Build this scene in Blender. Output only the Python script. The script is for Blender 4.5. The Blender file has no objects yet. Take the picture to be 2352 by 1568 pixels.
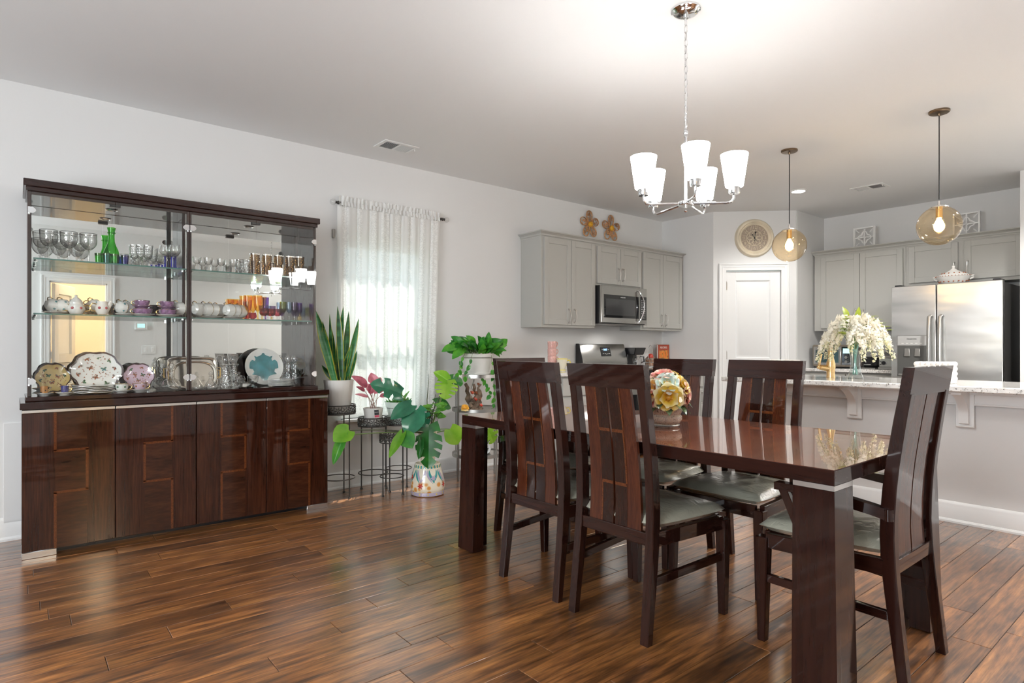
import bpy, math, random
from mathutils import Vector, Matrix, Euler
R = random.Random(7)
SC = bpy.context.scene
COL = SC.collection
PI = math.pi
# ---------------------------------------------------------------- camera, sky, lights, exposure
CAM = Vector((4.687, 0.0, 1.145)); YAW = math.radians(50.54); FPX = 1386.0
cd = bpy.data.cameras.new('camera'); cam = bpy.data.objects.new('camera', cd); COL.objects.link(cam)
cam.location = CAM; cam.rotation_euler = (PI / 2, 0, YAW)
cd.sensor_width = 36; cd.lens = 36 * FPX / 2352; cd.shift_y = 15 / 2352; cd.clip_start = .05
SC.camera = cam
w = bpy.data.worlds.new('sky'); SC.world = w; w.use_nodes = True
wn = w.node_tree.nodes; wl = w.node_tree.links
bg = wn['Background']; bg.inputs[0].default_value = (.72, .86, 1, 1); bg.inputs[1].default_value = 1.3
def lamp(name, kind, loc, energy, color=(1, 1, 1), rot=(0, 0, 0), size=None, size_y=None, radius=None, angle=None, spot=None, spread=None):
    l = bpy.data.lights.new(name, kind); l.energy = energy; l.color = color
    if kind == 'AREA':
        l.shape = 'RECTANGLE'; l.size = size; l.size_y = size_y or size
        if spread: l.spread = spread
    if radius is not None: l.shadow_soft_size = radius
    if angle is not None: l.angle = angle
    if spot: l.spot_size = spot; l.spot_blend = .6
    o = bpy.data.objects.new(name, l); COL.objects.link(o); o.location = loc; o.rotation_euler = rot
    return o
def aim(o, d): o.rotation_euler = Vector(d).to_track_quat('-Z', 'Y').to_euler()
sun = lamp('sun', 'SUN', (-4, 4, 6), 4, (1, .95, .86), angle=.009); aim(sun, (.45, -.30, -.80))
# added cool fill light, set in a made-up window opening behind the camera
a = lamp('added_fill_light', 'AREA', (3.95, -2.99, 1.35), 84, (.93, .97, 1), size=2.1, size_y=1.9); aim(a, (-.15, 1, .25))
# first the recessed can built below, then added fill spots without fixtures, out of view
for i, (x, y, e) in enumerate(((1.807, 6.136, 20), (3.95, 5.75, 70), (4.3, 5.0, 24), (1.6, -.4, 6), (4.4, 3.6, 30))):
    aim(lamp('can_and_fill_spot', 'SPOT', (x, y, 2.725), e * 2.0, (1, .985, .955), radius=.06, spot=2.6), (0, 0, -1))
aim(lamp('hood_light', 'SPOT', (.27, 5.12, 1.395), 2.6, (1, .97, .92), radius=.09, spot=2.9), (0, 0, -1))
lamp('hall_lamp', 'POINT', (6.4, .9, 2.3), 60, (1, .78, .52), radius=.12)
vs = SC.view_settings
vs.view_transform = 'Standard'; vs.look = 'None'; vs.gamma = 1; vs.use_curve_mapping = False; vs.exposure = 1.07
SC.display_settings.display_device = 'sRGB'
cy = SC.cycles
cy.max_bounces = 10; cy.diffuse_bounces = 4; cy.glossy_bounces = 6; cy.transmission_bounces = 6; cy.transparent_max_bounces = 40
cy.caustics_reflective = False; cy.caustics_refractive = False; cy.sample_clamp_indirect = 4; cy.use_denoising = True
# ---------------------------------------------------------------- materials
def mat(name):
    m = bpy.data.materials.new(name); m.use_nodes = True
    n = m.node_tree.nodes; b = n['Principled BSDF']
    return m, n, m.node_tree.links, b
def plain(name, col, rough=.5, metal=0, coat=0, bump=0, bscale=200, spec=None, emit=None, es=0, var=0, vscale=3, sheen=0):
    m, n, l, b = mat(name)
    b.inputs['Base Color'].default_value = (*col, 1); b.inputs['Roughness'].default_value = rough
    b.inputs['Metallic'].default_value = metal; b.inputs['Coat Weight'].default_value = coat; b.inputs['Coat Roughness'].default_value = .04
    if spec is not None: b.inputs['Specular IOR Level'].default_value = spec
    if emit: b.inputs['Emission Color'].default_value = (*emit, 1); b.inputs['Emission Strength'].default_value = es
    tc = n.new('ShaderNodeTexCoord')
    if bump:
        t = n.new('ShaderNodeTexNoise'); t.inputs['Scale'].default_value = bscale; t.inputs['Detail'].default_value = 3
        l.new(tc.outputs['Object'], t.inputs['Vector'])
        bp = n.new('ShaderNodeBump'); bp.inputs['Strength'].default_value = bump; bp.inputs['Distance'].default_value = .002
        l.new(t.outputs['Fac'], bp.inputs['Height']); l.new(bp.outputs[0], b.inputs['Normal'])
    if var:
        t = n.new('ShaderNodeTexNoise'); t.inputs['Scale'].default_value = vscale; t.inputs['Detail'].default_value = 5
        l.new(tc.outputs['Object'], t.inputs['Vector'])
        mx = ramp(n, [(0.3, tuple(c * (1 - var) for c in col)), (0.7, tuple(min(1, c * (1 + var)) for c in col))])
        l.new(t.outputs['Fac'], mx.inputs[0]); l.new(mx.outputs[0], b.inputs['Base Color'])
    return m
def ramp(n, stops, interp='LINEAR'):
    r = n.new('ShaderNodeValToRGB'); cr = r.color_ramp; cr.interpolation = interp
    while len(cr.elements) < len(stops): cr.elements.new(.5)
    for e, (p, c) in zip(cr.elements, stops):
        e.position = p; e.color = (*c, 1) if len(c) == 3 else c
    return r
def wood(name, stops, axis=1, scale=9, stretch=14, rough=.25, coat=0, spec=.5, bump=.05, rnd=0.0, fine=.35, crough=.03, grain=0.0):
    """grain runs along the given local axis"""
    m, n, l, b = mat(name)
    tc = n.new('ShaderNodeTexCoord'); oi = n.new('ShaderNodeObjectInfo')
    va = n.new('ShaderNodeVectorMath'); va.operation = 'MULTIPLY_ADD'
    cb = n.new('ShaderNodeCombineXYZ'); l.new(oi.outputs['Random'], cb.inputs[0]); l.new(oi.outputs['Random'], cb.inputs[1]); l.new(oi.outputs['Random'], cb.inputs[2])
    va.inputs[1].default_value = (13, 17, 11); l.new(cb.outputs[0], va.inputs[0]); l.new(tc.outputs['Object'], va.inputs[2])
    mp = n.new('ShaderNodeMapping'); s = [scale] * 3; s[axis] = scale / stretch; mp.inputs['Scale'].default_value = s
    l.new(va.outputs[0], mp.inputs['Vector'])
    t = n.new('ShaderNodeTexNoise'); t.inputs['Scale'].default_value = 1; t.inputs['Detail'].default_value = 6; t.inputs['Distortion'].default_value = .6; t.inputs['Roughness'].default_value = .6
    l.new(mp.outputs[0], t.inputs['Vector'])
    t2 = n.new('ShaderNodeTexNoise'); t2.inputs['Scale'].default_value = 6; t2.inputs['Detail'].default_value = 4
    l.new(mp.outputs[0], t2.inputs['Vector'])
    mix = n.new('ShaderNodeMix'); mix.data_type = 'FLOAT'; mix.inputs[0].default_value = fine
    l.new(t.outputs['Fac'], mix.inputs[2]); l.new(t2.outputs['Fac'], mix.inputs[3])
    cr = ramp(n, stops); l.new(mix.outputs[0], cr.inputs[0])
    out = cr.outputs[0]
    if rnd:
        mr = n.new('ShaderNodeMapRange'); mr.inputs[3].default_value = 1 - rnd; mr.inputs[4].default_value = 1 + rnd
        l.new(oi.outputs['Random'], mr.inputs[0])
        hv = n.new('ShaderNodeHueSaturation'); l.new(mr.outputs[0], hv.inputs['Value']); l.new(out, hv.inputs['Color']); out = hv.outputs[0]
    if grain:
        m3 = n.new('ShaderNodeMapping'); s3 = [scale * 9] * 3; s3[axis] = scale * .35; m3.inputs['Scale'].default_value = s3; l.new(va.outputs[0], m3.inputs['Vector'])
        t3 = n.new('ShaderNodeTexNoise'); t3.inputs['Scale'].default_value = 1; t3.inputs['Detail'].default_value = 5; t3.inputs['Roughness'].default_value = .7; t3.inputs['Distortion'].default_value = .3; l.new(m3.outputs[0], t3.inputs['Vector'])
        g3 = ramp(n, [(.36, (1 - grain,) * 3), (.62, (1 + grain * .4,) * 3)]); l.new(t3.outputs['Fac'], g3.inputs[0])
        mg = n.new('ShaderNodeMix'); mg.data_type = 'RGBA'; mg.blend_type = 'MULTIPLY'; mg.inputs[0].default_value = 1; l.new(out, mg.inputs[6]); l.new(g3.outputs[0], mg.inputs[7]); out = mg.outputs[2]
    l.new(out, b.inputs['Base Color'])
    b.inputs['Roughness'].default_value = rough; b.inputs['Coat Weight'].default_value = coat; b.inputs['Coat Roughness'].default_value = crough
    b.inputs['Specular IOR Level'].default_value = spec
    if bump:
        bp = n.new('ShaderNodeBump'); bp.inputs['Strength'].default_value = bump; bp.inputs['Distance'].default_value = .002
        l.new(t2.outputs['Fac'], bp.inputs['Height']); l.new(bp.outputs[0], b.inputs['Normal'])
    return m
def glassy(name, tint=(.96, .97, .97), edge=(.45, .48, .48), gloss=1.0, ior=1.45, bump=0, bscale=60, rough=.01):
    """thin clear glass: see-through face on, darker and mirror-like at the rim"""
    m, n, l, b = mat(name); n.remove(b)
    out = n['Material Output']
    lw = n.new('ShaderNodeLayerWeight'); lw.inputs[0].default_value = .5
    cr = ramp(n, [(.0, tint), (.62, tuple(t * .97 for t in tint)), (.98, edge)]); l.new(lw.outputs['Facing'], cr.inputs[0])
    tr = n.new('ShaderNodeBsdfTransparent'); l.new(cr.outputs[0], tr.inputs[0])
    gl = n.new('ShaderNodeBsdfGlossy'); gl.inputs['Roughness'].default_value = rough
    pw = n.new('ShaderNodeMath'); pw.operation = 'POWER'; pw.inputs[1].default_value = 5; l.new(lw.outputs['Facing'], pw.inputs[0])
    fr = n.new('ShaderNodeMath'); fr.operation = 'MULTIPLY_ADD'; fr.inputs[1].default_value = .85; fr.inputs[2].default_value = .045; l.new(pw.outputs[0], fr.inputs[0])
    mu = n.new('ShaderNodeMath'); mu.operation = 'MULTIPLY'; mu.inputs[1].default_value = gloss; mu.use_clamp = True
    l.new(fr.outputs[0], mu.inputs[0])
    mx = n.new('ShaderNodeMixShader'); l.new(mu.outputs[0], mx.inputs[0]); l.new(tr.outputs[0], mx.inputs[1]); l.new(gl.outputs[0], mx.inputs[2])
    l.new(mx.outputs[0], out.inputs[0])
    if bump:
        tc = n.new('ShaderNodeTexCoord'); t = n.new('ShaderNodeTexVoronoi'); t.inputs['Scale'].default_value = bscale
        l.new(tc.outputs['Object'], t.inputs['Vector'])
        bp = n.new('ShaderNodeBump'); bp.inputs['Strength'].default_value = bump; bp.inputs['Distance'].default_value = .004
        l.new(t.outputs['Distance'], bp.inputs['Height'])
        for x in (gl, lw): l.new(bp.outputs[0], x.inputs['Normal'])
    return m
def leafmat(name, stops, axis_rib=True, rough=.35, trans=.35, scale=8, stretch=1):
    m, n, l, b = mat(name)
    tc = n.new('ShaderNodeTexCoord'); oi = n.new('ShaderNodeObjectInfo')
    t = n.new('ShaderNodeTexNoise'); t.inputs['Scale'].default_value = scale; t.inputs['Detail'].default_value = 4
    mp = n.new('ShaderNodeMapping'); mp.inputs['Scale'].default_value = (1, 1, stretch); l.new(tc.outputs['Object'], mp.inputs[0])
    l.new(mp.outputs[0], t.inputs['Vector'])
    ad = n.new('ShaderNodeMath'); ad.operation = 'MULTIPLY_ADD'; ad.inputs[1].default_value = .3; l.new(oi.outputs['Random'], ad.inputs[0])
    sb = n.new('ShaderNodeMath'); sb.operation = 'SUBTRACT'; sb.inputs[1].default_value = .15; l.new(t.outputs['Fac'], sb.inputs[0]); l.new(sb.outputs[0], ad.inputs[2])
    cr = ramp(n, stops); l.new(ad.outputs[0], cr.inputs[0]); l.new(cr.outputs[0], b.inputs['Base Color'])
    b.inputs['Roughness'].default_value = rough
    tl = n.new('ShaderNodeBsdfTranslucent'); l.new(cr.outputs[0], tl.inputs[0])
    mx = n.new('ShaderNodeMixShader'); mx.inputs[0].default_value = trans
    l.new(b.outputs[0], mx.inputs[1]); l.new(tl.outputs[0], mx.inputs[2]); l.new(mx.outputs[0], n['Material Output'].inputs[0])
    return m
def speckle(name, base, specks, rough=.08, scale=90):
    m, n, l, b = mat(name); tc = n.new('ShaderNodeTexCoord'); col = None
    t = n.new('ShaderNodeTexNoise'); t.inputs['Scale'].default_value = 14; t.inputs['Detail'].default_value = 6; l.new(tc.outputs['Object'], t.inputs['Vector'])
    cr = ramp(n, [(.35, tuple(c * .82 for c in base)), (.62, base)]); l.new(t.outputs['Fac'], cr.inputs[0]); col = cr.outputs[0]
    for c, sc, lo, hi in specks:
        v = n.new('ShaderNodeTexNoise'); v.inputs['Scale'].default_value = sc; v.inputs['Detail'].default_value = 3; v.inputs['Roughness'].default_value = .7
        l.new(tc.outputs['Object'], v.inputs['Vector'])
        k = ramp(n, [(lo, (0, 0, 0)), (hi, (1, 1, 1))]); l.new(v.outputs['Fac'], k.inputs[0])
        mx = n.new('ShaderNodeMix'); mx.data_type = 'RGBA'; l.new(k.outputs[0], mx.inputs[0]); l.new(col, mx.inputs[6]); mx.inputs[7].default_value = (*c, 1); col = mx.outputs[2]
    l.new(col, b.inputs['Base Color']); b.inputs['Roughness'].default_value = rough
    return m
M = {}
M['wall'] = plain('wall_paint', (.745, .74, .73), .75, bump=.06, bscale=90)
M['ceiling'] = plain('ceiling_paint', (.87, .87, .87), .85, bump=.12, bscale=120)
M['trim'] = plain('white_trim', (.84, .84, .83), .35)
M['warmwall'] = plain('hall_paint', (.75, .66, .54), .7)
M['cab'] = plain('grey_cabinet_paint', (.455, .45, .42), .42)
M['black'] = plain('black_plastic', (.012, .012, .014), .3)
M['darkglass'] = plain('dark_glass', (.012, .013, .015), .05, coat=1)
M['chrome'] = plain('chrome', (.86, .87, .88), .08, metal=1)
M['nickel'] = plain('brushed_nickel', (.62, .60, .57), .28, metal=1)
M['bronze'] = plain('antique_bronze', (.20, .14, .09), .35, metal=1)
M['brass'] = plain('brushed_brass', (.80, .55, .27), .25, metal=1)
M['gold'] = plain('gold', (.85, .58, .22), .2, metal=1)
M['iron'] = plain('dark_iron', (.075, .07, .065), .4, metal=.6)
M['pewter'] = plain('grey_metal', (.36, .35, .33), .35, metal=.8)
M['silver'] = plain('polished_silver', (.82, .80, .76), .12, metal=1)
M['alu'] = plain('satin_aluminium', (.80, .79, .77), .22, metal=1)
M['porcelain'] = plain('white_porcelain', (.80, .78, .74), .12, coat=.6)
M['whitepot'] = plain('white_glazed_pot', (.74, .72, .68), .3)
M['mint'] = plain('mint_pot', (.62, .72, .66), .35)
M['cream'] = plain('cream_ceramic', (.80, .72, .58), .25, var=.08, vscale=20)
M['whiteplastic'] = plain('white_plastic', (.80, .80, .79), .35)
M['cord'] = plain('black_cord', (.015, .014, .013), .5)
M['soil'] = plain('soil', (.05, .035, .025), .9, bump=.8, bscale=60)
M['paper'] = plain('paper', (.82, .80, .76), .6)
M['mirror'] = plain('mirror', (.88, .89, .88), .0, metal=1)
DK = [(.25, (.010, .0030, .0022)), (.5, (.022, .0066, .0044)), (.75, (.040, .0125, .0075))]
M['darkV'] = wood('dark_lacquered_wood', DK, 2, 10, 12, .3, coat=1, spec=.05, crough=.07)
M['darkX'] = wood('dark_lacquered_wood_x', DK, 0, 10, 12, .3, coat=1, spec=.05)
M['darkY'] = wood('dark_lacquered_wood_y', DK, 1, 10, 12, .3, coat=1, spec=.05)
RD = [(.25, (.012, .0034, .0018)), (.5, (.034, .0095, .0045)), (.75, (.075, .022, .0095))]
M['doorV'] = wood('mahogany_vertical', RD, 2, 16, 16, .3, coat=1, spec=.05, grain=.4)
FG = [(.25, (.008, .0026, .0014)), (.5, (.036, .011, .005)), (.78, (.085, .027, .011))]
M['doorH'] = wood('mahogany_figured', FG, 1, 14, 5, .3, coat=1, spec=.05)
IL = [(.42, (.03, .008, .003)), (.5, (.10, .027, .008)), (.62, (.20, .060, .016))]
M['inlayV'] = wood('inlay_vertical', IL, 1, 90, 1, .3, coat=1, fine=.8, spec=.05)
SR = [(.25, (.030, .0068, .0030)), (.5, (.068, .0165, .0065)), (.78, (.12, .033, .012))]
M['slatred'] = wood('red_slat_veneer', SR, 2, 26, 14, .3, coat=1, spec=.05, grain=.35)
M['slatdark'] = wood('dark_slat_veneer', [(.25, (.008, .0026, .0018)), (.5, (.020, .0062, .0036)), (.75, (.040, .013, .0065))], 2, 20, 6, .3, coat=1, spec=.05)
M['tabletop'] = wood('table_top_veneer', [(.25, (.07, .017, .007)), (.5, (.17, .045, .016)), (.75, (.28, .085, .030))], 1, 9, 10, .25, coat=1, crough=.0, bump=0, spec=.6)
M['floor'] = wood('plank_wood', [(.30, (.028, .013, .008)), (.42, (.13, .051, .017)), (.51, (.25, .098, .029)), (.62, (.40, .168, .048)), (.78, (.56, .26, .085))], 1, 8, 7, .30, rnd=.28, bump=.35, fine=.40, coat=1, crough=.20, grain=.55)
M['subfloor'] = wood('floor_base', [(.3, (.02, .01, .006)), (.7, (.05, .025, .014))], 1, 9, 12, .5)
M['granite'] = speckle('granite', (.84, .82, .79), [((.45, .43, .41), 42, .58, .62), ((.06, .055, .05), 70, .615, .65), ((.58, .50, .43), 30, .61, .67)], .06)
M['steel'] = None
def steel():
    m, n, l, b = mat('stainless_steel'); b.inputs['Metallic'].default_value = 1; b.inputs['Base Color'].default_value = (.90, .90, .89, 1); b.inputs['Roughness'].default_value = .25
    tc = n.new('ShaderNodeTexCoord'); t = n.new('ShaderNodeTexNoise'); t.inputs['Scale'].default_value = 4.5; t.inputs['Detail'].default_value = 1.5
    mp = n.new('ShaderNodeMapping'); mp.inputs['Scale'].default_value = (.28, 1, 1.0); l.new(tc.outputs['Object'], mp.inputs[0]); l.new(mp.outputs[0], t.inputs['Vector'])
    bp = n.new('ShaderNodeBump'); bp.inputs['Strength'].default_value = .30; bp.inputs['Distance'].default_value = .05; l.new(t.outputs['Fac'], bp.inputs['Height']); l.new(bp.outputs[0], b.inputs['Normal'])
    return m
M['steel'] = steel()
M['steel2'] = plain('brushed_steel', (.50, .49, .47), .27, metal=1)
def vinyl():
    m, n, l, b = mat('plastic_wrapped_seat'); b.inputs['Base Color'].default_value = (.43, .42, .335, 1); b.inputs['Roughness'].default_value = .35
    b.inputs['Coat Weight'].default_value = 1; b.inputs['Coat Roughness'].default_value = .08
    tc = n.new('ShaderNodeTexCoord'); mp = n.new('ShaderNodeMapping'); mp.inputs['Scale'].default_value = (5, 9, 14); mp.inputs['Rotation'].default_value = (0, 0, .7); l.new(tc.outputs['Object'], mp.inputs[0])
    t = n.new('ShaderNodeTexNoise'); t.inputs['Scale'].default_value = 2.5; t.inputs['Detail'].default_value = 5; t.inputs['Distortion'].default_value = 1.6; l.new(mp.outputs[0], t.inputs['Vector'])
    bp = n.new('ShaderNodeBump'); bp.inputs['Strength'].default_value = .55; bp.inputs['Distance'].default_value = .012; l.new(t.outputs['Fac'], bp.inputs['Height']); l.new(bp.outputs[0], b.inputs['Coat Normal'])
    bp2 = n.new('ShaderNodeBump'); bp2.inputs['Strength'].default_value = .25; bp2.inputs['Distance'].default_value = .01; l.new(t.outputs['Fac'], bp2.inputs['Height']); l.new(bp2.outputs[0], b.inputs['Normal'])
    return m
M['vinyl'] = vinyl()
M['pane'] = glassy('cabinet_glass', (.975, .985, .98), (.80, .86, .84), gloss=.75)
M['winpane'] = glassy('window_glass', (.96, .98, .98), (.8, .85, .85), gloss=.6)
M['shelfglass'] = glassy('shelf_glass', (.93, .965, .95), (.35, .55, .48))
M['shelfedge'] = plain('green_glass_edge', (.06, .16, .13), .1, coat=1)
M['clear'] = glassy('clear_glassware', (.985, .985, .98), (.50, .50, .50), gloss=2.2)
M['crystal'] = glassy('cut_crystal', (.97, .97, .965), (.42, .42, .42), gloss=3.2, bump=.9, bscale=75)
M['swirl'] = glassy('swirled_glass', (.97, .97, .965), (.40, .40, .40), gloss=2.6, bump=.55, bscale=48)
M['vaseglass'] = glassy('vase_glass', (.95, .98, .98), (.55, .66, .68), gloss=1.3)
M['greenglass'] = glassy('green_glass', (.42, .85, .30), (.06, .35, .05), gloss=1.2)
M['blueglass'] = glassy('blue_glass', (.10, .14, .75), (.02, .03, .30), gloss=1.2)
M['tealglass'] = glassy('teal_glass', (.30, .75, .80), (.06, .28, .34), gloss=1.2)
M['amber'] = glassy('amber_glass', (.985, .82, .42), (.85, .55, .12), gloss=1.0)
M['purpleglass'] = glassy('purple_glass', (.62, .42, .80), (.26, .12, .42), gloss=1.1)
M['redglass'] = glassy('red_glass', (.90, .20, .22), (.45, .02, .03), gloss=1.1)
M['roseglass'] = glassy('rose_glass', (.82, .45, .52), (.4, .12, .18), gloss=1.1)
M['limeglass'] = glassy('lime_glass', (.70, .72, .32), (.28, .30, .08), gloss=1.1)
M['iceglass'] = glassy('ice_blue_glass', (.72, .80, .88), (.2, .25, .32), gloss=1.2)
M['mauveglass'] = glassy('mauve_glass', (.66, .58, .70), (.2, .15, .24), gloss=1.1)
M['smokeglass'] = glassy('gold_smoke_glass', (.80, .70, .58), (.30, .22, .14), gloss=1.8)
M['globe'] = glassy('amber_globe', (1.0, .89, .72), (.86, .66, .44), gloss=1.2, bump=.06, bscale=110)
def emit(name, col, s):
    m, n, l, b = mat(name); e = n.new('ShaderNodeEmission'); e.inputs[0].default_value = (*col, 1); e.inputs[1].default_value = s
    n.remove(b); l.new(e.outputs[0], n['Material Output'].inputs[0]); return m
M['shade'] = emit('lit_opal_shade', (1, .985, .955), 25); M['shadein'] = emit('lit_opal_shade_inside', (1, .985, .955), 9)
M['bulb'] = emit('lit_bulb', (1, .70, .30), 34)
M['canlamp'] = emit('lit_can', (1, .96, .9), 12)
M['display'] = emit('lit_display', (.25, .45, 1), 2.5)
M['lcd'] = emit('lit_lcd', (.45, .8, .75), .9)
M['spotface'] = plain('spot_lens', (.6, .6, .58), .2)
# ---------------------------------------------------------------- mesh builder
class MB:
    def __init__(s): s.v = []; s.f = []; s.k = []
    def add(s, vs, fs, k=0):
        o = len(s.v); s.v += [tuple(v) for v in vs]; s.f += [tuple(i + o for i in f) for f in fs]; s.k += [k] * len(fs); return s
    def box(s, x0, x1, y0, y1, z0, z1, b=0.0, k=0):
        x0, x1 = sorted((x0, x1)); y0, y1 = sorted((y0, y1)); z0, z1 = sorted((z0, z1))
        if b <= 0:
            vs = [(x, y, z) for x in (x0, x1) for y in (y0, y1) for z in (z0, z1)]
            return s.add(vs, [(0, 1, 3, 2), (4, 6, 7, 5), (0, 4, 5, 1), (2, 3, 7, 6), (0, 2, 6, 4), (1, 5, 7, 3)], k)
        b = min(b, (x1 - x0) * .45, (y1 - y0) * .45, (z1 - z0) * .45)
        return s.hexa([(x, y, z) for x in (x0, x1) for y in (y0, y1) for z in (z0, z1)], b, k)
    def hexa(s, c, b=0.0, k=0):
        """8 corners ordered x-major (000,001,010,011,100..)"""
        c = [Vector(p) for p in c]
        if b <= 0: return s.add(c, [(0, 1, 3, 2), (4, 6, 7, 5), (0, 4, 5, 1), (2, 3, 7, 6), (0, 2, 6, 4), (1, 5, 7, 3)], k)
        vs = []; idx = {}
        for i in range(8):
            dx = (c[i ^ 4] - c[i]).normalized() * b; dy = (c[i ^ 2] - c[i]).normalized() * b; dz = (c[i ^ 1] - c[i]).normalized() * b
            idx[i, 0] = len(vs); vs.append(c[i] + dy + dz)   # on x face
            idx[i, 1] = len(vs); vs.append(c[i] + dx + dz)   # on y face
            idx[i, 2] = len(vs); vs.append(c[i] + dx + dy)   # on z face
        F = [(0, (0, 1, 3, 2)), (0, (4, 6, 7, 5)), (1, (0, 4, 5, 1)), (1, (2, 3, 7, 6)), (2, (0, 2, 6, 4)), (2, (1, 5, 7, 3))]
        fs = [tuple(idx[i, a] for i in q) for a, q in F]
        for a, bit in ((0, 4), (1, 2), (2, 1)):
            o1, o2 = [x for x in (0, 1, 2) if x != a]
            for i in range(8):
                if i & bit: continue
                j = i | bit
                q = [idx[i, o1], idx[i, o2], idx[j, o2], idx[j, o1]]
                fs.append(tuple(q))
        for i in range(8): fs.append((idx[i, 0], idx[i, 1], idx[i, 2]))
        return s.add(vs, fs, k)
    def lathe(s, prof, seg=24, c=(0, 0, 0), k=0, scal=None, closed=False, cap=True):
        n = len(prof); vs = []
        for r, z in prof:
            for j in range(seg):
                a = 2 * PI * j / seg; q = scal(a, r, z) if scal else 1
                vs.append((c[0] + r * q * math.cos(a), c[1] + r * q * math.sin(a), c[2] + z))
        fs = []
        for i in range(n if closed else n - 1):
            i2 = (i + 1) % n
            for j in range(seg):
                j2 = (j + 1) % seg; fs.append((i * seg + j, i * seg + j2, i2 * seg + j2, i2 * seg + j))
        if not closed and cap:
            if prof[0][0] > 1e-6: fs.append(tuple(range(seg - 1, -1, -1)))
            if prof[-1][0] > 1e-6: fs.append(tuple((n - 1) * seg + j for j in range(seg)))
        return s.add(vs, fs, k)
    def cyl(s, p, q, r, seg=12, k=0, r2=None): return s.tube([p, q], [r, r if r2 is None else r2], seg, k)
    def tube(s, pts, r, seg=8, k=0, closed=False, flat=1.0):
        pts = [Vector(p) for p in pts]; n = len(pts); rr = r if isinstance(r, (list, tuple)) else [r] * n
        vs = []; up = None
        for i in range(n):
            if closed: t = pts[(i + 1) % n] - pts[i - 1]
            else: t = pts[min(i + 1, n - 1)] - pts[max(i - 1, 0)]
            t.normalize()
            if up is None: up = Vector((0, 0, 1)) if abs(t.z) < .9 else Vector((1, 0, 0))
            x = t.cross(up)
            if x.length < 1e-5: x = t.orthogonal()
            x.normalize(); y = x.cross(t).normalized(); up = y
            for j in range(seg):
                a = 2 * PI * j / seg; vs.append(pts[i] + x * math.cos(a) * rr[i] + y * math.sin(a) * rr[i] * flat)
        fs = []
        for i in range(n if closed else n - 1):
            i2 = (i + 1) % n
            for j in range(seg): fs.append((i * seg + j, i * seg + (j + 1) % seg, i2 * seg + (j + 1) % seg, i2 * seg + j))
        if not closed: fs += [tuple(range(seg - 1, -1, -1)), tuple((n - 1) * seg + j for j in range(seg))]
        return s.add(vs, fs, k)
    def ring(s, c, R_, r, seg=32, ts=6, k=0, axis='z', flat=1.0):
        ps = []
        for i in range(seg):
            a = 2 * PI * i / seg; u, v = R_ * math.cos(a), R_ * math.sin(a)
            ps.append({'z': (c[0] + u, c[1] + v, c[2]), 'x': (c[0], c[1] + u, c[2] + v), 'y': (c[0] + u, c[1], c[2] + v)}[axis])
        return s.tube(ps, r, ts, k, True, flat)
    def sphere(s, c, r, seg=12, rings=8, k=0, sz=1.0):
        return s.lathe([(max(1e-7, r * math.sin(PI * i / rings)), -r * sz * math.cos(PI * i / rings)) for i in range(rings + 1)], seg, c, k)
    def prism(s, poly, a0, a1, plane='xz', k=0):
        """poly in the named plane, extruded along the third axis from a0 to a1"""
        def P(u, v, w): return {'xz': (u, w, v), 'yz': (w, u, v), 'xy': (u, v, w)}[plane]
        n = len(poly); vs = [P(u, v, a0) for u, v in poly] + [P(u, v, a1) for u, v in poly]
        fs = [tuple(range(n - 1, -1, -1)), tuple(range(n, 2 * n))] + [(i, (i + 1) % n, n + (i + 1) % n, n + i) for i in range(n)]
        return s.add(vs, fs, k)
    def sheet(s, grid, th=0.0, k=0):
        """grid of points -> surface"""
        a, b = len(grid), len(grid[0]); vs = [p for row in grid for p in row]
        fs = [(i * b + j, i * b + j + 1, (i + 1) * b + j + 1, (i + 1) * b + j) for i in range(a - 1) for j in range(b - 1)]
        return s.add(vs, fs, k)
    def xf(s, m):
        s.v = [tuple(m @ Vector(v)) for v in s.v]; return s
    def join(s, o, m=None, k=None):
        vs = [m @ Vector(v) for v in o.v] if m else o.v
        b = len(s.v); s.v += [tuple(v) for v in vs]; s.f += [tuple(i + b for i in f) for f in o.f]; s.k += (o.k if k is None else [k] * len(o.f)); return s
    def mesh(s, name, mats, smooth=38):
        me = bpy.data.meshes.new(name); me.from_pydata(s.v, [], s.f)
        for m in (mats if isinstance(mats, (list, tuple)) else [mats]): me.materials.append(m)
        me.polygons.foreach_set('material_index', s.k)
        if smooth:
            me.shade_smooth(); me.set_sharp_from_angle(angle=math.radians(smooth))
        me.update(); return me
    def build(s, name, mats, parent=None, loc=(0, 0, 0), rot=(0, 0, 0), world=False, smooth=38):
        """world=True: the points are room coordinates, shifted to the origin of the thing they belong to"""
        if world:
            if parent is not None:
                p = parent; off = Vector((0, 0, 0))
                while p is not None: off += p.location; p = p.parent
            else: off = Vector(loc)
            s.v = [tuple(Vector(v) - off) for v in s.v]
        o = bpy.data.objects.new(name, s.mesh(name, mats, smooth)); COL.objects.link(o)
        o.location = (0, 0, 0) if (world and parent is not None) else loc; o.rotation_euler = rot
        if parent is not None: o.parent = parent
        return o
def recalc(o):
    import bmesh
    bm = bmesh.new(); bm.from_mesh(o.data); bmesh.ops.recalc_face_normals(bm, faces=bm.faces); bm.to_mesh(o.data); bm.free(); return o
def tag(o, label, cat, group=None):
    o['label'] = label; o['category'] = cat
    if group: o['group'] = group
    return o
def thing(name, label, cat, loc=(0, 0, 0), rotz=0, group=None):
    o = bpy.data.objects.new(name, None); COL.objects.link(o); o.location = loc; o.rotation_euler = (0, 0, rotz); o.empty_display_size = .05
    return tag(o, label, cat, group)
def struct(o): o['kind'] = 'structure'; return o
def stuff(o): o['kind'] = 'stuff'; return o
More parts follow.
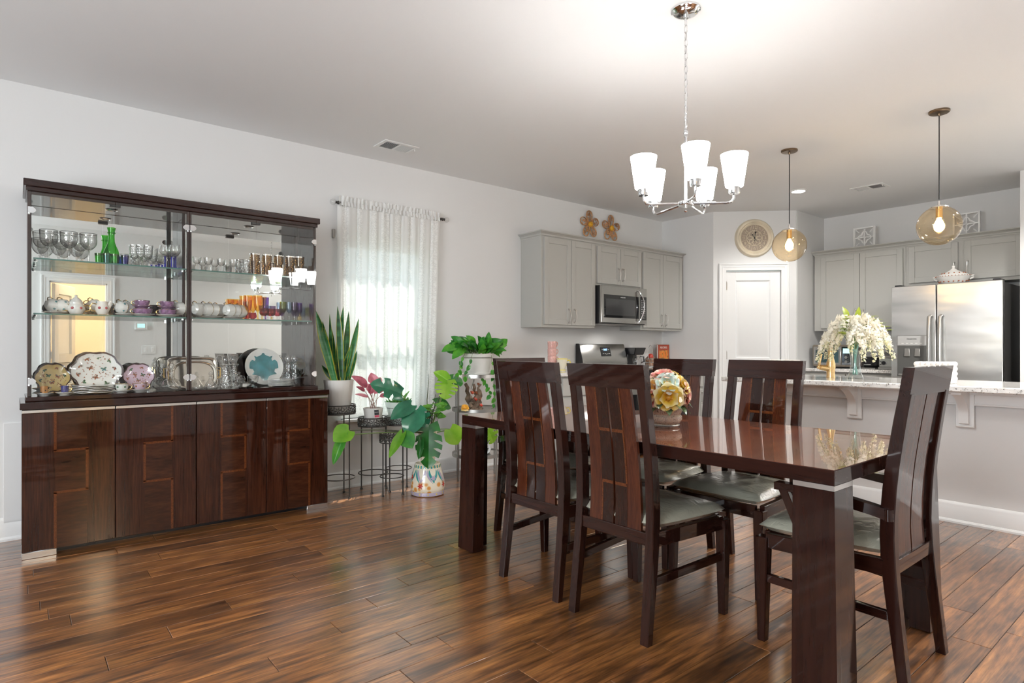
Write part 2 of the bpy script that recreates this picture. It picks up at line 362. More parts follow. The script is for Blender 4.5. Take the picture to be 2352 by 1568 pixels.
def dup(o, loc=None, rotz=None, label=None, parent=None, scale=None):
    c = o.copy(); COL.objects.link(c)
    if loc is not None: c.location = loc
    if rotz is not None: c.rotation_euler = (0, 0, rotz)
    if scale: c.scale = (scale,) * 3 if not isinstance(scale, tuple) else scale
    if label: c['label'] = label
    if parent is not None: c.parent = parent
    for ch in list(o.children): dup(ch, parent=c)
    return c
def text(body, size, m, parent, mtx, name='lettering', ext=.0006, align='CENTER'):
    cu = bpy.data.curves.new(name, 'FONT'); cu.body = body; cu.size = size; cu.extrude = ext; cu.align_x = align; cu.align_y = 'CENTER'; cu.resolution_u = 2
    t = bpy.data.objects.new(name, cu); COL.objects.link(t)
    dg = bpy.context.evaluated_depsgraph_get(); me = bpy.data.meshes.new_from_object(t.evaluated_get(dg)); bpy.data.objects.remove(t)
    me.transform(mtx); me.materials.clear(); me.materials.append(m)
    o = bpy.data.objects.new(name, me); COL.objects.link(o); o.parent = parent; return o
# where a column / row of the photograph meets a given plane of the room (used to measure, the things stand at the depths given)
SN, CS = math.sin(YAW), math.cos(YAW)
def ray(u, v):
    a = (u - 1176) / FPX; b = (799 - v) / FPX
    return Vector((-SN + CS * a, CS + SN * a, b))
def onx(u, v, X): d = ray(u, v); return CAM + d * ((X - CAM.x) / d.x)
def ony(u, v, Y): d = ray(u, v); return CAM + d * ((Y - CAM.y) / d.y)
def onz(u, v, Z): d = ray(u, v); return CAM + d * ((Z - CAM.z) / d.z)
def rotm(axis, a): return Matrix.Rotation(a, 4, axis)
def T(x, y, z): return Matrix.Translation((x, y, z))
# ---------------------------------------------------------------- the setting
H = 2.74
def wallbox(name, boxes, m='wall', **kw):
    b = MB()
    for q in boxes: b.box(*q)
    return struct(b.build(name, M[m], smooth=0, **kw))
floor = struct(MB().box(-.12, 8, -3.12, 7.85, -.12, -.004).build('floor', M['subfloor'], smooth=0))
struct(MB().box(-.12, 8, -3.12, 7.85, H, H + .12).build('ceiling', M['ceiling'], smooth=0))
WY0, WY1, WZ0, WZ1 = 2.05, 2.86, .56, 2.03
wallbox('wall_left', [(-.12, 0, -3.12, WY0, 0, H), (-.12, 0, WY1, 6.44, 0, H), (-.12, 0, WY0, WY1, 0, WZ0), (-.12, 0, WY0, WY1, WZ1, H)])
wallbox('wall_pantry', [(-.12, .727, 6.316, 6.436, 0, H)])
wallbox('wall_back', [(1.25, 5.37, 7.71, 7.83, 0, H)])
wallbox('wall_return', [(1.254, 1.384, 6.985, 7.71, 0, H)])
wallbox('wall_stub', [(3.40, 5.25, 6.983, 7.71, 0, H)])
DY0, DY1, DZ = .34, .97, 2.02
wallbox('wall_right', [(5.25, 5.37, -3.12, DY0, 0, H), (5.25, 5.37, DY1, 7.71, 0, H), (5.25, 5.37, DY0, DY1, DZ, H)])
fw = [(2.9, 5.0)]  # unseen made-up window opening, cut for the added fill light
wallbox('wall_front', [(-.12, 2.9, -3.12, -3, 0, H), (5.0, 5.25, -3.12, -3, 0, H), (2.9, 5.0, -3.12, -3, 0, .4), (2.9, 5.0, -3.12, -3, 2.3, H)])
wallbox('wall_hall', [(7.6, 7.72, -.6, 2.4, 0, H), (5.37, 7.6, -.72, -.6, 0, H), (5.37, 7.6, 2.4, 2.52, 0, H)], 'warmwall')
# diagonal pantry wall with its door
P0 = Vector((.727, 6.316, 0)); AD = math.atan2(.667, .647); LD = .929
kw = dict(loc=P0, rot=(0, 0, AD))
dS0, dS1, dZ = .143, .767, 2.05
wallbox('wall_diagonal', [(0, dS0, 0, .11, 0, H), (dS1, LD + .02, 0, .11, 0, H), (dS0, dS1, 0, .11, dZ, H)], **kw)
def casing(x0, x1, z1, wd, y0=-.018, y1=0.0):
    b = MB()
    for a, c in ((x0 - wd, x0), (x1, x1 + wd)):
        b.box(a, c, y0, y1, 0, z1, .0)
        b.box(a if a < x0 else c - .02, a + .02 if a < x0 else c, y0 - .008, y0 + .002, 0, z1 + wd - .02, .003)
        b.box(a + wd * .45, a + wd * .6, y0 - .004, y0 + .001, 0, z1 + wd * .45, .001)
    b.box(x0 - wd, x1 + wd, y0, y1, z1, z1 + wd, .0); b.box(x0 - wd, x1 + wd, y0 - .008, y0 + .002, z1 + wd - .02, z1 + wd, .003)
    b.box(x0 - wd * .5, x1 + wd * .5, y0 - .004, y0 + .001, z1 + wd * .45, z1 + wd * .6, .001)
    return b
struct(casing(dS0, dS1, dZ, .082).build('trim_1', M['trim'], **kw))
def panel_door(w, h, panels, th=.036):
    """frame of stiles and rails with raised fields; x 0..w, front at y=0"""
    fr = MB(); xs = sorted({p[0] for p in panels} | {p[1] for p in panels})
    x0, x1 = panels[0][0], panels[0][1]; zs = sorted([(p[2], p[3]) for p in panels])
    fr.box(0, x0, 0, th, 0, h, .002); fr.box(x1, w, 0, th, 0, h, .002); z = 0
    for a, c in zs: fr.box(x0, x1, 0, th, z, a, .002); z = c
    fr.box(x0, x1, 0, th, z, h, .002)
    pn = []
    for a, c in zs:
        q = MB(); g = .030
        o = [(x0, a), (x1, a), (x1, c), (x0, c)]; i1 = [(x0 + .012, a + .012), (x1 - .012, a + .012), (x1 - .012, c - .012), (x0 + .012, c - .012)]; i2 = [(x0 + g + .012, a + g + .012), (x1 - g - .012, a + g + .012), (x1 - g - .012, c - g - .012), (x0 + g + .012, c - g - .012)]
        vs = [(u, .001, v) for u, v in o] + [(u, .012, v) for u, v in i1] + [(u, .012, v) for u, v in [(p + math.copysign(.006, (x0 + x1) / 2 - p), r + math.copysign(.006, (a + c) / 2 - r)) for p, r in i1]] + [(u, .003, v) for u, v in i2]
        fs = [(k * 4 + j, k * 4 + (j + 1) % 4, k * 4 + 4 + (j + 1) % 4, k * 4 + 4 + j) for k in range(3) for j in range(4)] + [(12, 13, 14, 15)]
        q.add(vs, fs); pn.append(q)
    return fr, pn
d1 = thing('door_1', '', '', P0, AD); del d1['label'], d1['category']; struct(d1)
fr, pn = panel_door(.612, 2.035, [(.112, .500, .24, .93), (.112, .500, 1.02, 1.925)])
off = T(.149, .014, .008)
fr.xf(off).build('door_frame', M['trim'], d1)
for q in pn: recalc(q.xf(off).build('door_panel', M['trim'], d1))
for z in (1.87, 1.06, .25):
    h_ = MB().cyl((.146, .006, z - .045), (.146, .006, z + .045), .007, 8).box(.146, .160, .004, .013, z - .044, z + .044).sphere((.146, .006, z + .05), .008, 8, 6)
    h_.build('hinge', M['nickel'], d1)
MB().sphere((.72, -.045, .95), .027, 14, 10).cyl((.72, .014, .95), (.72, -.03, .95), .010).build('door_knob', M['nickel'], d1)
# door in the wall beside the camera (seen in the cabinet's mirror), standing open into a warm hall
kr = dict(loc=(5.25, DY1, 0), rot=(0, 0, -PI / 2))
struct(casing(0, DY1 - DY0, DZ, .088).build('trim_2', M['trim'], **kr))
wallbox('trim_3', [(5.25, 5.37, DY0 - .001, DY0 + .016, 0, DZ), (5.25, 5.37, DY1 - .016, DY1 + .001, 0, DZ), (5.25, 5.37, DY0, DY1, DZ - .016, DZ + .001)], 'trim')
d2 = thing('door_2', '', '', (5.372, DY0 + .03, 0), math.radians(25)); del d2['label'], d2['category']; struct(d2)
fr, pn = panel_door(.60, 2.0, [(.11, .49, .24, .95), (.11, .49, 1.06, 1.87)])
fr.build('door_frame', M['trim'], d2)
for q in pn: recalc(q.build('door_panel', M['trim'], d2))
for z in (1.75, 1.05, .25): MB().cyl((-.012, .0, z - .045), (-.012, .0, z + .045), .007, 8).build('hinge', M['nickel'], d2)
# baseboards
def baseboard(name, p, q, th=.016, hgt=.137):
    """room side is on the left of p->q"""
    p, q = Vector((*p, 0)), Vector((*q, 0)); L = (q - p).length; a = math.atan2(q.y - p.y, q.x - p.x)
    prof = [(0, 0), (.026, 0), (.026, .012), (.020, .022), (th, .024), (th, hgt - .036), (th - .003, hgt - .030), (th - .003, hgt - .018), (th - .010, hgt - .004), (0, hgt)]
    b = MB().prism([(v[0], v[1]) for v in prof], 0, L, 'yz')
    return struct(b.build(name, M['trim'], loc=p, rot=(0, 0, a), smooth=30))
baseboard('baseboard_left', (0, 3.92), (0, -3))
baseboard('baseboard_pantry', (.60, 6.316), (0, 6.316))
baseboard('baseboard_bar', (5.2, 4.77), (2.05, 4.77))
baseboard('baseboard_right', (5.25, -3), (5.25, .25))
baseboard('baseboard_front', (0, -3), (5.25, -3))
# window behind the curtain
w1 = thing('window_1', '', '', (0, WY0, WZ0)); del w1['label'], w1['category']; struct(w1)
b = MB(); ww, wh = WY1 - WY0, WZ1 - WZ0
for a in (0, ww - .045): b.box(-.10, -.03, a, a + .045, 0, wh, .003)
for a in (0, wh - .045): b.box(-.10, -.03, .04, ww - .04, a, a + .045, .003)
b.build('window_frame', M['trim'], w1)
MB().box(-.085, -.04, .04, ww - .04, wh / 2 - .024, wh / 2 + .024, .003).build('meeting_rail', M['trim'], w1)
MB().box(-.12, .035, -.04, ww + .04, -.025, 0, .004).build('window_sill', M['trim'], w1)
for z0, z1, x in ((.045, wh / 2 - .024, -.055), (wh / 2 + .024, wh - .045, -.07)): MB().box(x, x + .004, .045, ww - .045, z0, z1).build('pane', M['winpane'], w1, smooth=0)
for i, (a, c) in enumerate(fw):  # frame of the made-up window around the fill light
    w2 = thing('window_%d' % (i + 2), '', '', (a, -3, .4)); del w2['label'], w2['category']; struct(w2)
    b = MB()
    for x in (0, (c - a) / 2 - .03, c - a - .06): b.box(x, x + .06, -.11, -.05, 0, 1.9)
    for z in (0, 1.84): b.box(.06, c - a - .06, -.11, -.05, z, z + .06)
    b.build('window_frame', M['trim'], w2)
# outside: lawn and the neighbour's sided wall
struct(MB().box(-14, -.12, -8, 12, -.5, -.35).build('ground_outside', plain('grass', (.16, .25, .07), .9, var=.4, vscale=6), smooth=0))
nb = thing('neighbor_house', 'pale sided house wall outside, glimpsed through gaps in the lace curtain', 'house', (-3.6, 3, -.35))
b = MB(); s_ = MB()
b.box(-.3, 0, -6, 6, 0, 3.6)
for i in range(24): z = .15 * i; s_.hexa([(0, -6, z), (0, -6, z + .15), (0, 6, z), (0, 6, z + .15), (.022, -6, z), (.004, -6, z + .15), (.022, 6, z), (.004, 6, z + .15)])
sid = plain('siding', (.78, .79, .78), .6)
b.build('wall', sid, nb); stuff(s_.build('siding', sid, nb, smooth=0))
MB().hexa([(-.8, -6.3, 3.6), (-.8, -6.3, 3.75), (-.8, 6.3, 3.6), (-.8, 6.3, 3.75), (.35, -6.3, 3.6), (.35, -6.3, 3.7), (.35, 6.3, 3.6), (.35, 6.3, 3.7)]).build('roof', M['pewter'], nb)
# floor planks, one object each: running along the left wall
PW, PL, G = .13, 1.21, .0011
pm = MB().hexa([(x, y, z) for x in (G, PW - G) for y in (G, PL - G) for z in (-.012, 0)], .0012).mesh('plank', M['floor'], smooth=0)
known = {16: 1.237, 17: 1.016, 12: 1.083, 13: .735, 14: .48, 15: .257, 18: .722, 21: 1.055, 20: 1.291, 11: 1.39}
for k in range(-1, 40):
    x = 2.124 - 16 * PW + k * PW
    if k < 0: x, wd = 0.0, 2.124 - 16 * PW
    else: wd = min(PW, 5.25 - x)
    if wd <= .01: continue
    yend = 6.3 if x < 1.6 else 4.95
    ys = 0.0 if x < 2.9 else (.6 if x < 3.7 else 1.4)
    if x > 4.6: ys = 2.6
    o0 = known.get(k, R.uniform(0, PL)); y = o0 - PL * math.ceil((o0 - ys + .2) / PL)
    while y < yend:
        y1 = min(y + PL, yend); o = bpy.data.objects.new('plank', pm); COL.objects.link(o); o.location = (x, y, 0); o.scale = (wd / PW, (y1 - y) / PL, 1); o.parent = floor
        y += PL
# knee wall under the bar, its cap rail, and the granite bar top on corbels
wallbox('wall_bar', [(2.05, 5.25, 4.77, 4.90, 0, .874)])
b = MB().box(2.04, 5.25, 4.752, 4.771, .775, .874, .002).box(2.04, 5.25, 4.744, 4.771, .775, .788, .002).box(2.04, 5.25, 4.736, 4.771, .845, .874, .003)
struct(b.build('trim_4', M['trim']))
bt = MB().box(1.97, 5.2, 4.445, 5.28, .876, .914, .006).build('bar_top', M['granite'], loc=(3.6, 4.8, .876), world=True)
tag(bt, 'speckled white and black granite bar top on white corbels', 'countertop')
def corbel(x, label):
    t = thing('corbel', label, 'corbel', (x, 4.752, .63), 0, 'corbels under the granite bar top')
    MB().box(-.05, .05, -.012, 0, 0, .245, .003).box(-.046, .046, -.016, -.01, .004, .014, .002).build('back_plate', M['trim'], t)
    pr = [(-.012, .245), (-.20, .245), (-.20, .222)]
    for i in range(13):
        a = i / 12; pr.append((-.19 + .145 * math.sin(a * PI / 2) ** .8, .222 - .13 * a))
    pr += [(-.045, .05), (-.042, .03), (-.012, .022)]
    MB().prism(pr, -.026, .026, 'yz').build('bracket', M['trim'], t, smooth=30)
    MB().box(-.04, .04, -.21, 0, .236, .245, .002).build('top_plate', M['trim'], t)
    return t
corbel(2.868, 'white curved corbel under the bar top, behind the table between the chairs')
corbel(3.535, 'white curved corbel under the bar top, at the right behind the armchair')
corbel(2.20, 'white curved corbel under the left end of the bar top')
# ---------------------------------------------------------------- display cabinet with mirror back
hutch = thing('display_cabinet', 'dark glossy wood display cabinet with mirrored back, glass doors and four inlaid cupboard doors', 'cabinet', (.26, .88, 0))
W = dict(world=True)
MB().box(.02, .478, .03, 1.728, .036, .80, .002).build('base_carcass', M['darkV'], hutch, **W)
MB().box(.06, .42, .10, 1.66, 0, .036).build('plinth', M['black'], hutch, **W)
for y0, y1 in ((.026, .178), (1.582, 1.732)): MB().box(.30, .498, y0, y1, 0, .036, .002).build('foot', M['alu'], hutch, **W)
MB().box(.005, .512, .018, 1.742, .811, .847, .003).build('base_top', M['darkY'], hutch, **W)
MB().box(.48, .49, .03, 1.73, .797, .811).build('shadow_rail', M['black'], hutch, **W)
dy = [(.026, .449), (.453, .877), (.881, 1.303), (1.307, 1.732)]
for i, (y0, y1) in enumerate(dy):
    d = MB().box(.480, .500, y0, y1, .037, .790, .002).build('door', M['doorV'], hutch, **W)
    wd = y1 - y0; ya, yb = y0 + .342 * wd, y0 + .685 * wd
    MB().box(.499, .5006, ya, yb, .038, .789).build('veneer_panel', M['doorH'], d, world=True, smooth=0)
    s = MB(); t_ = .0065; X0, X1 = .5, .5012
    a, c = (ya, yb) if i % 2 == 0 else (yb, ya)
    z1, z2 = .575, .345
    def v(y, zz0, zz1): s.box(X0, X1, y - t_, y + t_, zz0, zz1)
    def hz(z): s.box(X0, X1, min(a, c) - t_, max(a, c) + t_, z - t_, z + t_)
    v(a, z1, .789); hz(z1); v(c, z2, z1); hz(z2); v(a, .038, z2)
    s.build('inlay_strip', M['inlayV'], d, world=True, smooth=0)
    MB().box(.480, .506, y0, y1, .7905, .8085, .002).build('handle_strip', M['alu'], d, **W)
# upper cabinet
MB().box(.005, .405, .042, 1.70, .847, .872, .003).build('upper_plinth', M['darkY'], hutch, **W)
MB().box(.02, .375, .052, .070, .872, 2.045, .002).build('side_panel', M['darkV'], hutch, **W)
MB().box(.02, .375, 1.677, 1.695, .872, 2.045, .002).build('side_panel', M['darkV'], hutch, **W)
MB().box(.032, .190, .858, .876, .872, 2.005, .002).build('center_divider', M['darkV'], hutch, **W)
MB().box(.350, .379, .849, .876, .872, 2.022, .002).build('center_stile', M['darkV'], hutch, **W)
MB().box(.026, .031, .070, 1.677, .872, 2.003).build('mirror_back', M['mirror'], hutch, world=True, smooth=0)
MB().box(.012, .026, .052, 1.695, .872, 2.045).build('back_panel', M['darkV'], hutch, **W)
MB().box(.026, .372, .060, 1.685, 2.005, 2.045, .002).build('upper_ceiling', M['darkY'], hutch, **W)
MB().box(.015, .392, .046, 1.702, 2.022, 2.046, .002).build('cornice_molding', M['darkY'], hutch, **W)
MB().box(.0, .405, .034, 1.716, 2.046, 2.086, .003).build('cornice', M['darkY'], hutch, **W)
for y in (.464, 1.278):
    sp = MB().lathe([(.030, 0), (.034, -.004), (.024, -.006), (.022, -.001)], 20, (.20, y, 2.005)).build('spotlight', M['chrome'], hutch, **W)
    MB().cyl((.20, y, 2.002), (.20, y, 2.0045), .021, 16).build('spotlight_lens', M['spotface'], sp, **W)
    MB().box(.340, .372, y - .028, y + .028, 1.992, 2.005, .002).build('door_catch', M['black'], hutch, **W)
gd = [(.054, .461), (.465, .861), (.866, 1.273), (1.277, 1.693)]
for i, (y0, y1) in enumerate(gd):
    d = MB().box(.380, .385, y0, y1, .876, 2.018).build('glass_door', M['pane'], hutch, world=True, smooth=0)
    for z in (.958, 1.915):
        y = y0 if i % 2 == 0 else y1; s = 1 if i % 2 == 0 else -1
        hb = MB().prism([(y, z - .017), (y + s * .022, z - .017), (y + s * .033, z - .008), (y + s * .036, z), (y + s * .033, z + .008), (y + s * .022, z + .017), (y, z + .017)], .3855, .392, 'yz')
        hb.cyl((.375, y + s * .006, z - .024), (.375, y + s * .006, z + .02), .006, 8)
        hb.build('hinge', M['chrome'], d, world=True, smooth=30)
# bevel-cut line motif engraved in the left-hand mirrored doors and glass shelves
SH = {}
for z in (1.655, 1.343):
    for y0, y1 in ((.078, .848), (.878, 1.672)):
        s = MB().box(.036, .357, y0, y1, z - .008, z).build('glass_shelf', M['shelfglass'], hutch, world=True, smooth=0)
        MB().box(.357, .3585, y0, y1, z - .008, z).build('shelf_edge', M['shelfedge'], s, world=True, smooth=0)
        for yy in (y0 + .012, y1 - .012):
            for x in (.08, .31): MB().cyl((x, yy, z - .018), (x, yy, z - .0085), .008, 8).build('shelf_support', M['chrome'], s, **W)
wp = MB().box(.003, .013, -.055, .60, 0, .70, .002).build('foam_board', M['whiteplastic'], loc=(.008, .27, 0), world=True)
tag(wp, 'plain white board standing between the wall and the left end of the display cabinet', 'board')
# ---------------------------------------------------------------- glassware and china
def stem_prof(h, r, bh, fr, sr, flare=1.0, th=.0012, belly=.55):
    """outer and inner wall of a stemmed glass"""
    o = [(.0001, 0), (fr, 0), (fr, .002), (sr * 1.6, .006), (sr, .014), (sr, h - bh - .006), (sr * 1.8, h - bh)]
    bowl = []
    for i in range(1, 9):
        t = i / 8; rr = r * (math.sin(min(1, t / belly) * PI / 2) if t < belly else 1 + (flare - 1) * (t - belly) / (1 - belly)); bowl.append((max(rr, sr * 1.8), h - bh + bh * (t ** 1.25)))
    inn = [(max(.0002, a - th), z + (th if k == 0 else 0)) for k, (a, z) in enumerate(bowl)][::-1]
    return o, bowl + inn + [(.0002, h - bh + .004)]
def stemglass(name, label, cat, group, h, r, bh, fr, sr, bowl, stem=None, rim=None, flare=1.0, belly=.55, seg=20, swirl=0, foot_too=True):
    o, bw = stem_prof(h, r, bh, fr, sr, flare, belly=belly)
    sc = (lambda a, rr, z: 1 + swirl * math.cos(11 * a + z * 60)) if swirl else None
    if stem is None and rim is None:
        t = MB().lathe(o + bw, seg, scal=sc).build(name, M[bowl]); return tag(t, label, cat, group)
    t = thing(name, label, cat, group=group)
    MB().lathe(bw[:], seg, scal=sc).build('bowl', M[bowl], t)
    MB().lathe(o + [(.0002, h - bh)], 12).build('stem', M[stem or bowl], t)
    if rim: MB().ring((0, 0, h - .0015), r * flare, .0014, 24, 5).build('rim', M[rim], t)
    return t
def tumbler_prof(h, r0, r1, th=.0016, mid=None):
    o = [(.0002, 0), (r0, 0)] + ([(mid, h * .5)] if mid else []) + [(r1, h)]
    return o + [(r1 - th, h)] + ([(mid - th, h * .5)] if mid else []) + [(r0 - th, .006), (.0002, .006)]
NTH = ['first', 'second', 'third', 'fourth', 'fifth', 'sixth', 'seventh', 'eighth', 'ninth', 'tenth', 'eleventh', 'twelfth']
ZT, ZM, ZB = 1.6552, 1.3432, .8722
def row(proto, places, z, labels):
    """first place moves the prototype itself, then copies"""
    for i, ((u, X), lb) in enumerate(zip(places, labels)):
        p = onx(u, 700, X); loc = (X, p.y, z)
        if i == 0: proto.location = loc; proto['label'] = lb
        else: dup(proto, loc, label=lb)
# top shelf, left bay
g = stemglass('goblet', '', 'goblet', 'large swirled goblets on the top shelf', .175, .044, .105, .034, .0055, 'swirl', rim='iron', flare=1.0, belly=.6, swirl=.03)
row(g, [(112, .27), (158, .27), (203, .27), (96, .17), (140, .17), (184, .17)], ZT, ['large swirled goblet with dark rim, %s in the %s row, top left shelf' % (n, r) for r in ('front', 'back') for n in ('leftmost', 'middle', 'rightmost')])
t = thing('carafe', 'tall green glass carafe with flared neck on the top left shelf', 'carafe')
po_ = [(.032, 0), (.041, .018), (.045, .045), (.043, .075), (.036, .102), (.025, .128), (.0185, .150), (.0165, .185), (.0180, .212), (.0235, .238)]; pr = [(.0002, 0)] + po_ + [(r - .0015, max(z, .004)) for r, z in po_[::-1]] + [(.0002, .004)]
MB().lathe(pr, 24, scal=lambda a, r, z: 1 + (.12 * math.cos(3 * a) if z > .23 else 0)).build('body', M['greenglass'], t)
MB().ring((0, 0, .205), .0190, .004, 20, 6).build('collar', M['greenglass'], t)
t.location = (.20, onx(256, 600, .20).y, ZT)
for u, X, m, lb in ((227, .28, 'greenglass', 'small green tumbler with amber rim, left of the green carafe'), (245, .30, 'tealglass', 'small teal tumbler in front of the green carafe, left one'), (264, .30, 'greenglass', 'small green tumbler in front of the green carafe, right one'), (287, .28, 'blueglass', 'small navy tumbler with amber rim, right of the green carafe'), (277, .20, 'blueglass', 'small navy tumbler half hidden behind another, right of the green carafe')):
    t = thing('tumbler', lb, 'tumbler', (X, onx(u, 600, X).y, ZT), 0, 'small coloured tumblers around the green carafe')
    MB().lathe(tumbler_prof(.062, .017, .021), 16).build('body', M[m], t); MB().lathe([(.0212, .050), (.0218, .062), (.0205, .062), (.0202, .050)], 16, closed=True).build('rim', M['smokeglass'], t)
g = stemglass('wine_glass', '', 'glass', 'cut crystal glasses at the middle of the top left shelf', .135, .025, .098, .026, .004, 'crystal', flare=1.12, belly=.5, seg=14)
row(g, [(308, .26), (322, .28), (340, .30), (331, .18), (352, .20)], ZT, ['tall cut crystal glass on the top left shelf, %s' % s for s in ('leftmost of three in front', 'middle of three in front', 'rightmost of three in front', 'left one of two behind', 'right one of two behind')])
g = stemglass('wine_glass', '', 'glass', 'blue stemmed wine glasses on the top left shelf', .148, .034, .070, .030, .0055, 'clear', stem='blueglass', flare=.86, belly=.6)
row(g, [(379, .28), (393, .30), (400, .24), (403, .33), (387, .20)], ZT, ['clear wine glass on a cobalt blue stem, %s' % s for s in ('leftmost of the front row', 'second from left in the front row', 'set back near the divider', 'right beside the cabinet divider', 'behind the others at the left')])
# top shelf, right bay
g = stemglass('cordial_glass', '', 'glass', 'small clear stemmed glasses on the top right shelf', .092, .026, .050, .024, .0035, 'clear', flare=1.08, belly=.6, seg=16)
us = [(452, .28), (478, .28), (508, .28), (536, .29), (465, .19), (493, .19), (521, .19), (548, .20)]
row(g, us, ZT, ['small clear stemmed glass on the top right shelf, %s of the %s row' % (NTH[i % 4], 'front' if i < 4 else 'back') for i in range(8)])
t = thing('tumbler', '', 'tumbler', group='tall gold decorated tumblers on the top right shelf')
MB().lathe(tumbler_prof(.158, .022, .034), 22).build('body', M['smokeglass'], t)
b = MB().lathe([(.0345, .150), (.0352, .157), (.0338, .157), (.0336, .150)], 22, closed=True)
b.build('gold_rim', M['silver'], t)
b = MB()
for a0 in (.2, 1.7, 3.3, 4.9):
    for i in range(7):
        a = a0 + .16 * math.sin(i * 2.1); z = .05 + i * .013; r = .0225 + .012 * z / .158 + .001
        b.sphere((r * math.cos(a), r * math.sin(a), z), .0052, 6, 4)
b.build('gold_pattern', M['gold'], t)
row(t, [(585, .22), (613, .23), (640, .24), (666, .25), (688, .27)], ZT, ['tall smoky tumbler with gold pattern on the top right shelf, %s from left' % n for n in NTH[:5]])
t = thing('tumbler', '', 'tumbler', group='short gold decorated tumblers in front on the top right shelf')
MB().lathe(tumbler_prof(.082, .019, .024), 18).build('body', M['smokeglass'], t)
b = MB()
for a0 in (.0, 1.6, 3.2, 4.8):
    for i in range(4):
        a = a0 + .15 * math.sin(i * 2.4); b.sphere((.0235 * math.cos(a), .0235 * math.sin(a), .022 + i * .013), .005, 6, 4)
b.build('gold_pattern', M['gold'], t)
row(t, [(602, .32), (627, .32), (652, .32), (679, .32)], ZT, ['short smoky tumbler with gold pattern in front of the tall ones, %s from left' % n for n in NTH[:4]])
g = tag(MB().lathe(tumbler_prof(.105, .019, .026), 16).build('tumbler', M['crystal']), '', 'tumbler', 'clear tumblers left of the gold tumblers')
row(g, [(547, .16), (558, .22), (566, .27), (574, .14)], ZT, ['clear cut tumbler beside the gold patterned tumblers, %s' % s for s in ('leftmost', 'second from left', 'nearest the front', 'farthest back')])
# china
def cup_prof(h, r0, r1, th=.003): return [(.0002, 0), (r0, 0), (r0 * 1.08, .004), (r1 * .80, h * .22), (r1 * .95, h * .55), (r1, h), (r1 - th, h), (r1 * .95 - th, h * .55), (r1 * .78 - th, h * .25), (r0 * .8, .008), (.0002, .008)]
def handle_pts(r, z0, z1, out): return [(r, 0, z1), (r + out * .7, 0, z1 + .002), (r + out, 0, (z0 + z1) / 2 + .004), (r + out * .6, 0, z0 + .004), (r - .006, 0, z0)]
def teacup(name, label, m, h, r0, r1, grp, deco=None, gold='gold', scal=None):
    t = thing(name, label, 'cup', group=grp)
    MB().lathe(cup_prof(h, r0, r1), 20, scal=scal).build('body', M[m], t)
    MB().tube(handle_pts(r1 * .88, h * .2, h * .8, .022), .0028, 6).build('handle', M[gold], t)
    MB().ring((0, 0, h), r1 - .001, .0016, 22, 5).build('rim', M[gold], t)
    if deco:
        b = MB()
        for a in (.3, 1.5, 2.7, 3.9, 5.1): b.sphere((r1 * .93 * math.cos(a), r1 * .93 * math.sin(a), h * .62), .0062, 7, 5)
        b.build('painted_flowers', M[deco], t)
    return t
def saucer_mesh(r, m, h=.014): return MB().lathe([(.0002, 0), (r * .5, 0), (r * .55, .004), (r, h), (r, h + .002), (r * .55, .0065), (.0002, .005)], 26)
def saucer(label, r, m, loc, grp='saucers in the display cabinet', cat='saucer'):
    t = thing('saucer', label, cat, loc, 0, grp); saucer_mesh(r, m).build('dish', M[m], t); MB().ring((0, 0, .0155), r - .001, .0012, 26, 4).build('rim', M['gold'], t); return t
M['rosepaint'] = plain('rose_paint', (.45, .06, .08), .3); M['purplechina'] = plain('purple_china', (.30, .15, .28), .15, coat=1, var=.45, vscale=60)
M['teapaint'] = plain('teal_paint', (.10, .26, .27), .3); M['bluepaint'] = plain('cobalt_paint', (.03, .04, .22), .2, coat=1)
M['orangepaint'] = plain('orange_china', (.62, .27, .07), .2, coat=1, var=.2, vscale=40)
M['yellowchina'] = plain('yellow_china', (.74, .55, .22), .15, coat=1); M['pinkchina'] = plain('pink_china', (.62, .44, .52), .15, coat=1); M['brownrim'] = plain('brown_rim', (.05, .02, .022), .2, coat=1)
M['greenpaint'] = plain('green_paint', (.06, .17, .08), .4); M['rust'] = plain('rust_paint', (.36, .11, .05), .4)
scl = lambda n, a_: (lambda a, r, z: 1 + a_ * math.cos(n * a) * (1 if z > .012 else 0))
def leaning(u, X, roll, label, yaw=PI / 2, m='porcelain', zz=.012, grp='white cups lying on their saucers', deco='teapaint', r1=.040, h=.050):
    t = teacup('teacup', label, m, h, .020, r1, grp, deco)
    t.location = (X, onx(u, 700, X).y - .022, ZM + zz + .048); t.rotation_euler = (rotm('Z', .5) @ rotm('X', -roll - .62) @ rotm('Z', -PI / 2 - .5)).to_euler(); return t
saucer('white saucer under two tipped teacups at the left of the middle shelf', .062, 'porcelain', (.24, onx(126, 700, .24).y, ZM))
leaning(117, .24, 1.15, 'white flowered teacup tipped on a saucer, leftmost on the middle shelf')
leaning(139, .24, 1.15, 'white flowered teacup tipped against another, second on the middle shelf')
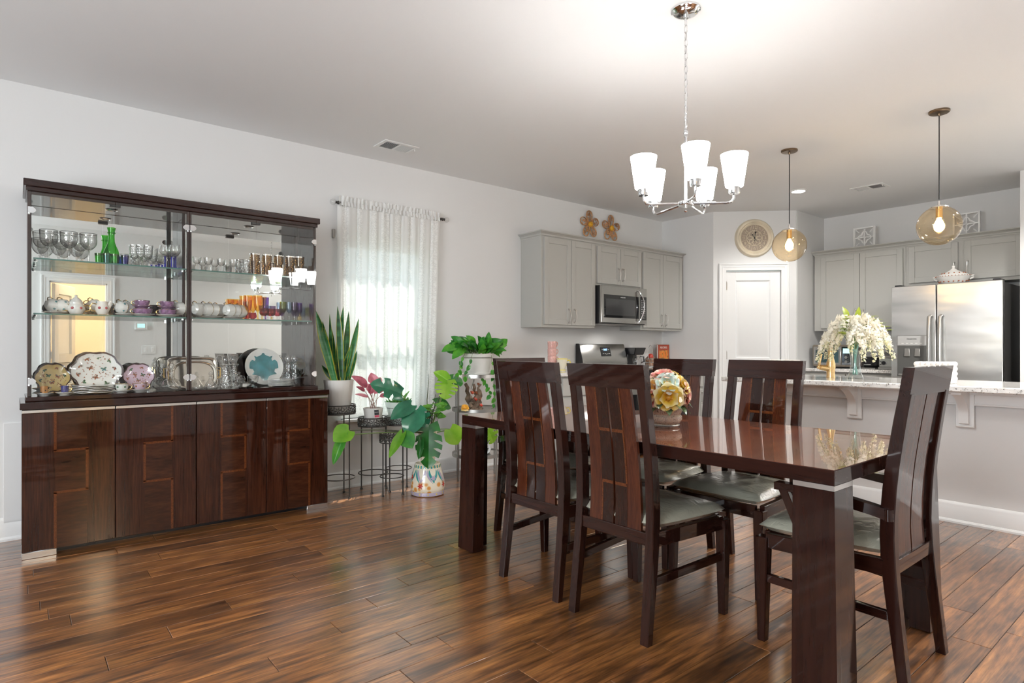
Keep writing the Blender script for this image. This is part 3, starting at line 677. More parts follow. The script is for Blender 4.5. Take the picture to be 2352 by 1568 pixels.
def pot(name, label, u, X, h, r, lid=True, spout=False):
    t = thing(name, label, name.split('_')[-1], (X, onx(u, 700, X).y, ZM))
    MB().lathe([(.0002, 0), (r * .62, 0), (r * .66, .006), (r, h * .42), (r * .98, h * .6), (r * .72, h * .86), (r * .75, h), (r * .68, h), (r * .6, h * .8), (.0002, h * .78)], 24).build('body', M['porcelain'], t)
    MB().ring((0, 0, .003), r * .62, .003, 24, 5).build('foot', M['gold'], t)
    b = MB().tube([(0, -r * .9, h * .3), (0, -r - .018, h * .35), (0, -r - .024, h * .62), (0, -r - .012, h * .86), (0, -r * .75, h * .8)], .0035, 6)
    if lid: b.tube([(0, r * .9, h * .3), (0, r + .018, h * .35), (0, r + .024, h * .62), (0, r + .012, h * .8), (0, r * .8, h * .74)], .0035, 6)
    b.build('handles', M['gold'], t)
    if lid: MB().lathe([(r * .74, h), (r * .6, h + .012), (.012, h + .028), (.006, h + .032), (.009, h + .040), (.0002, h + .046)], 20).build('lid', M['porcelain'], t)
    if spout: MB().tube([(0, r * .6, h * .5), (0, r * .95, h * .8), (0, r * 1.15, h * 1.05)], [.016, .013, .009], 8).build('spout', M['porcelain'], t)
    b = MB()
    for a in (-.5, .5): b.sphere((r * .93 * math.cos(a), r * .93 * math.sin(a), h * .52), .0085, 8, 6)
    b.build('painted_roses', M['rosepaint'], t); return t
pot('sugar_bowl', 'white rose painted sugar bowl with gold handles and lid on the middle shelf', 175, .25, .075, .046)
pot('creamer', 'white rose painted creamer jug beside the sugar bowl', 235, .26, .085, .038, False, True)
leaning(213, .20, .9, 'white flowered teacup tipped behind the creamer jug')
saucer('white saucer under tipped cups, in the middle of the middle left shelf', .060, 'porcelain', (.25, onx(290, 700, .25).y, ZM))
leaning(276, .25, 1.1, 'white teal flowered teacup tipped on a saucer right of the creamer')
leaning(292, .22, 1.1, 'white flowered teacup tipped behind the teal flowered one')
pc = scl(8, .05)
for u, s in ((325, 'left'), (383, 'right')):
    y = onx(u + 3, 700, .26).y
    a = saucer('pale saucer under the %s stack of purple cups' % s, .066, 'porcelain', (.26, y, ZM)); c1 = teacup('teacup', 'fluted purple teacup at the bottom of the %s stack of two' % s, 'purplechina', .042, .026, .052, 'purple fluted teacups', scal=pc); c1.location = (.26, y, ZM + .0075); c1.rotation_euler.z = -PI / 2
    saucer('purple edged saucer between the two cups of the %s stack' % s, .056, 'purplechina', (.26, y - .004, ZM + .0525)); c2 = teacup('teacup', 'fluted purple teacup on top of the %s stack of two' % s, 'purplechina', .040, .022, .042, 'purple fluted teacups', scal=pc); c2.location = (.26, y - .004, ZM + .061); c2.rotation_euler.z = -PI / 2
for i, (u, X, lb) in enumerate(((408, .24, 'white gold edged cup tipped beside the cabinet divider'), (452, .25, 'white gold edged cup tipped just right of the cabinet divider'), (472, .26, 'white gold edged cup, front one of the left dish'), (487, .24, 'white gold edged cup, middle one of the left dish'), (500, .20, 'white gold edged cup, back one of the left dish'), (524, .26, 'white gold edged cup, front one of the right dish'), (537, .24, 'white gold edged cup, middle one of the right dish'), (552, .22, 'white gold edged cup, back one of the right dish'))):
    leaning(u, X, 1.0, lb, deco=None, zz=.016, r1=.044, h=.054)
for u, lb in ((484, 'stack of white dishes under the tipped cups, left stack'), (537, 'stack of white dishes under the tipped cups, right stack')):
    saucer(lb, .074, 'porcelain', (.25, onx(u, 700, .25).y, ZM))
g = stemglass('champagne_flute', '', 'flute', 'amber flutes on the middle right shelf', .168, .024, .115, .026, .0045, 'amber', flare=1.25, belly=.45)
row(g, [(560, .20), (570, .27), (581, .20), (592, .30), (602, .20)], ZM, ['amber fluted glass on the middle right shelf, %s from left' % n for n in NTH[:5]])
g = stemglass('champagne_flute', 'purple flute beside the amber flutes', 'flute', None, .160, .020, .120, .026, .0045, 'purpleglass', flare=1.1, belly=.45)
g.location = (.27, onx(610, 700, .27).y, ZM)
for u, m, lb in ((607, 'redglass', 'red brandy goblet below the amber flutes'), (622, 'redglass', 'red brandy goblet, right of the first red one'), (637, 'roseglass', 'rose tinted brandy goblet beside the red goblets')):
    g = stemglass('goblet', lb, 'goblet', 'red and rose brandy goblets', .078, .031, .055, .026, .004, m, stem='clear', flare=.8, belly=.6); g.location = (.32, onx(u, 700, .32).y, ZM)
for u, X, m, lb in ((642, .2, 'iceglass', 'pale blue flute behind the rose goblet'), (650, .27, 'limeglass', 'lime green flute on the middle right shelf'), (664, .27, 'iceglass', 'pale blue flute right of the lime green flute'), (676, .27, 'mauveglass', 'mauve flute on the middle right shelf'), (687, .22, 'purpleglass', 'purple flute at the right end of the middle shelf')):
    g = stemglass('champagne_flute', lb, 'flute', 'multicoloured flutes on the middle right shelf', .135, .021, .085, .026, .0045, m, stem='clear', flare=1.05, belly=.45); g.location = (X, onx(u, 700, X).y, ZM)
t = tag(MB().lathe([(.0002, 0), (.014, 0), (.016, .01), (.015, .028), (.007, .036), (.006, .048), (.009, .052), (.0002, .052)], 14).build('bottle', M['amber']), 'tiny amber bottle at the right front of the middle shelf', 'bottle'); t.location = (.34, onx(688, 720, .34).y, ZM)
# bottom of the display cabinet
def butterfly(b, x, y, s, a, z, k):
    """flat printed butterfly: four wing lobes and a body"""
    ca, sa = math.cos(a), math.sin(a)
    def P(u, v, zz): return (x + s * (u * ca - v * sa), y + s * (u * sa + v * ca), zz)
    for sg in (-1, 1):
        o = [(0, .05), (.35 * sg, .75), (.95 * sg, .85), (1.0 * sg, .35), (.45 * sg, .0), (.75 * sg, -.45), (.45 * sg, -.75), (.1 * sg, -.3)]
        b.add([P(u, v, z) for u, v in o], [tuple(range(8)) if sg < 0 else tuple(range(7, -1, -1))], k)
        b.add([P(u, v, z + .0003) for u, v in ((.35 * sg, .6), (.75 * sg, .65), (.8 * sg, .42), (.4 * sg, .25))], [(0, 1, 2, 3) if sg < 0 else (3, 2, 1, 0)], (k + 1) % 4)
    b.add([P(u, v, z + .0005) for u, v in ((-.06, .6), (.06, .6), (.05, -.5), (-.05, -.5))], [(3, 2, 1, 0)], 3)
def show_plate(name, label, u, v, X, rx, rz, m, lobes=6, tilt=.28, butter=12, seed=1, group=None):
    """plate leaning on a stand, face towards the room"""
    p = onx(u, v, X); rr = random.Random(seed); zc = p.z
    z0 = ZB + rz * math.cos(tilt) + .006
    t = thing(name, label, 'plate', (X, p.y, z0), 0, group)
    rot = Matrix.Rotation(PI / 2 - tilt, 4, 'Y') @ Matrix.Rotation(PI / 2, 4, 'Z')
    sca = lambda a: .045 * math.cos(lobes * a) - .018 * math.cos(2 * lobes * a)
    S = Matrix.Diagonal((rx, rz, 1, 1))
    MB().lathe([(.0002, 0), (.55, 0), (.72, .004), (.93, .014)], 48, scal=lambda a, r, z: 1 + (sca(a) if r > .6 else 0), cap=False).xf(rot @ S).build('dish', m, t)
    MB().lathe([(.925, .0135), (.93, .017), (1.0, .020), (1.0, .016), (.93, .012)], 48, scal=lambda a, r, z: 1 + sca(a), closed=True).xf(rot @ S).build('rim', M['brownrim'], t)
    MB().lathe([(.0002, -.001), (.55, -.001), (.72, .003), (.95, .013)], 48, cap=False).xf(rot @ S).build('back', M['porcelain'], t)
    b = MB()
    for i in range(butter):
        ring = 0 if i < 3 else 1; a = i * 2.094 + .4 if ring == 0 else (i - 3) * 2 * PI / (butter - 3) + .2
        q = .30 if ring == 0 else .74; x, y = rx * q * math.cos(a), rz * q * math.sin(a); zz = .0012 if ring == 0 else .0056
        butterfly(b, x, y, .016 if rx > .1 else .013, rr.uniform(-.7, .7), zz, rr.choice((0, 0, 1, 2)))
    for i in range(butter * 5):
        a = rr.uniform(0, 2 * PI); q = rr.uniform(.1, .82); x, y = rx * q * math.cos(a), rz * q * math.sin(a); s = .0035
        zz = .0008 if q < .55 else (.0008 + (q - .55) / .17 * .004 if q < .72 else .0048 + (q - .72) / .21 * .010)
        e = rr.uniform(0, PI); b.add([(x + s * math.cos(e + k * PI / 2) * (1.6 if k % 2 == 0 else .6), y + s * math.sin(e + k * PI / 2) * (1.6 if k % 2 == 0 else .6), zz + .0004) for k in range(4)], [(0, 1, 2, 3)], 0)
    b.xf(rot).build('butterfly_print', [M['rust'], M['teapaint'], M['greenpaint'], M['black']], t, smooth=0)
    sb = MB().tube([(-.06, -.03, -z0 + ZB + .003), (.02, -.03, -z0 + ZB + .003), (.045, -.03, -z0 + ZB + .02)], .003, 6).tube([(-.06, .03, -z0 + ZB + .003), (.02, .03, -z0 + ZB + .003), (.045, .03, -z0 + ZB + .02)], .003, 6)
    sb.build('stand', M['black'], t); return t
show_plate('plate', 'yellow scalloped butterfly plate with dark rim at the left of the cabinet bottom', 121, 865, .17, .086, .090, M['yellowchina'], 6, .30, 9, 3, 'butterfly plates')
show_plate('serving_plate', 'large white scalloped butterfly platter with dark brown rim', 222, 840, .15, .136, .124, M['porcelain'], 6, .26, 13, 5, 'butterfly plates')
show_plate('plate', 'pink scalloped butterfly plate with dark brown rim', 318, 862, .16, .088, .086, M['pinkchina'], 6, .30, 9, 8, 'butterfly plates')
def at_bottom(o, u, X): o.location = (X, onx(u, 880, X).y, ZB); return o
for u, m, lb in ((101, 'orangepaint', 'small orange butterfly mug on a saucer in front of the yellow plate'), (149, 'bluepaint', 'small cobalt blue mug with gold dots on a saucer')):
    s = saucer('white saucer under the small %s mug' % ('orange' if u < 120 else 'blue'), .046, 'porcelain', (.30, onx(u, 890, .30).y, ZB))
    t = thing('mug', lb, 'mug', (.30, onx(u, 890, .30).y, ZB + .007), PI / 2 if u > 120 else 2.2)
    MB().lathe(tumbler_prof(.046, .018, .0205, .002), 18).build('body', M[m], t); MB().tube(handle_pts(.0195, .01, .038, .014), .0025, 6).build('handle', M['gold'], t)
    b = MB()
    for i in range(9): a = i * 1.1; b.sphere((.0195 * math.cos(a), .0195 * math.sin(a), .012 + (i % 3) * .011), .0026 if u > 120 else .0035, 6, 4)
    b.build('painted_dots', M['gold'] if u > 120 else M['black'], t)
wavy = lambda a, r, z: 1
yb_ = onx(216, 890, .30).y
for i in range(5):
    t = thing('plate', 'white scalloped plate stacked before the large platter, %s from bottom' % NTH[i], 'plate', (.262, yb_ + .004 * ((i * 7) % 3 - 1), ZB + i * .0095), 0, 'stack of white wavy edged plates')
    b = MB().lathe([(.0002, 0), (.06, 0), (.10, .009), (.10, .0115), (.06, .003), (.0002, .003)], 40, scal=lambda a, r, z: 1 + (.05 * math.cos(6 * a) if r > .08 else 0))
    b.v = [(x, y * 1.12, z + (.0022 * math.cos(6 * math.atan2(y, x)) if z > .008 else 0)) for x, y, z in b.v]
    b.build('dish', M['porcelain'], t); 
for u, X, lb in ((280, .30, 'white flowered teacup on a saucer in front of the pink plate'), (322, .28, 'pink flowered teacup on a saucer in front of the pink plate')):
    saucer('white saucer under the %s teacup before the pink plate' % ('white' if u < 300 else 'pink'), .055, 'porcelain', (X, onx(u, 890, X).y, ZB))
    t = teacup('teacup', lb, 'porcelain' if u < 300 else 'pinkchina', .045, .02, .036, 'flowered teacups at the bottom left', 'greenpaint' if u < 300 else 'rust'); t.location = (X, onx(u, 890, X).y, ZB + .0072); t.rotation_euler.z = PI / 2
def decanter(name, label, prof, stop, u, X, m='crystal', seg=20, group=None, scal=None):
    t = thing(name, label, 'decanter', (X, onx(u, 880, X).y, ZB), 0, group)
    MB().lathe([(.0002, 0)] + prof, seg, scal=scal).build('body', M[m], t); zt = prof[-1][1]
    MB().lathe([(max(.0002, r), zt + z) for r, z in stop], 14).build('stopper', M[m], t); return t
orb = [(.030, 0), (.050, .015), (.056, .035), (.046, .060), (.022, .080), (.014, .092), (.013, .128), (.019, .132)]
orbstop = [(.009, -.01), (.011, .004), (.019, .022), (.016, .038), (.009, .044), (.013, .054), (.0002, .078)]
decanter('decanter', 'round crystal decanter with pointed stopper, left of the cabinet divider', orb, orbstop, 393, .31, scal=lambda a, r, z: 1 + (.04 * math.cos(10 * a) if z < .06 else 0))
decanter('decanter', 'round crystal decanter with pointed stopper, behind the other by the divider', orb, orbstop, 371, .16)
tl = [(.038, 0), (.042, .01), (.036, .07), (.030, .105), (.027, .112), (.027, .150), (.034, .156), (.034, .161), (.020, .163)]
tls = [(.012, -.01), (.012, .006), (.023, .022), (.024, .036), (.016, .048), (.018, .054), (.0002, .058)]
for u, X, s in ((519, .30, 'left'), (537, .22, 'right')): decanter('decanter', 'tall cut crystal decanter with ball stopper, %s of the pair near the oval tray' % s, tl, tls, u, X, seg=8, group='tall crystal decanters')
for u, X, s in ((662, .12, 'left'), (677, .22, 'right')): decanter('decanter', 'tall cut crystal decanter behind the stacked leaf plates, %s one' % s, tl, tls, u, X, seg=8, group='tall crystal decanters')
sm = [(.032, 0), (.040, .012), (.036, .028), (.016, .062), (.010, .072), (.010, .082), (.015, .085)]
sms = [(.007, -.006), (.007, .004), (.014, .016), (.011, .028), (.0002, .034)]
for u, X, lb in ((452, .22, 'small crystal cruet right of the divider in front of the oval tray'), (484, .27, 'small crystal cruet with ball stopper before the oval tray, right one')): decanter('cruet', lb, sm, sms, u, X + .09, group='crystal cruets')
# trays
def tray(label, u, v, X, ry, rz, sup, m, group, rect=False, tilt=.16):
    z0 = ZB + rz * math.cos(tilt) + .004; t = thing('tray', label, 'tray', (X, onx(u, v, X).y, z0), 0, group); rot = Matrix.Rotation(-tilt, 4, 'Y')
    def loop(f, x): return [(x, math.copysign(abs(math.cos(a)) ** sup, math.cos(a)) * ry * f, math.copysign(abs(math.sin(a)) ** sup, math.sin(a)) * rz * f) for a in [2 * PI * i / 40 for i in range(40)]]
    b = MB(); L = [loop(.86, 0), loop(.9, .006), loop(1, .010), loop(1, .006), loop(.88, -.003)]; vs = [p for l in L for p in l]
    b.add(vs, [tuple(range(40))] + [(k * 40 + i, (k + 1) * 40 + i, (k + 1) * 40 + (i + 1) % 40, k * 40 + (i + 1) % 40) for k in range(4) for i in range(40)] + [tuple(4 * 40 + i for i in range(39, -1, -1))])
    recalc(b.xf(rot).build('dish', m, t, smooth=30)); 
    MB().tube([rot @ Vector(p) for p in loop(1.0, .009)], .004, 6, closed=True).build('rim', M['silver'], t)
    b = MB()
    for s in (-1, 1): b.tube([rot @ Vector((.008, s * ry, rz * .3)), rot @ Vector((.014, s * (ry + .02), rz * .28)), rot @ Vector((.014, s * (ry + .02), -rz * .28)), rot @ Vector((.008, s * ry, -rz * .3))], .004, 6)
    b.build('handle', M['gold'], t); return t
M['traybright'] = plain('tray_silver', (.78, .72, .64), .14, metal=1)
tray('rectangular silver tray with gold handles leaning at the back behind the oval tray', 442, 840, .222, .150, .104, .28, M['traybright'], 'silver trays')
tray('oval silver tray with raised rim, leaning behind the cabinet divider', 446, 835, .252, .135, .092, .72, M['traybright'], 'silver trays')
# candy dish, goblet dish, low dishes
t = thing('candy_dish', 'cut crystal candy dish with domed lid', 'dish', (.29, onx(549, 880, .29).y, ZB))
MB().lathe([(.0002, 0), (.030, 0), (.028, .006), (.009, .012), (.009, .024), (.036, .036), (.040, .058), (.036, .058), (.0002, .034)], 20).build('bowl', M['crystal'], t)
MB().lathe([(.041, .059), (.034, .078), (.010, .088), (.006, .092), (.012, .102), (.0002, .112)], 20).build('lid', M['crystal'], t)
t = tag(MB().lathe([(.0002, 0), (.028, 0), (.026, .005), (.008, .012), (.008, .022), (.033, .036), (.039, .080), (.036, .080), (.0002, .030)], 20).build('goblet_dish', M['crystal']), 'open footed crystal dish right of the candy dish', 'dish'); at_bottom(t, 581, .30)
for u, X, lb in ((487, .34, 'low oblong cut crystal dish at the front edge, left one'), (519, .34, 'low oblong cut crystal dish at the front edge, right one'), (458, .31, 'small cut crystal bowl just right of the divider')):
    t = tag(MB().lathe([(.0002, 0), (.034, 0), (.044, .018), (.041, .018), (.032, .004), (.0002, .004)], 24, scal=lambda a, r, z: 1 + .05 * math.cos(12 * a)).build('crystal_dish', M['crystal']), lb, 'dish', 'low crystal dishes'); at_bottom(t, u, X)
for u, X, lb in ((556, .345, 'left'), (574, .34, 'right')):
    t = thing('place_card_holder', 'small silver dish lying at the front below the candy dish, %s one' % lb, 'dish', group='small silver dishes'); MB().lathe([(.0002, 0), (.02, 0), (.028, .006), (.026, .007), (.0002, .003)], 20).build('dish', M['silver'], t); at_bottom(t, u, X)
# leaf platter and leaf plates
def leafplate(t, r, rot, z=.004):
    h = [(0, .95), (.09, .74), (.22, .66), (.35, .61), (.50, .66), (.43, .47), (.47, .36), (.62, .42), (.76, .28), (.94, .22), (.80, .06), (.84, -.08), (.60, -.15), (.55, -.30), (.68, -.46), (.46, -.50), (.24, -.58), (.12, -.82), (0, -.90)]
    o = [(-r * y * 0 + r * x * .98, r * y * .92) for x, y in h] + [(-r * x * .98, r * y * .92) for x, y in h[-2:0:-1]]
    b = MB(); n = len(o); b.add([(x, y, z + .0015) for x, y in o] + [(0, 0, z + .001)], [(i, (i + 1) % n, n) for i in range(n)])
    return b.xf(rot).build('leaf_motif', M['turq'], t, smooth=0)
M['turq'] = plain('turquoise_glaze', (.035, .22, .25), .08, coat=1, var=.35, vscale=14)
rz = .135; tl_ = .22
t = thing('leaf_platter', 'large round white platter with a turquoise maple leaf', 'plate', (.13, onx(606, 840, .13).y, ZB + rz * math.cos(tl_) + .004)); rot = Matrix.Rotation(PI / 2 - tl_, 4, 'Y') @ Matrix.Rotation(PI / 2, 4, 'Z')
MB().lathe([(.0002, -.003), (rz * .7, -.003), (rz, .012), (rz, .016), (rz * .7, .003), (.0002, .002)], 44).xf(rot).build('dish', M['porcelain'], t); leafplate(t, rz * .98, rot, .004)
yl = onx(646, 885, .29).y
for i in range(6):
    t = thing('plate', 'white plate with turquoise leaf in the stack at the right, %s from the bottom' % NTH[i], 'plate', (.285, yl, ZB + .001 + i * .0082), 0, 'stack of turquoise leaf plates')
    MB().lathe([(.0002, 0), (.05, 0), (.088, .007), (.088, .0095), (.05, .0028), (.0002, .0028)], 36).build('dish', M['porcelain'], t)
    if i == 5: leafplate(t, .082, Matrix.Identity(4), .006)
t = thing('reflection_plant', 'dark plant shape standing for a mirror reflection, right end of the cabinet bottom', 'plant', (.10, onx(702, 880, .10).y - .05, ZB))  # modelled in place of a dark leafy reflection in the mirror
MB().lathe([(.0002, 0), (.026, 0), (.034, .045), (.030, .045), (.0002, .04)], 16).build('pot', M['black'], t)
b = MB(); rr = random.Random(4)
for i in range(46):
    a, e = rr.uniform(0, 6.28), rr.uniform(.2, 1.4); L = rr.uniform(.03, .065); d = Vector((math.cos(a) * math.cos(e), math.sin(a) * math.cos(e), math.sin(e))); p = Vector((0, 0, .045)) + d * L; x = d.orthogonal().normalized() * .006
    b.add([p - d * .02, p + x, p + d * .014, p - x], [(0, 1, 2, 3)])
stuff(b.build('foliage', plain('reflection_leaf', (.03, .04, .025), .5), t, smooth=0))
# ---------------------------------------------------------------- curtain and rod
rodY0, rodY1, rz = 2.02, 2.965, 2.31
t = thing('curtain_rod', 'thin dark curtain rod with clear ball finials above the window', 'rod', (.07, 2.49, rz))
MB().cyl((.07, rodY0, rz), (.07, rodY1, rz), .008, 10).build('rod', M['iron'], t, **W)
for s, y in ((-1, rodY0), (1, rodY1)):
    f = MB().lathe([(.008, 0), (.014, .004), (.010, .012), (.015, .022), (.009, .034), (.012, .042), (.0002, .046)], 14).xf(T(.07, y, rz) @ rotm('X', -s * PI / 2)).build('finial_neck', M['iron'], t, **W)
    MB().sphere((.07, y + s * .066, rz), .024, 16, 10).build('glass_ball', M['clear'], f, **W)
    b = MB().box(.0, .008, y + s * -.03 - .012, y + s * -.03 + .012, rz - .05, rz + .015, .002).cyl((0, y - s * .03, rz - .012), (.07, y - s * .03, rz - .012), .005, 8); b.build('bracket', M['iron'], t, **W)
def lace():
    m, n, l, b = mat('lace_sheer'); out = n['Material Output']; n.remove(b)
    tc = n.new('ShaderNodeTexCoord')
    v = n.new('ShaderNodeTexVoronoi'); v.feature = 'DISTANCE_TO_EDGE'; v.inputs['Scale'].default_value = 26; l.new(tc.outputs['UV'], v.inputs['Vector'])
    wv = n.new('ShaderNodeTexWave'); wv.wave_type = 'RINGS'; wv.inputs['Scale'].default_value = 9; wv.inputs['Distortion'].default_value = 14; wv.inputs['Detail'].default_value = 2; wv.inputs['Detail Scale'].default_value = 2.5; l.new(tc.outputs['UV'], wv.inputs['Vector'])
    st = n.new('ShaderNodeTexWave'); st.bands_direction = 'X'; st.inputs['Scale'].default_value = 1.55; l.new(tc.outputs['UV'], st.inputs['Vector'])
    k = ramp(n, [(.45, (0, 0, 0)), (.55, (1, 1, 1))]); l.new(wv.outputs['Fac'], k.inputs[0])
    k2 = ramp(n, [(.42, (0, 0, 0)), (.5, (1, 1, 1))]); l.new(st.outputs['Fac'], k2.inputs[0])
    mm = n.new('ShaderNodeMath'); mm.operation = 'MULTIPLY'; l.new(k.outputs[0], mm.inputs[0]); l.new(k2.outputs[0], mm.inputs[1])
    mr = n.new('ShaderNodeMapRange'); mr.inputs[3].default_value = .86; mr.inputs[4].default_value = .98; l.new(mm.outputs[0], mr.inputs[0])
    df = n.new('ShaderNodeBsdfDiffuse'); df.inputs[0].default_value = (.95, .95, .93, 1)
    tl = n.new('ShaderNodeBsdfTranslucent'); tl.inputs[0].default_value = (.95, .95, .93, 1)
    ms = n.new('ShaderNodeMixShader'); ms.inputs[0].default_value = .30; l.new(df.outputs[0], ms.inputs[1]); l.new(tl.outputs[0], ms.inputs[2])
    tr = n.new('ShaderNodeBsdfTransparent')
    mx = n.new('ShaderNodeMixShader'); l.new(mr.outputs[0], mx.inputs[0]); l.new(tr.outputs[0], mx.inputs[1]); l.new(ms.outputs[0], mx.inputs[2]); l.new(mx.outputs[0], out.inputs[0])
    return m
M['lace'] = lace()
def curtain_sheet(y0, y1, z0, z1, nf, amp, x0, nu=140, nv=22, seed=1, ruffle=False):
    rr = random.Random(seed); ph = [rr.uniform(0, 6.28) for _ in range(4)]; g = []; uv = []
    for j in range(nv + 1):
        t_ = j / nv; row_ = []
        for i in range(nu + 1):
            s = i / nu; z = z1 + (z0 - z1) * t_
            a = amp * (.35 + .65 * min(1, t_ * 1.5)) if not ruffle else amp
            ss = s + .010 * math.sin(2 * PI * 3 * s + ph[1]) + .006 * t_ * math.sin(9 * s + ph[0])
            x = x0 + a * math.sin(2 * PI * nf * ss + ph[0]) + a * .45 * math.sin(2 * PI * nf * 2.3 * ss + ph[1] + t_ * .8)
            y = y0 + (y1 - y0) * s + (0 if ruffle else -.05 * t_ * s + .012 * math.sin(2 * PI * nf * ss + ph[2]))
            if ruffle: z += .006 * math.sin(2 * PI * nf * 1.7 * s + ph[3])
            row_.append((x, y, z)); uv.append((s * 1.6, t_ * 2.6))
        g.append(row_)
    return MB().sheet(g), uv
def with_uv(o, uv):
    l = o.data.uv_layers.new(name='UVMap'); 
    for lp in o.data.loops: l.data[lp.index].uv = uv[lp.vertex_index]
cu = thing('lace_curtain', 'sheer white lace curtain with gathered top hanging over the window', 'curtain', (.07, 2.49, .60))
b, uv = curtain_sheet(2.0, 2.945, .60, rz - .022, 9.5, .020, .072); with_uv(b.build('panel', M['lace'], cu, world=True, smooth=180), uv)
b, uv = curtain_sheet(2.0, 2.945, rz + .010, rz + .058, 26, .010, .070, 220, 3, 3, True); with_uv(b.build('ruffle', M['lace'], cu, world=True, smooth=180), uv)
b, uv = curtain_sheet(2.0, 2.945, rz - .024, rz + .012, 30, .006, .086, 220, 3, 5, True); with_uv(b.build('rod_pocket', M['lace'], cu, world=True, smooth=180), uv)
tag(MB().box(0, .022, 1.972, 1.996, 2.035, 2.105, .004).build('wall_sensor', M['pewter'], loc=(.01, 1.984, 2.07), world=True), 'small grey box on the wall left of the lace curtain', 'sensor')
# ---------------------------------------------------------------- plant stands
def filigree(R_, z0, z1, seg=14):
    b = MB().ring((0, 0, z0), R_, .0042, 36, 6).ring((0, 0, z1), R_, .0050, 36, 6)
    h = z1 - z0; zc = (z0 + z1) / 2
    for i in range(seg):
        a = 2 * PI * i / seg; c, s = math.cos(a), math.sin(a); u = Vector((-s, c, 0)); ctr = Vector((R_ * c, R_ * s, zc))
        for k in range(6):
            e = k * PI / 3 + .26; p = ctr + u * math.cos(e) * h * .27 + Vector((0, 0, math.sin(e) * h * .27)); 
            b.tube([ctr + (p - ctr) * .25, p, ctr + (p - ctr) * 1.5], [.0022, .0048, .0018], 5)
        e = 2 * PI * (i + .5) / seg; b.cyl((R_ * math.cos(e), R_ * math.sin(e), z0), (R_ * math.cos(e), R_ * math.sin(e), z1), .0028, 5)
        for zz in (.2, .8): b.sphere((R_ * math.cos(e), R_ * math.sin(e), z0 + h * zz), .006, 6, 4)
    return b
def stand(label, x, y, top, R_, drop=.066, ringz=.145, ang=0.5, group='round wrought iron plant stands', disc=True):
    t = thing('plant_stand', label, 'plant stand', (x, y, 0), 0, group)
    filigree(R_, top - drop, top).build('filigree_band', M['iron'], t)
    if disc: MB().cyl((0, 0, top - drop + .002), (0, 0, top - drop + .008), R_ - .003, 32).build('tray', M['iron'], t)
    for i in range(3):
        a = ang + i * 2 * PI / 3; r = R_ * .96
        l_ = MB().cyl((r * math.cos(a), r * math.sin(a), .008), (r * math.cos(a), r * math.sin(a), top - drop), .0052, 8); l_.lathe([(.0002, 0), (.010, 0), (.010, .010), (.005, .014)], 10, (r * math.cos(a), r * math.sin(a), 0))
        l_.build('leg', M['iron'], t)
    MB().ring((0, 0, ringz), R_ * .98, .0042, 36, 6).build('lower_ring', M['iron'], t); return t
S1 = (.235, 1.93); S2 = (.225, 2.225); S3 = (.192, 2.472); S4 = (.445, 2.275)
stand('tallest round iron plant stand, holding the snake plant beside the cabinet', *S1, .706, .125, ang=.3)
stand('round iron plant stand holding the pink leaved plant', *S2, .588, .118, ang=-.55)
stand('round iron plant stand at the back holding the pale green pot', *S3, .575, .11, ang=.2)
stand('shortest round iron plant stand, empty, in front of the pale green pot', *S4, .478, .093, drop=.066, ang=-1.35, disc=False)
# ---------------------------------------------------------------- leaves
def leaf_mesh(L, Wd, shape='oval', nl=9, nw=4, droop=.3, fold=.12, wave=0, splits=()):
    """leaf growing along +y from the origin, face up; returns builder"""
    g = []
    for i in range(nl + 1):
        t = i / nl
        if shape == 'oval': w_ = math.sin(PI * min(1, t ** .8)) ** .8
        elif shape == 'heart': w_ = (math.sin(PI * (t * .86 + .14)) ** .75) if t > .001 else .45; w_ *= 1.05 if t < .5 else 1
        elif shape == 'sword': w_ = (.55 + .45 * min(1, t * 2.2)) * (1 - max(0, (t - .55) / .45) ** 2.0)
        else: w_ = math.sin(PI * t)
        w_ = max(w_, .015); y = L * t; z = -droop * L * t * t; row_ = []
        for j in range(-nw, nw + 1):
            s = j / nw; x = Wd / 2 * w_ * s; yy = y
            if shape == 'heart' and t < .3: yy = y - L * .16 * abs(s) ** 1.5 * (1 - t / .3)
            zz = z + fold * abs(x) + wave * Wd * math.sin(t * 9 + (1 if s > 0 else 2)) * abs(s)
            row_.append((x, yy, zz))
        g.append(row_)
    b = MB().sheet(g)
    if splits and shape == 'cutold':   # cut slots from the margin towards the rib, as on a monstera leaf
        keep = []
        for f, k in zip(b.f, b.k):
            c = sum((Vector(b.v[i]) for i in f), Vector()) / 4; s = abs(c.x) / (Wd / 2); t = c.y / L
            if any(abs(t - p + .10 * (1 - s)) < .022 and s > .34 for p in splits): continue
            keep.append(f)
        b.f = keep; b.k = [0] * len(keep)
    return b
def monstera_mesh(L, Wd, droop=.22, fold=.2, fingers=5, gap=.34, seed=0):
    """heart-shaped blade cut into fingers by slots that run from the margin towards the rib"""
    b = MB(); NS = 8; rr = random.Random(seed)
    def P(t, s, sg):
        w_ = math.sin(PI * (.16 + .84 * max(0, min(1, t)))) ** .62; y = L * (t + .10 * s * s - (.20 * s ** 1.5 * max(0, 1 - t / .28))); x = sg * Wd / 2 * w_ * s
        return (x, y, -droop * L * t * t + fold * abs(x) * (1 - .5 * s))
    for sg in (-1, 1):
        cuts = [i / fingers for i in range(fingers + 1)]
        for i in range(fingers):
            t0, t1 = cuts[i], cuts[i + 1]; g = []
            for j in range(NS + 1):
                s = j / NS; k = max(0, (s - .38) / .62); q = gap * (t1 - t0) * min(1, k * 2.2) * .5
                a = t0 + (q if i > 0 else 0); c = t1 - (q if i < fingers - 1 else 0)
                g.append([P(a + (c - a) * m / 4, s, sg) for m in range(5)])
            b.sheet(g)
    return b
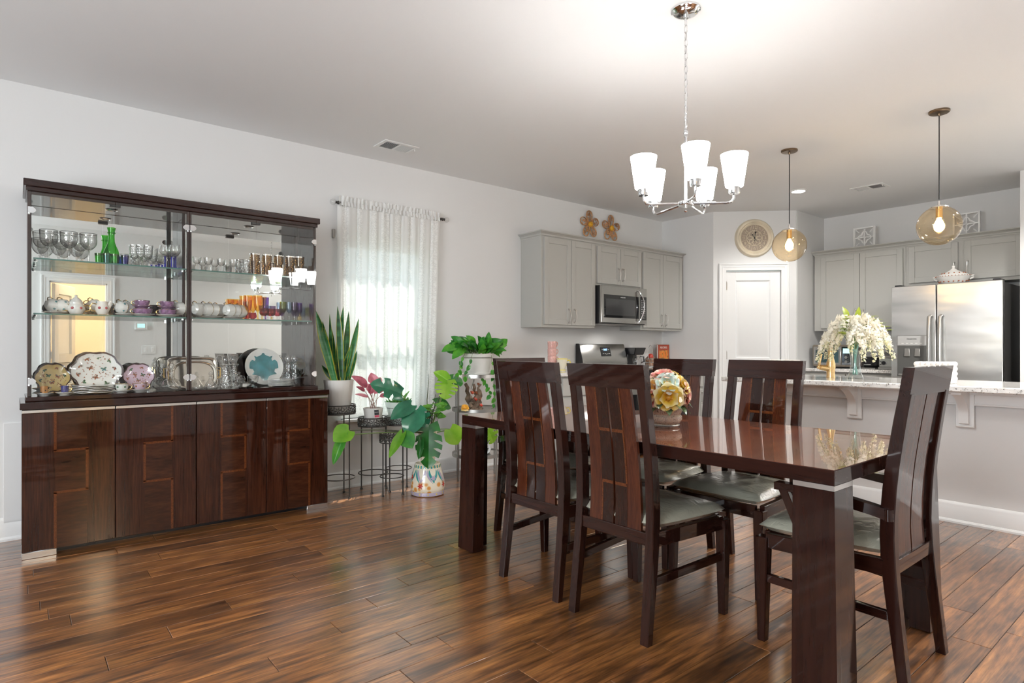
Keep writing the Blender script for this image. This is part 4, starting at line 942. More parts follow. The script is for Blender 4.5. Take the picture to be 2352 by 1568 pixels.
def put_leaf(b, parent, base, d, up=(0, 0, 1), m=None, name='leaf', roll=0, org=(0, 0, 0), smooth=60):
    """orient a leaf so that it grows along d with its face towards up"""
    y = Vector(d).normalized(); u = Vector(up); x = y.cross(u)
    if x.length < 1e-4: x = y.orthogonal()
    x.normalize(); z = x.cross(y).normalized()
    mt = Matrix((x, y, z)).transposed().to_4x4() @ rotm('Y', roll)
    o = bpy.data.objects.new(name, b.mesh(name, m, smooth) if isinstance(b, MB) else b); COL.objects.link(o)
    mt = T(*(Vector(base) - Vector(org))) @ mt
    o.matrix_local = mt; o.parent = parent; return o
CAMV = (CAM - Vector((.4, 2.3, .8))).normalized()
# snake plant in a white ribbed pot
GS = [(.2, (.012, .055, .022)), (.45, (.035, .16, .05)), (.62, (.06, .25, .08)), (.8, (.16, .36, .16))]
M['snake'] = leafmat('snake_leaf', GS, scale=5, stretch=4, rough=.3, trans=.25); M['snakeedge'] = leafmat('snake_leaf_edge', [(.3, (.45, .42, .04)), (.7, (.72, .68, .14))], trans=.3)
z0 = .648
sp = thing('snake_plant', 'tall snake plant with yellow edged sword leaves in a white ribbed pot', 'plant', (S1[0], S1[1], z0))
MB().lathe([(.0002, 0), (.082, 0), (.088, .01), (.112, .245), (.114, .252), (.104, .252), (.100, .22), (.0002, .21)], 72, scal=lambda a, r, z: 1 + (.012 * math.cos(24 * a + z * 14) if .01 < z < .246 and r > .06 else 0)).build('pot', M['whitepot'], sp)
MB().cyl((0, 0, .20), (0, 0, .222), .100, 24).build('soil', M['soil'], sp)
def sword(base, tip, wd, twist=0, bend=.04):
    base, tip = Vector(base), Vector(tip); d = tip - base; L = d.length; b = MB(); e = MB(); g = []; ge = [[], []]; n = 12
    y = d.normalized(); x = y.cross(CAMV).normalized(); z = x.cross(y)
    for i in range(n + 1):
        t = i / n; w_ = wd * (.6 + .4 * min(1, t * 2)) * (1 - max(0, (t - .5) / .5) ** 2.2) + .0006; c = base + d * t + z * (bend * L * math.sin(PI * t)) ; a = twist * t
        xx = x * math.cos(a) + z * math.sin(a); zz = z * math.cos(a) - x * math.sin(a)
        g.append([c + xx * s * w_ / 2 + zz * (abs(s) ** 2) * w_ * .22 for s in (-.84, -.45, 0, .45, .84)])
        for q, sg in enumerate((-1, 1)): ge[q].append([c + xx * s * sg * w_ / 2 + zz * (s ** 2) * w_ * .22 + z * .0003 for s in ((.84, 1.0) if sg > 0 else (1.0, .84))])
    o = b.sheet(g).build('leaf', M['snake'], sp, world=False, smooth=60); k = e.sheet(ge[0]).sheet(ge[1]).build('leaf_edge', M['snakeedge'], o, smooth=60); return o
rr = random.Random(11)
SWL = [(744, 752, 725, 712, .070), (757, 800, 741, 737, .062), (772, 795, 762, 755, .05), (777, 790, 775, 702, .052), (789, 798, 789, 703, .050), (800, 800, 801, 714, .052), (808, 800, 824, 730, .05), (810, 820, 818, 775, .055), (762, 850, 739, 838, .05), (795, 840, 809, 790, .045), (783, 850, 780, 745, .05), (803, 850, 820, 805, .035), (772, 850, 757, 720, .03), (768, 850, 742, 770, .05)]
for i, (_, _, u, v, wd) in enumerate(SWL):
    X = S1[0] + .06 * math.sin(i * 2.3); q = onx(u, v, X); p = onx(u, v, X) - Vector(sp.location)
    base = Vector((.05 * math.cos(i * 2.4), .05 * math.sin(i * 2.4) * .6 + p.y * .25, .215)); sword(base, p, wd, rr.uniform(-.7, .7), rr.uniform(-.05, .06))
# pink leaved plant with a tag
PK = [(.25, (.30, .05, .08)), (.5, (.62, .18, .24)), (.75, (.78, .36, .40))]
M['pink'] = leafmat('pink_leaf', PK, scale=14, trans=.3)
z0 = .530
pk = thing('pink_plant', 'small plant with pink leaves in a white pot with a dark tag', 'plant', (S2[0], S2[1], z0))
MB().lathe([(.0002, 0), (.056, 0), (.060, .01), (.078, .125), (.080, .135), (.073, .135), (.070, .11), (.0002, .105)], 40, scal=lambda a, r, z: 1 + .004 * math.cos(30 * a + z * 90)).build('pot', M['whitepot'], pk)
MB().cyl((0, 0, .10), (0, 0, .118), .070, 20).build('soil', M['soil'], pk)
def pix_leaf(parent, m, u0, v0, u1, v1, X0, X1, L=None, wd=.05, shape='oval', stem_from=None, up=None, fold=.25, droop=.25, wave=.02, sm='stemgreen', splits=(), nl=9, nw=4, sr=.0025):
    """leaf whose base and tip are given in the photograph at distances X0, X1 from the wall"""
    o = Vector(parent.location); a = onx(u0, v0, X0) - o; c = onx(u1, v1, X1) - o; d = c - a
    lf = put_leaf(monstera_mesh(d.length * 1.02, wd, droop, fold, 5 if len(splits) > 2 else 3) if splits else leaf_mesh(d.length * 1.02, wd, shape, nl, nw, droop, fold, wave), parent, a, d + Vector((0, 0, droop * d.length * .6)) * 0, up or (CAMV + Vector((0, 0, .5))), m)
    if stem_from is not None:
        s0 = Vector(stem_from); md = (s0 + a) / 2 + Vector((0, 0, .03 if a.z > s0.z else .05))
        ps = [s0 * (1 - t) ** 2 + md * 2 * t * (1 - t) + a * t * t for t in [i / 6 for i in range(7)]]
        MB().tube(ps, [sr * 1.3] * 3 + [sr] * 4, 6).build('stalk', M[sm], parent)
    return lf
M['stemgreen'] = plain('green_stalk', (.14, .22, .06), .5); M['stempink'] = plain('pink_stalk', (.45, .30, .26), .5); M['stemdark'] = plain('dark_stalk', (.05, .06, .025), .5)
for u0, v0, u1, v1, X0, X1, wd in ((843, 888, 817, 863, .24, .30, .075), (859, 880, 853, 857, .2, .2, .085), (866, 883, 874, 864, .22, .2, .06), (850, 905, 858, 873, .28, .32, .06), (838, 898, 823, 887, .25, .28, .035), (868, 900, 882, 893, .25, .30, .045), (860, 905, 872, 880, .3, .3, .055), (872, 910, 891, 905, .24, .28, .04), (846, 912, 822, 902, .26, .30, .03), (850, 900, 846, 880, .2, .18, .05)):
    pix_leaf(pk, M['pink'], u0, v0, u1, v1, X0, X1, wd=wd, stem_from=(.02 * math.cos(u0), .02 * math.sin(u0), .115), sm='stempink', fold=.35)
tg = MB().prism([(-.021, 0), (.021, 0), (.021, .075), (0, .088), (-.021, .075)], -.0008, .0008, 'yz').build('plant_tag', M['paper'], pk, loc=(.092, -.012, .048), rot=(0, -.18, .0))
MB().box(.0009, .0014, -.0195, .0195, .036, .078).build('dark_label', plain('tag_black', (.03, .028, .035), .5), tg)
text('PLANTS', .0095, M['paper'], tg, T(.0016, 0, .058) @ Matrix(((0, 0, 1, 0), (1, 0, 0, 0), (0, 1, 0, 0), (0, 0, 0, 1))), ext=.0001)
MB().box(.0009, .0014, -.0195, .0195, .018, .035).build('pink_label', plain('tag_pink', (.65, .08, .14), .5), tg)
# pale green pot with a trailing succulent
z0 = .517
mp_ = thing('succulent', 'small bright green succulent in a pale mint pot on the back stand', 'plant', (S3[0], S3[1], z0))
MB().lathe([(.0002, 0), (.068, 0), (.072, .01), (.098, .135), (.104, .137), (.110, .182), (.103, .182), (.098, .14), (.0002, .13)], 36).build('pot', M['mint'], mp_)
MB().cyl((0, 0, .13), (0, 0, .160), .098, 24).build('soil', M['soil'], mp_)
M['succ'] = leafmat('succulent_leaf', [(.3, (.05, .22, .04)), (.7, (.18, .45, .10))], trans=.2)
b = MB(); rr = random.Random(5)
for i in range(60):
    a = rr.uniform(0, 6.28); r = rr.uniform(0, .085); p = Vector((r * math.cos(a), r * math.sin(a), .158)); q = p + Vector((math.cos(a) * .03, math.sin(a) * .03, rr.uniform(.02, .06)))
    b.tube([p, (p + q) / 2 + Vector((0, 0, .006)), q], [.004, .0075, .002], 6)
stuff(b.build('foliage', M['succ'], mp_))
for (u, v) in ((940, 898), (934, 903), (925, 893)):
    q = onx(u, v, .17) - mp_.location; MB().tube([(.0, .03, .15), (q.x, q.y * .8, q.z * .8 + .03), q], [.004, .007, .003], 6).build('stem', M['succ'], mp_)
# painted garden stool, tall cream vase and the monstera
def stoolmat():
    m, n, l, b = mat('painted_stool'); tc = n.new('ShaderNodeTexCoord'); sx = n.new('ShaderNodeSeparateXYZ'); l.new(tc.outputs['Object'], sx.inputs[0])
    t = n.new('ShaderNodeTexVoronoi'); t.inputs['Scale'].default_value = 22; t.inputs['Randomness'].default_value = .8; l.new(tc.outputs['Object'], t.inputs['Vector'])
    k = ramp(n, [(.30, (.72, .30, .07)), (.42, (.80, .60, .32)), (.5, (.84, .76, .60))]); l.new(t.outputs['Distance'], k.inputs[0])
    k2 = ramp(n, [(.10, (1, 1, 1)), (.16, (0, 0, 0))]); l.new(sx.outputs[2], k2.inputs[0])
    mx = n.new('ShaderNodeMix'); mx.data_type = 'RGBA'; l.new(k2.outputs[0], mx.inputs[0]); mx.inputs[6].default_value = (.83, .77, .62, 1); l.new(k.outputs[0], mx.inputs[7]); l.new(mx.outputs[2], b.inputs['Base Color'])
    b.inputs['Roughness'].default_value = .18; b.inputs['Coat Weight'].default_value = .5; return m
stc = Vector((.60, 2.505, 0))
gs = thing('garden_stool', 'round ceramic stool painted with red flowers and teal leaves, under the monstera vase', 'stool', stc)
sprof = [(.0002, 0), (.118, 0), (.128, .006), (.128, .034), (.131, .040), (.134, .06), (.131, .11), (.119, .17), (.105, .212), (.099, .240), (.092, .246), (.088, .238), (.0002, .238)]
MB().lathe(sprof, 48).build('body', stoolmat(), gs)
M['teal2'] = plain('teal_paint2', (.05, .33, .32), .2, coat=.5); M['lilac'] = plain('lilac_paint', (.45, .40, .52), .2, coat=.5); M['red2'] = plain('red_paint', (.55, .05, .03), .2, coat=.5); M['yel2'] = plain('yellow_paint', (.75, .60, .12), .2, coat=.5)
def rad(z):
    for (r0, a0), (r1, a1) in zip(sprof[1:], sprof[2:]):
        if a0 <= z <= a1: return r0 + (r1 - r0) * (z - a0) / max(1e-6, a1 - a0)
    return .1
def onstool(a, z, e=.0012): r = rad(z) + e; return (r * math.cos(a), r * math.sin(a), z)
def patch(b, a0, z0_, pts, e=.0015):
    ps = [onstool(a0 + x / .125, z0_ + y, e) for x, y in pts]; c = onstool(a0 + sum(p[0] for p in pts) / len(pts) / .125, z0_ + sum(p[1] for p in pts) / len(pts), e + .0006); n = len(ps)
    b.add(ps + [c], [(i, (i + 1) % n, n) for i in range(n)])
b = MB()
for i in range(24):
    a = 2 * PI * i / 24; patch(b, a, .226, [(-.0085, -.011), (.0085, -.011), (.0075, .011), (-.0075, .011)])
b.build('teal_border', M['teal2'], gs, smooth=0)
b = MB()
for i in range(24): a = 2 * PI * (i + .5) / 24; patch(b, a, .226, [(.005 * math.cos(k * PI / 3), .007 * math.sin(k * PI / 3)) for k in range(6)])
for i in range(12): a = 2 * PI * i / 12; patch(b, a, .02, [(.006 * math.cos(k * PI / 4), .006 * math.sin(k * PI / 4)) for k in range(8)])
b.build('yellow_dots', M['yel2'], gs, smooth=0)
b = MB()
for i in range(48): patch(b, 2 * PI * i / 48, .020, [(-.0092, -.013), (.0092, -.013), (.0092, .013), (-.0092, .013)], .0008)
b.build('lilac_border', M['lilac'], gs, smooth=0)
b = MB(); b2 = MB(); b3 = MB(); rr = random.Random(9)
for i in range(8):
    a0 = 2 * PI * i / 8 + .2
    for da, w_, s in ((-.12, .0105, -1), (.0, .009, 1), (.14, .0105, 1)):
        tgt = b if (i + (da > 0)) % 2 == 0 else b2
        pts = [(t, da + s * .34 * t * t) for t in [k / 8 for k in range(9)]]
        L_ = [(aa * .125 - w_ * math.sin(PI * t * .9 + .25), -t * .10) for t, aa in pts]; R_ = [(aa * .125 + w_ * math.sin(PI * t * .9 + .25), -t * .10) for t, aa in pts]
        for k in range(8):
            tgt.add([onstool(a0 + L_[k][0] / .125, .205 + L_[k][1], .0012), onstool(a0 + R_[k][0] / .125, .205 + R_[k][1], .0012), onstool(a0 + R_[k + 1][0] / .125, .205 + R_[k + 1][1], .0012), onstool(a0 + L_[k + 1][0] / .125, .205 + L_[k + 1][1], .0012)], [(0, 1, 2, 3)])
    fz = .085 if i % 2 == 0 else .145
    patch(b3 if i % 3 != 1 else b2, a0 + .38, fz, [((.027 if k % 2 == 0 else .012) * math.cos(k * PI / 6), (.027 if k % 2 == 0 else .012) * math.sin(k * PI / 6)) for k in range(12)], .002)
b.build('teal_leaves', M['teal2'], gs, smooth=0); b2.build('lilac_leaves', M['lilac'], gs, smooth=0); b3.build('red_flowers', M['red2'], gs, smooth=0)
vase = thing('tall_vase', 'tall tapered cream striped vase standing on the painted stool, holding the monstera', 'vase', (stc.x, stc.y, .238))
def vasemat():
    m, n, l, b = mat('striped_cream'); tc = n.new('ShaderNodeTexCoord'); wv = n.new('ShaderNodeTexWave'); wv.inputs['Scale'].default_value = 9; wv.inputs['Distortion'].default_value = 3; l.new(tc.outputs['Object'], wv.inputs['Vector'])
    k = ramp(n, [(.2, (.66, .55, .38)), (.6, (.83, .77, .64))]); l.new(wv.outputs['Fac'], k.inputs[0]); l.new(k.outputs[0], b.inputs['Base Color']); b.inputs['Roughness'].default_value = .3; return m
MB().lathe([(.0002, 0), (.052, 0), (.056, .02), (.062, .12), (.074, .258), (.070, .258), (.058, .12), (.05, .02), (.0002, .02)], 32).build('body', vasemat(), vase)
MG = [(.2, (.010, .075, .018)), (.45, (.03, .20, .03)), (.62, (.08, .33, .04)), (.8, (.22, .50, .06))]
M['monstera'] = leafmat('monstera_leaf', MG, scale=7, rough=.3, trans=.3)
M['monsterablue'] = leafmat('glossy_monstera_leaf', [(.2, (.012, .085, .045)), (.5, (.03, .19, .10)), (.8, (.10, .32, .18))], scale=7, rough=.16, trans=.12)
M['monsterayellow'] = leafmat('young_monstera_leaf', [(.2, (.10, .32, .02)), (.5, (.25, .55, .04)), (.8, (.48, .70, .08))], scale=7, rough=.35, trans=.45)
mo = thing('monstera', 'monstera with big split leaves spreading from the tall cream vase', 'plant', (stc.x, stc.y, .49))
SPL = (.28, .44, .60, .75)
ML = [  # base u,v  tip u,v  X base, X tip, width, kind, splits
    (985, 975, 985, 1062, .72, .80, .205, 'monstera', SPL), (957, 945, 936, 993, .70, .78, .17, 'monsterablue', ()), (958, 940, 982, 975, .70, .74, .13, 'monsterablue', (.5,)),
    (921, 904, 868, 880, .62, .66, .165, 'monsterablue', (.45, .65)), (945, 930, 903, 953, .66, .72, .12, 'monsterablue', ()),
    (925, 998, 946, 1024, .74, .84, .13, 'monstera', ()), (924, 995, 896, 1042, .74, .82, .07, 'monsterayellow', ()),
    (1027, 873, 1023, 907, .52, .60, .19, 'monsterayellow', SPL), (1027, 873, 1000, 853, .52, .50, .10, 'monsterayellow', ()), (1030, 872, 1062, 876, .52, .56, .12, 'monstera', (.4, .6)),
    (1000, 925, 1043, 930, .45, .42, .105, 'monstera', ()), (1033, 985, 1055, 1019, .66, .70, .165, 'monsterayellow', ()), (802, 988, 768, 1008, .52, .54, .15, 'monsterayellow', ()), (790, 1000, 764, 1062, .52, .56, .075, 'monstera', ()),
    (967, 1010, 962, 1052, .74, .78, .05, 'monstera', ()), (1120, 985, 1137, 1014, .62, .62, .15, 'monsterayellow', (.5,))]
for i, (u0, v0, u1, v1, a, c, wd, k, spl) in enumerate(ML):
    pix_leaf(mo, M[k], u0, v0, u1, v1, a, c, wd=wd, shape='heart', stem_from=(.03 * math.cos(i * 2.1), .03 * math.sin(i * 2.1), -.02), fold=.22 if wd > .1 else .5, droop=.22, wave=.015, sm='stemgreen' if i % 2 else 'stemdark', splits=spl, nl=26 if spl else 12, nw=8 if spl else 5, sr=.0038)
for u, v, X in ((985, 858, .5), (1000, 905, .5)):
    q = onx(u, v, X) - mo.location; MB().tube([(0, 0, -.02), (q.x * .4, q.y * .4 - .01, q.z * .55), (q.x * .9, q.y * .9, q.z * .85), q], [.005, .004, .003, .0015], 6).build('stalk', M['stemdark'], mo)
# small leafy plant behind the monstera
M['ivy'] = leafmat('ivy_leaf', [(.2, (.04, .22, .03)), (.5, (.16, .45, .05)), (.8, (.40, .62, .16))], scale=20, trans=.35)
iv = thing('ivy', 'small bright ivy growing from the tall vase behind the monstera stalks', 'plant', (.575, onx(997, 960, .575).y, .492))
rr = random.Random(21)
lm = [leaf_mesh(.045, .042, 'heart', 6, 2, .3, .15).mesh('leaf', M['ivy'], 60), leaf_mesh(.06, .05, 'heart', 6, 2, .4, .2).mesh('leaf', M['ivy'], 60)]
for i in range(34):
    a = rr.uniform(0, 6.28); e = rr.uniform(-.2, 1.3); r = rr.uniform(.02, .075)
    d = Vector((math.cos(a), math.sin(a), .3)); put_leaf(lm[i % 2], iv, (r * .8 * math.cos(a), r * .8 * math.sin(a), .085 + .09 * math.sin(e) + .03), d, (.6, -.4, .8), None)
[MB().tube([(.012 * math.cos(k), .012 * math.sin(k), -.04), (.02 * math.cos(k), .02 * math.sin(k), .04), (.045 * math.cos(k), .045 * math.sin(k), .15)], .0022, 5).build('stalk', M['stemdark'], iv) for k in range(6)]
# tall round metal shelf stand, its pothos and ornaments
et = Vector((.36, 3.165, 0)); ER = .225
es = thing('shelf_stand', 'tall grey metal shelf stand with round shelves, behind the near table corner', 'shelf stand', et)
for z in (.905, .610, .215):
    s = MB().cyl((0, 0, z - .008), (0, 0, z + .002), ER - .012, 40).build('shelf', M['pewter'] if z > .3 else M['alu'], es); MB().lathe([(ER - .012, z - .018), (ER, z - .018), (ER, z + .010), (ER - .012, z + .010)], 44, closed=True).build('shelf_rim', M['alu'] if z > .8 else M['pewter'], s)
for i, a in enumerate((-1.45, .18, 1.75, 3.45)):
    c, s = math.cos(a), math.sin(a); b = MB().cyl((ER * c, ER * s, 0), (ER * c, ER * s, .90), .008, 8)
    if i == 3: b.cyl(((ER + .02) * c, (ER + .02) * s, .2), ((ER + .02) * c, (ER + .02) * s, .90), .004, 6)
    b.build('leg', M['pewter'], es)
for z in (.50, .345):
    b = MB(); ps = [(ER * .72, -.12 + .30 * t, z + .028 * math.sin(t * 4.6 * PI)) for t in [k / 40 for k in range(41)]]
    b.tube(ps, .003, 6); b.build('wavy_rail', M['iron'], es)
t = thing('white_cylinder', 'white open ended cylinder lying on the low shelf of the metal stand', 'container', (et.x + .06, et.y + .04, .272))
b = MB().lathe([(.040, -.075), (.055, -.075), (.055, .075), (.040, .075)], 28, closed=True).xf(rotm('Z', -.75) @ rotm('Y', PI / 2)); b.build('tube', M['whiteplastic'], t)
pz = .907
po = thing('pothos', 'bushy trailing pothos in a white pot on top of the metal shelf stand', 'plant', (et.x, 3.16, pz))
MB().lathe([(.0002, 0), (.105, 0), (.112, .006), (.112, .018), (.108, .022), (.128, .150), (.146, .160), (.152, .190), (.142, .190), (.136, .165), (.0002, .155)], 40).build('pot', M['whitepot'], po)
MB().cyl((0, 0, .15), (0, 0, .172), .134, 24).build('soil', M['soil'], po)
M['pothos'] = leafmat('pothos_leaf', [(.15, (.015, .12, .02)), (.4, (.04, .27, .03)), (.62, (.13, .45, .04)), (.85, (.34, .62, .10))], scale=12, rough=.28, trans=.35)
rr = random.Random(31)
pls = [leaf_mesh(L, L * .72, 'heart', 8, 3, dr, .22, .02).mesh('leaf', M['pothos'], 60) for L, dr in ((.095, .3), (.115, .45), (.08, .25))]
for i in range(96):
    a = rr.uniform(0, 2 * PI); e = rr.random(); r = .04 + .13 * math.sqrt(rr.random())
    p = Vector((r * math.cos(a), r * math.sin(a) * 1.15, .195 + .12 * rr.random() * (1 - .5 * r / .17))); d = Vector((math.cos(a) * (.6 + e), math.sin(a) * (.6 + e), rr.uniform(.05, 1.3)))
    put_leaf(pls[i % 3], po, p, d, (.7 + .5 * rr.random(), -.35 + rr.uniform(-.5, .5), .75 - .6 * rr.random()), None, roll=rr.uniform(-.5, .5))
    if i % 3 == 0: MB().tube([(p.x * .2, p.y * .2, .165), (p.x * .6, p.y * .6, p.z * .7 + .06), p], .0022, 5).build('stalk', M['stemgreen'], po)
for u, v, X in ((1020, 797, .42), (1045, 812, .46), (1148, 795, .40), (1143, 808, .42), (1152, 806, .40)):
    p = onx(u, v, X) - po.location; c = Vector((p.x * .5, p.y * .45, .24)); put_leaf(pls[1], po, c + (p - c) * .45, p - c, (.7, -.35, .75), None)
for pts in (((1085, 812), (1078, 840), (1067, 866)), ((1128, 815), (1132, 850), (1133, 885), (1136, 915), (1131, 940)), ((1068, 812), (1058, 830), (1055, 850), (1052, 858)), ((1100, 866), (1112, 873), (1122, 890), (1126, 908))):
    ps = [onx(u, v, et.x + .17) - po.location for u, v in pts]
    MB().tube(ps, .002, 5).build('vine', M['stemgreen'], po)
    for j, p in enumerate(ps[1:]):
        put_leaf(pls[2], po, p, (rr.uniform(-.2, .3), rr.uniform(-1, 1), -.9), (1, -.5, .2), None, roll=rr.uniform(-.4, .4)).scale = (.6, .6, .6)
        put_leaf(pls[2], po, (p + ps[j]) / 2, (.2, rr.uniform(-1, 1), -.7), (1, -.5, .2), None).scale = (.45, .45, .45)
dw = thing('driftwood_ornament', 'gnarled driftwood ornament with small rusty flowers on the middle shelf', 'ornament', (et.x + .10, onx(1090, 900, et.x + .10).y, .612))
wd_ = plain('driftwood', (.16, .11, .075), .8, bump=1, bscale=40, var=.6, vscale=18)
b = MB(); rr = random.Random(3)
for k in range(5):
    p = Vector((rr.uniform(-.03, .03), rr.uniform(-.05, .05), 0)); ps = [p]; rs = [.024]
    for j in range(7): p = p + Vector((rr.uniform(-.02, .02), rr.uniform(-.03, .022), .032 if k < 3 else .018)); ps.append(p); rs.append(.022 - .0018 * j + rr.uniform(-.004, .006))
    b.tube(ps, rs, 8)
b.build('trunk', wd_, dw)
MB().tube([(0, -.03, .18), (.0, -.012, .235), (0, -.004, .262)], [.009, .007, .006], 8).build('branch', M['pewter'], dw)
for i in range(9):
    q = Vector((.03 + rr.uniform(-.02, .02), rr.uniform(-.06, .07), rr.uniform(.03, .22))); MB().lathe([(.0002, 0), (.010, .004), (.016, .014), (.012, .013), (.0002, .006)], 10, scal=lambda a, r, z: 1 + .25 * math.cos(5 * a)).xf(T(*q) @ rotm('Y', .9)).build('flower', M['rust'] if i % 3 else M['red2'], dw)
b = MB()
for i in range(26): a = rr.uniform(0, 6.28); r = rr.uniform(.02, .09); b.sphere((r * math.cos(a), r * math.sin(a), .008), rr.uniform(.008, .014), 7, 5)
stuff(b.build('pebbles', wd_, dw))
def rosette(name, parent, m, c, r, d, petals=6, layers=2, seed=0, center=None, curl=.5, as_parts=True, join_petals=False):
    """flower facing d built of cupped petals; every petal an object"""
    rr = random.Random(seed); z = Vector(d).normalized(); x = z.orthogonal().normalized(); y = z.cross(x); mt = T(*c) @ Matrix((x, y, z)).transposed().to_4x4()
    fl = MB().sphere((0, 0, r * .10), r * .20, 10, 7).xf(mt).build(name, center or m, parent); J = MB()
    for L in range(layers):
        f = 1 - .38 * L; tilt = .35 + .55 * L
        for i in range(petals - (1 if L else 0)):
            a = 2 * PI * (i + .5 * L) / (petals - (1 if L else 0)) + rr.uniform(-.12, .12)
            g = []
            for j in range(6):
                t = j / 5; w_ = r * f * .62 * math.sin(PI * (.12 + .80 * t)) ** .8; u = r * f * (.12 + .9 * t); h = r * f * (tilt * t + curl * (t - .5) * abs(t - .5) * (-1 if L == 0 else .3))
                g.append([(u - .12 * r * s * s * t, w_ * s, h + .42 * abs(w_ * s) * (1 - t * .5) - .10 * r * (t > .9)) for s in (-1, -.5, 0, .5, 1)])
            q = MB().sheet(g).xf(mt @ rotm('Z', a))
            if join_petals: J.join(q)
            else: with_uv(q.build('petal', m, fl, smooth=70), [(0, j / 5) for j in range(6) for _ in range(5)])
    if join_petals: J.build('petals', m, fl, smooth=70)
    return fl
t = thing('rose_ornament', 'small orange rose ornament on the middle shelf beside the driftwood', 'ornament', (et.x + .12, onx(1068, 940, et.x + .12).y, .613))
M['orangerose'] = plain('orange_rose', (.85, .42, .04), .3, coat=.4); rosette('rose', t, M['orangerose'], (0, 0, .022), .036, (.8, -.4, .7), 5, 2, 4, join_petals=True); MB().lathe([(.0002, 0), (.036, 0), (.03, .012), (.0002, .02)], 14).build('base', M['yellowchina'], t)
# ---------------------------------------------------------------- kitchen cabinets
def shaker(parent, x0, x1, z0, z1, hx=None, hz=None, hl=.13, fr=.057, m='cab', horiz=False, slab=False):
    """door or drawer front at y -.02..0 of the unit, with recessed panel and bar handle"""
    b = MB(); bv = .0015
    if slab: b.box(x0, x1, -.02, 0, z0, z1, bv)
    else:
        b.box(x0, x0 + fr, -.02, 0, z0, z1, bv); b.box(x1 - fr, x1, -.02, 0, z0, z1, bv); b.box(x0 + fr, x1 - fr, -.02, 0, z0, z0 + fr, bv); b.box(x0 + fr, x1 - fr, -.02, 0, z1 - fr, z1, bv)
    d = b.build('drawer' if horiz else 'door', M[m], parent)
    if not slab: MB().box(x0 + fr - .004, x1 - fr + .004, -.012, -.004, z0 + fr - .004, z1 - fr + .004).build('panel', M[m], d)
    if hx is not None:
        if horiz: ps = [(hx - hl / 2, -.02, hz), (hx - hl / 2 + .004, -.046, hz), (hx, -.054, hz), (hx + hl / 2 - .004, -.046, hz), (hx + hl / 2, -.02, hz)]
        else: ps = [(hx, -.02, hz), (hx, -.044, hz + .008), (hx, -.054, hz + hl / 2), (hx, -.044, hz + hl - .008), (hx, -.02, hz + hl)]
        k = MB().tube(ps, [.007, .0055, .0055, .0055, .007], 8)
        for p in (ps[0], ps[-1]): k.sphere((p[0], -.024, p[2]), .0095, 8, 6)
        k.build('handle', M['nickel'], d)
    return d
def unit(name, label, loc, rot, w, h, dp, cat='cabinet', group=None, z=0, toe=False):
    t = thing(name, label, cat, loc, rot, group)
    b = MB().box(0, w, .0005, dp, z + (.10 if toe else 0), z + h, .002)
    if toe: b.box(.0, w, .07, dp, 0, .10)
    b.build('body', M['cab'], t); return t
RL = PI / 2
u = unit('wall_cabinet', 'tall grey two door wall cabinet at the left end, beside the flower wall art', (.311, 3.972, 1.352), RL, .763, .886, .310, group='grey wall cabinets')
shaker(u, .028, .396, .026, .884, .357, .055); shaker(u, .400, .752, .026, .884, .440, .055)
u = unit('wall_cabinet', 'short grey two door wall cabinet directly above the microwave', (.311, 4.7355, 1.812), RL, .764, .426, .310, group='grey wall cabinets')
shaker(u, .027, .393, .022, .416, .357, .07); shaker(u, .397, .753, .022, .416, .432, .07)
u = unit('wall_cabinet', 'tall grey two door wall cabinet in the corner, right of the microwave', (.311, 5.500, 1.352), RL, .778, .886, .310, group='grey wall cabinets')
shaker(u, .027, .394, .026, .884, .357, .055); shaker(u, .398, .772, .026, .884, .440, .055)
def crown(name, label, pts, z0):
    prof = [(0, 0), (.004, .012), (.012, .016), (.016, .030), (.034, .044), (.044, .048), (.046, .058), (0, .058)]
    b = MB(); n = len(prof)
    P = [Vector((*p, 0)) for p in pts]; vs = []
    for i, p in enumerate(P):
        d0 = (P[i] - P[i - 1]).normalized() if i else None; d1 = (P[i + 1] - P[i]).normalized() if i < len(P) - 1 else None
        n0 = Vector((d0.y, -d0.x, 0)) if d0 else None; n1 = Vector((d1.y, -d1.x, 0)) if d1 else None
        mt = (n0 + n1) if (n0 and n1) else (n0 or n1)
        for o, z in prof: vs.append(p + mt * o + Vector((0, 0, z0 + z)))
    fs = [(i * n + j, i * n + (j + 1) % n, (i + 1) * n + (j + 1) % n, (i + 1) * n + j) for i in range(len(P) - 1) for j in range(n)] + [tuple(range(n)), tuple((len(P) - 1) * n + j for j in range(n - 1, -1, -1))]
    b.add(vs, fs); loc = (pts[1][0], pts[1][1], z0); o = b.build(name, M['cab'], loc=loc, world=True, smooth=0); return tag(recalc(o), label, 'molding')
crown('crown_molding', 'grey stepped crown molding along the top of the left wall cabinets', [(.01, 3.972), (.311, 3.972), (.311, 6.278), (.01, 6.278)][::1], 2.236)
for q in [o for o in bpy.data.objects if o.name == 'crown_molding']: pass
crown('crown_molding', 'grey stepped crown molding along the top of the back wall cabinets', [(1.405, 7.70), (1.405, 7.40), (3.36, 7.40)], 2.236)
u = unit('wall_cabinet', 'tall grey two door wall cabinet on the back wall above the toaster oven', (1.405, 7.40, 1.348), 0, .962, .888, .308, group='grey wall cabinets')
shaker(u, .082, .506, .028, .870, .470, .06, .17); shaker(u, .510, .938, .028, .870, .546, .06, .17)
u = unit('wall_cabinet', 'short wide grey wall cabinet above the refrigerator', (2.3675, 7.40, 1.802), 0, 1.028, .434, .308, group='grey wall cabinets')
shaker(u, .030, .468, .034, .420, .438, .085, .13); shaker(u, .520, .985, .034, .420, .550, .085, .13)
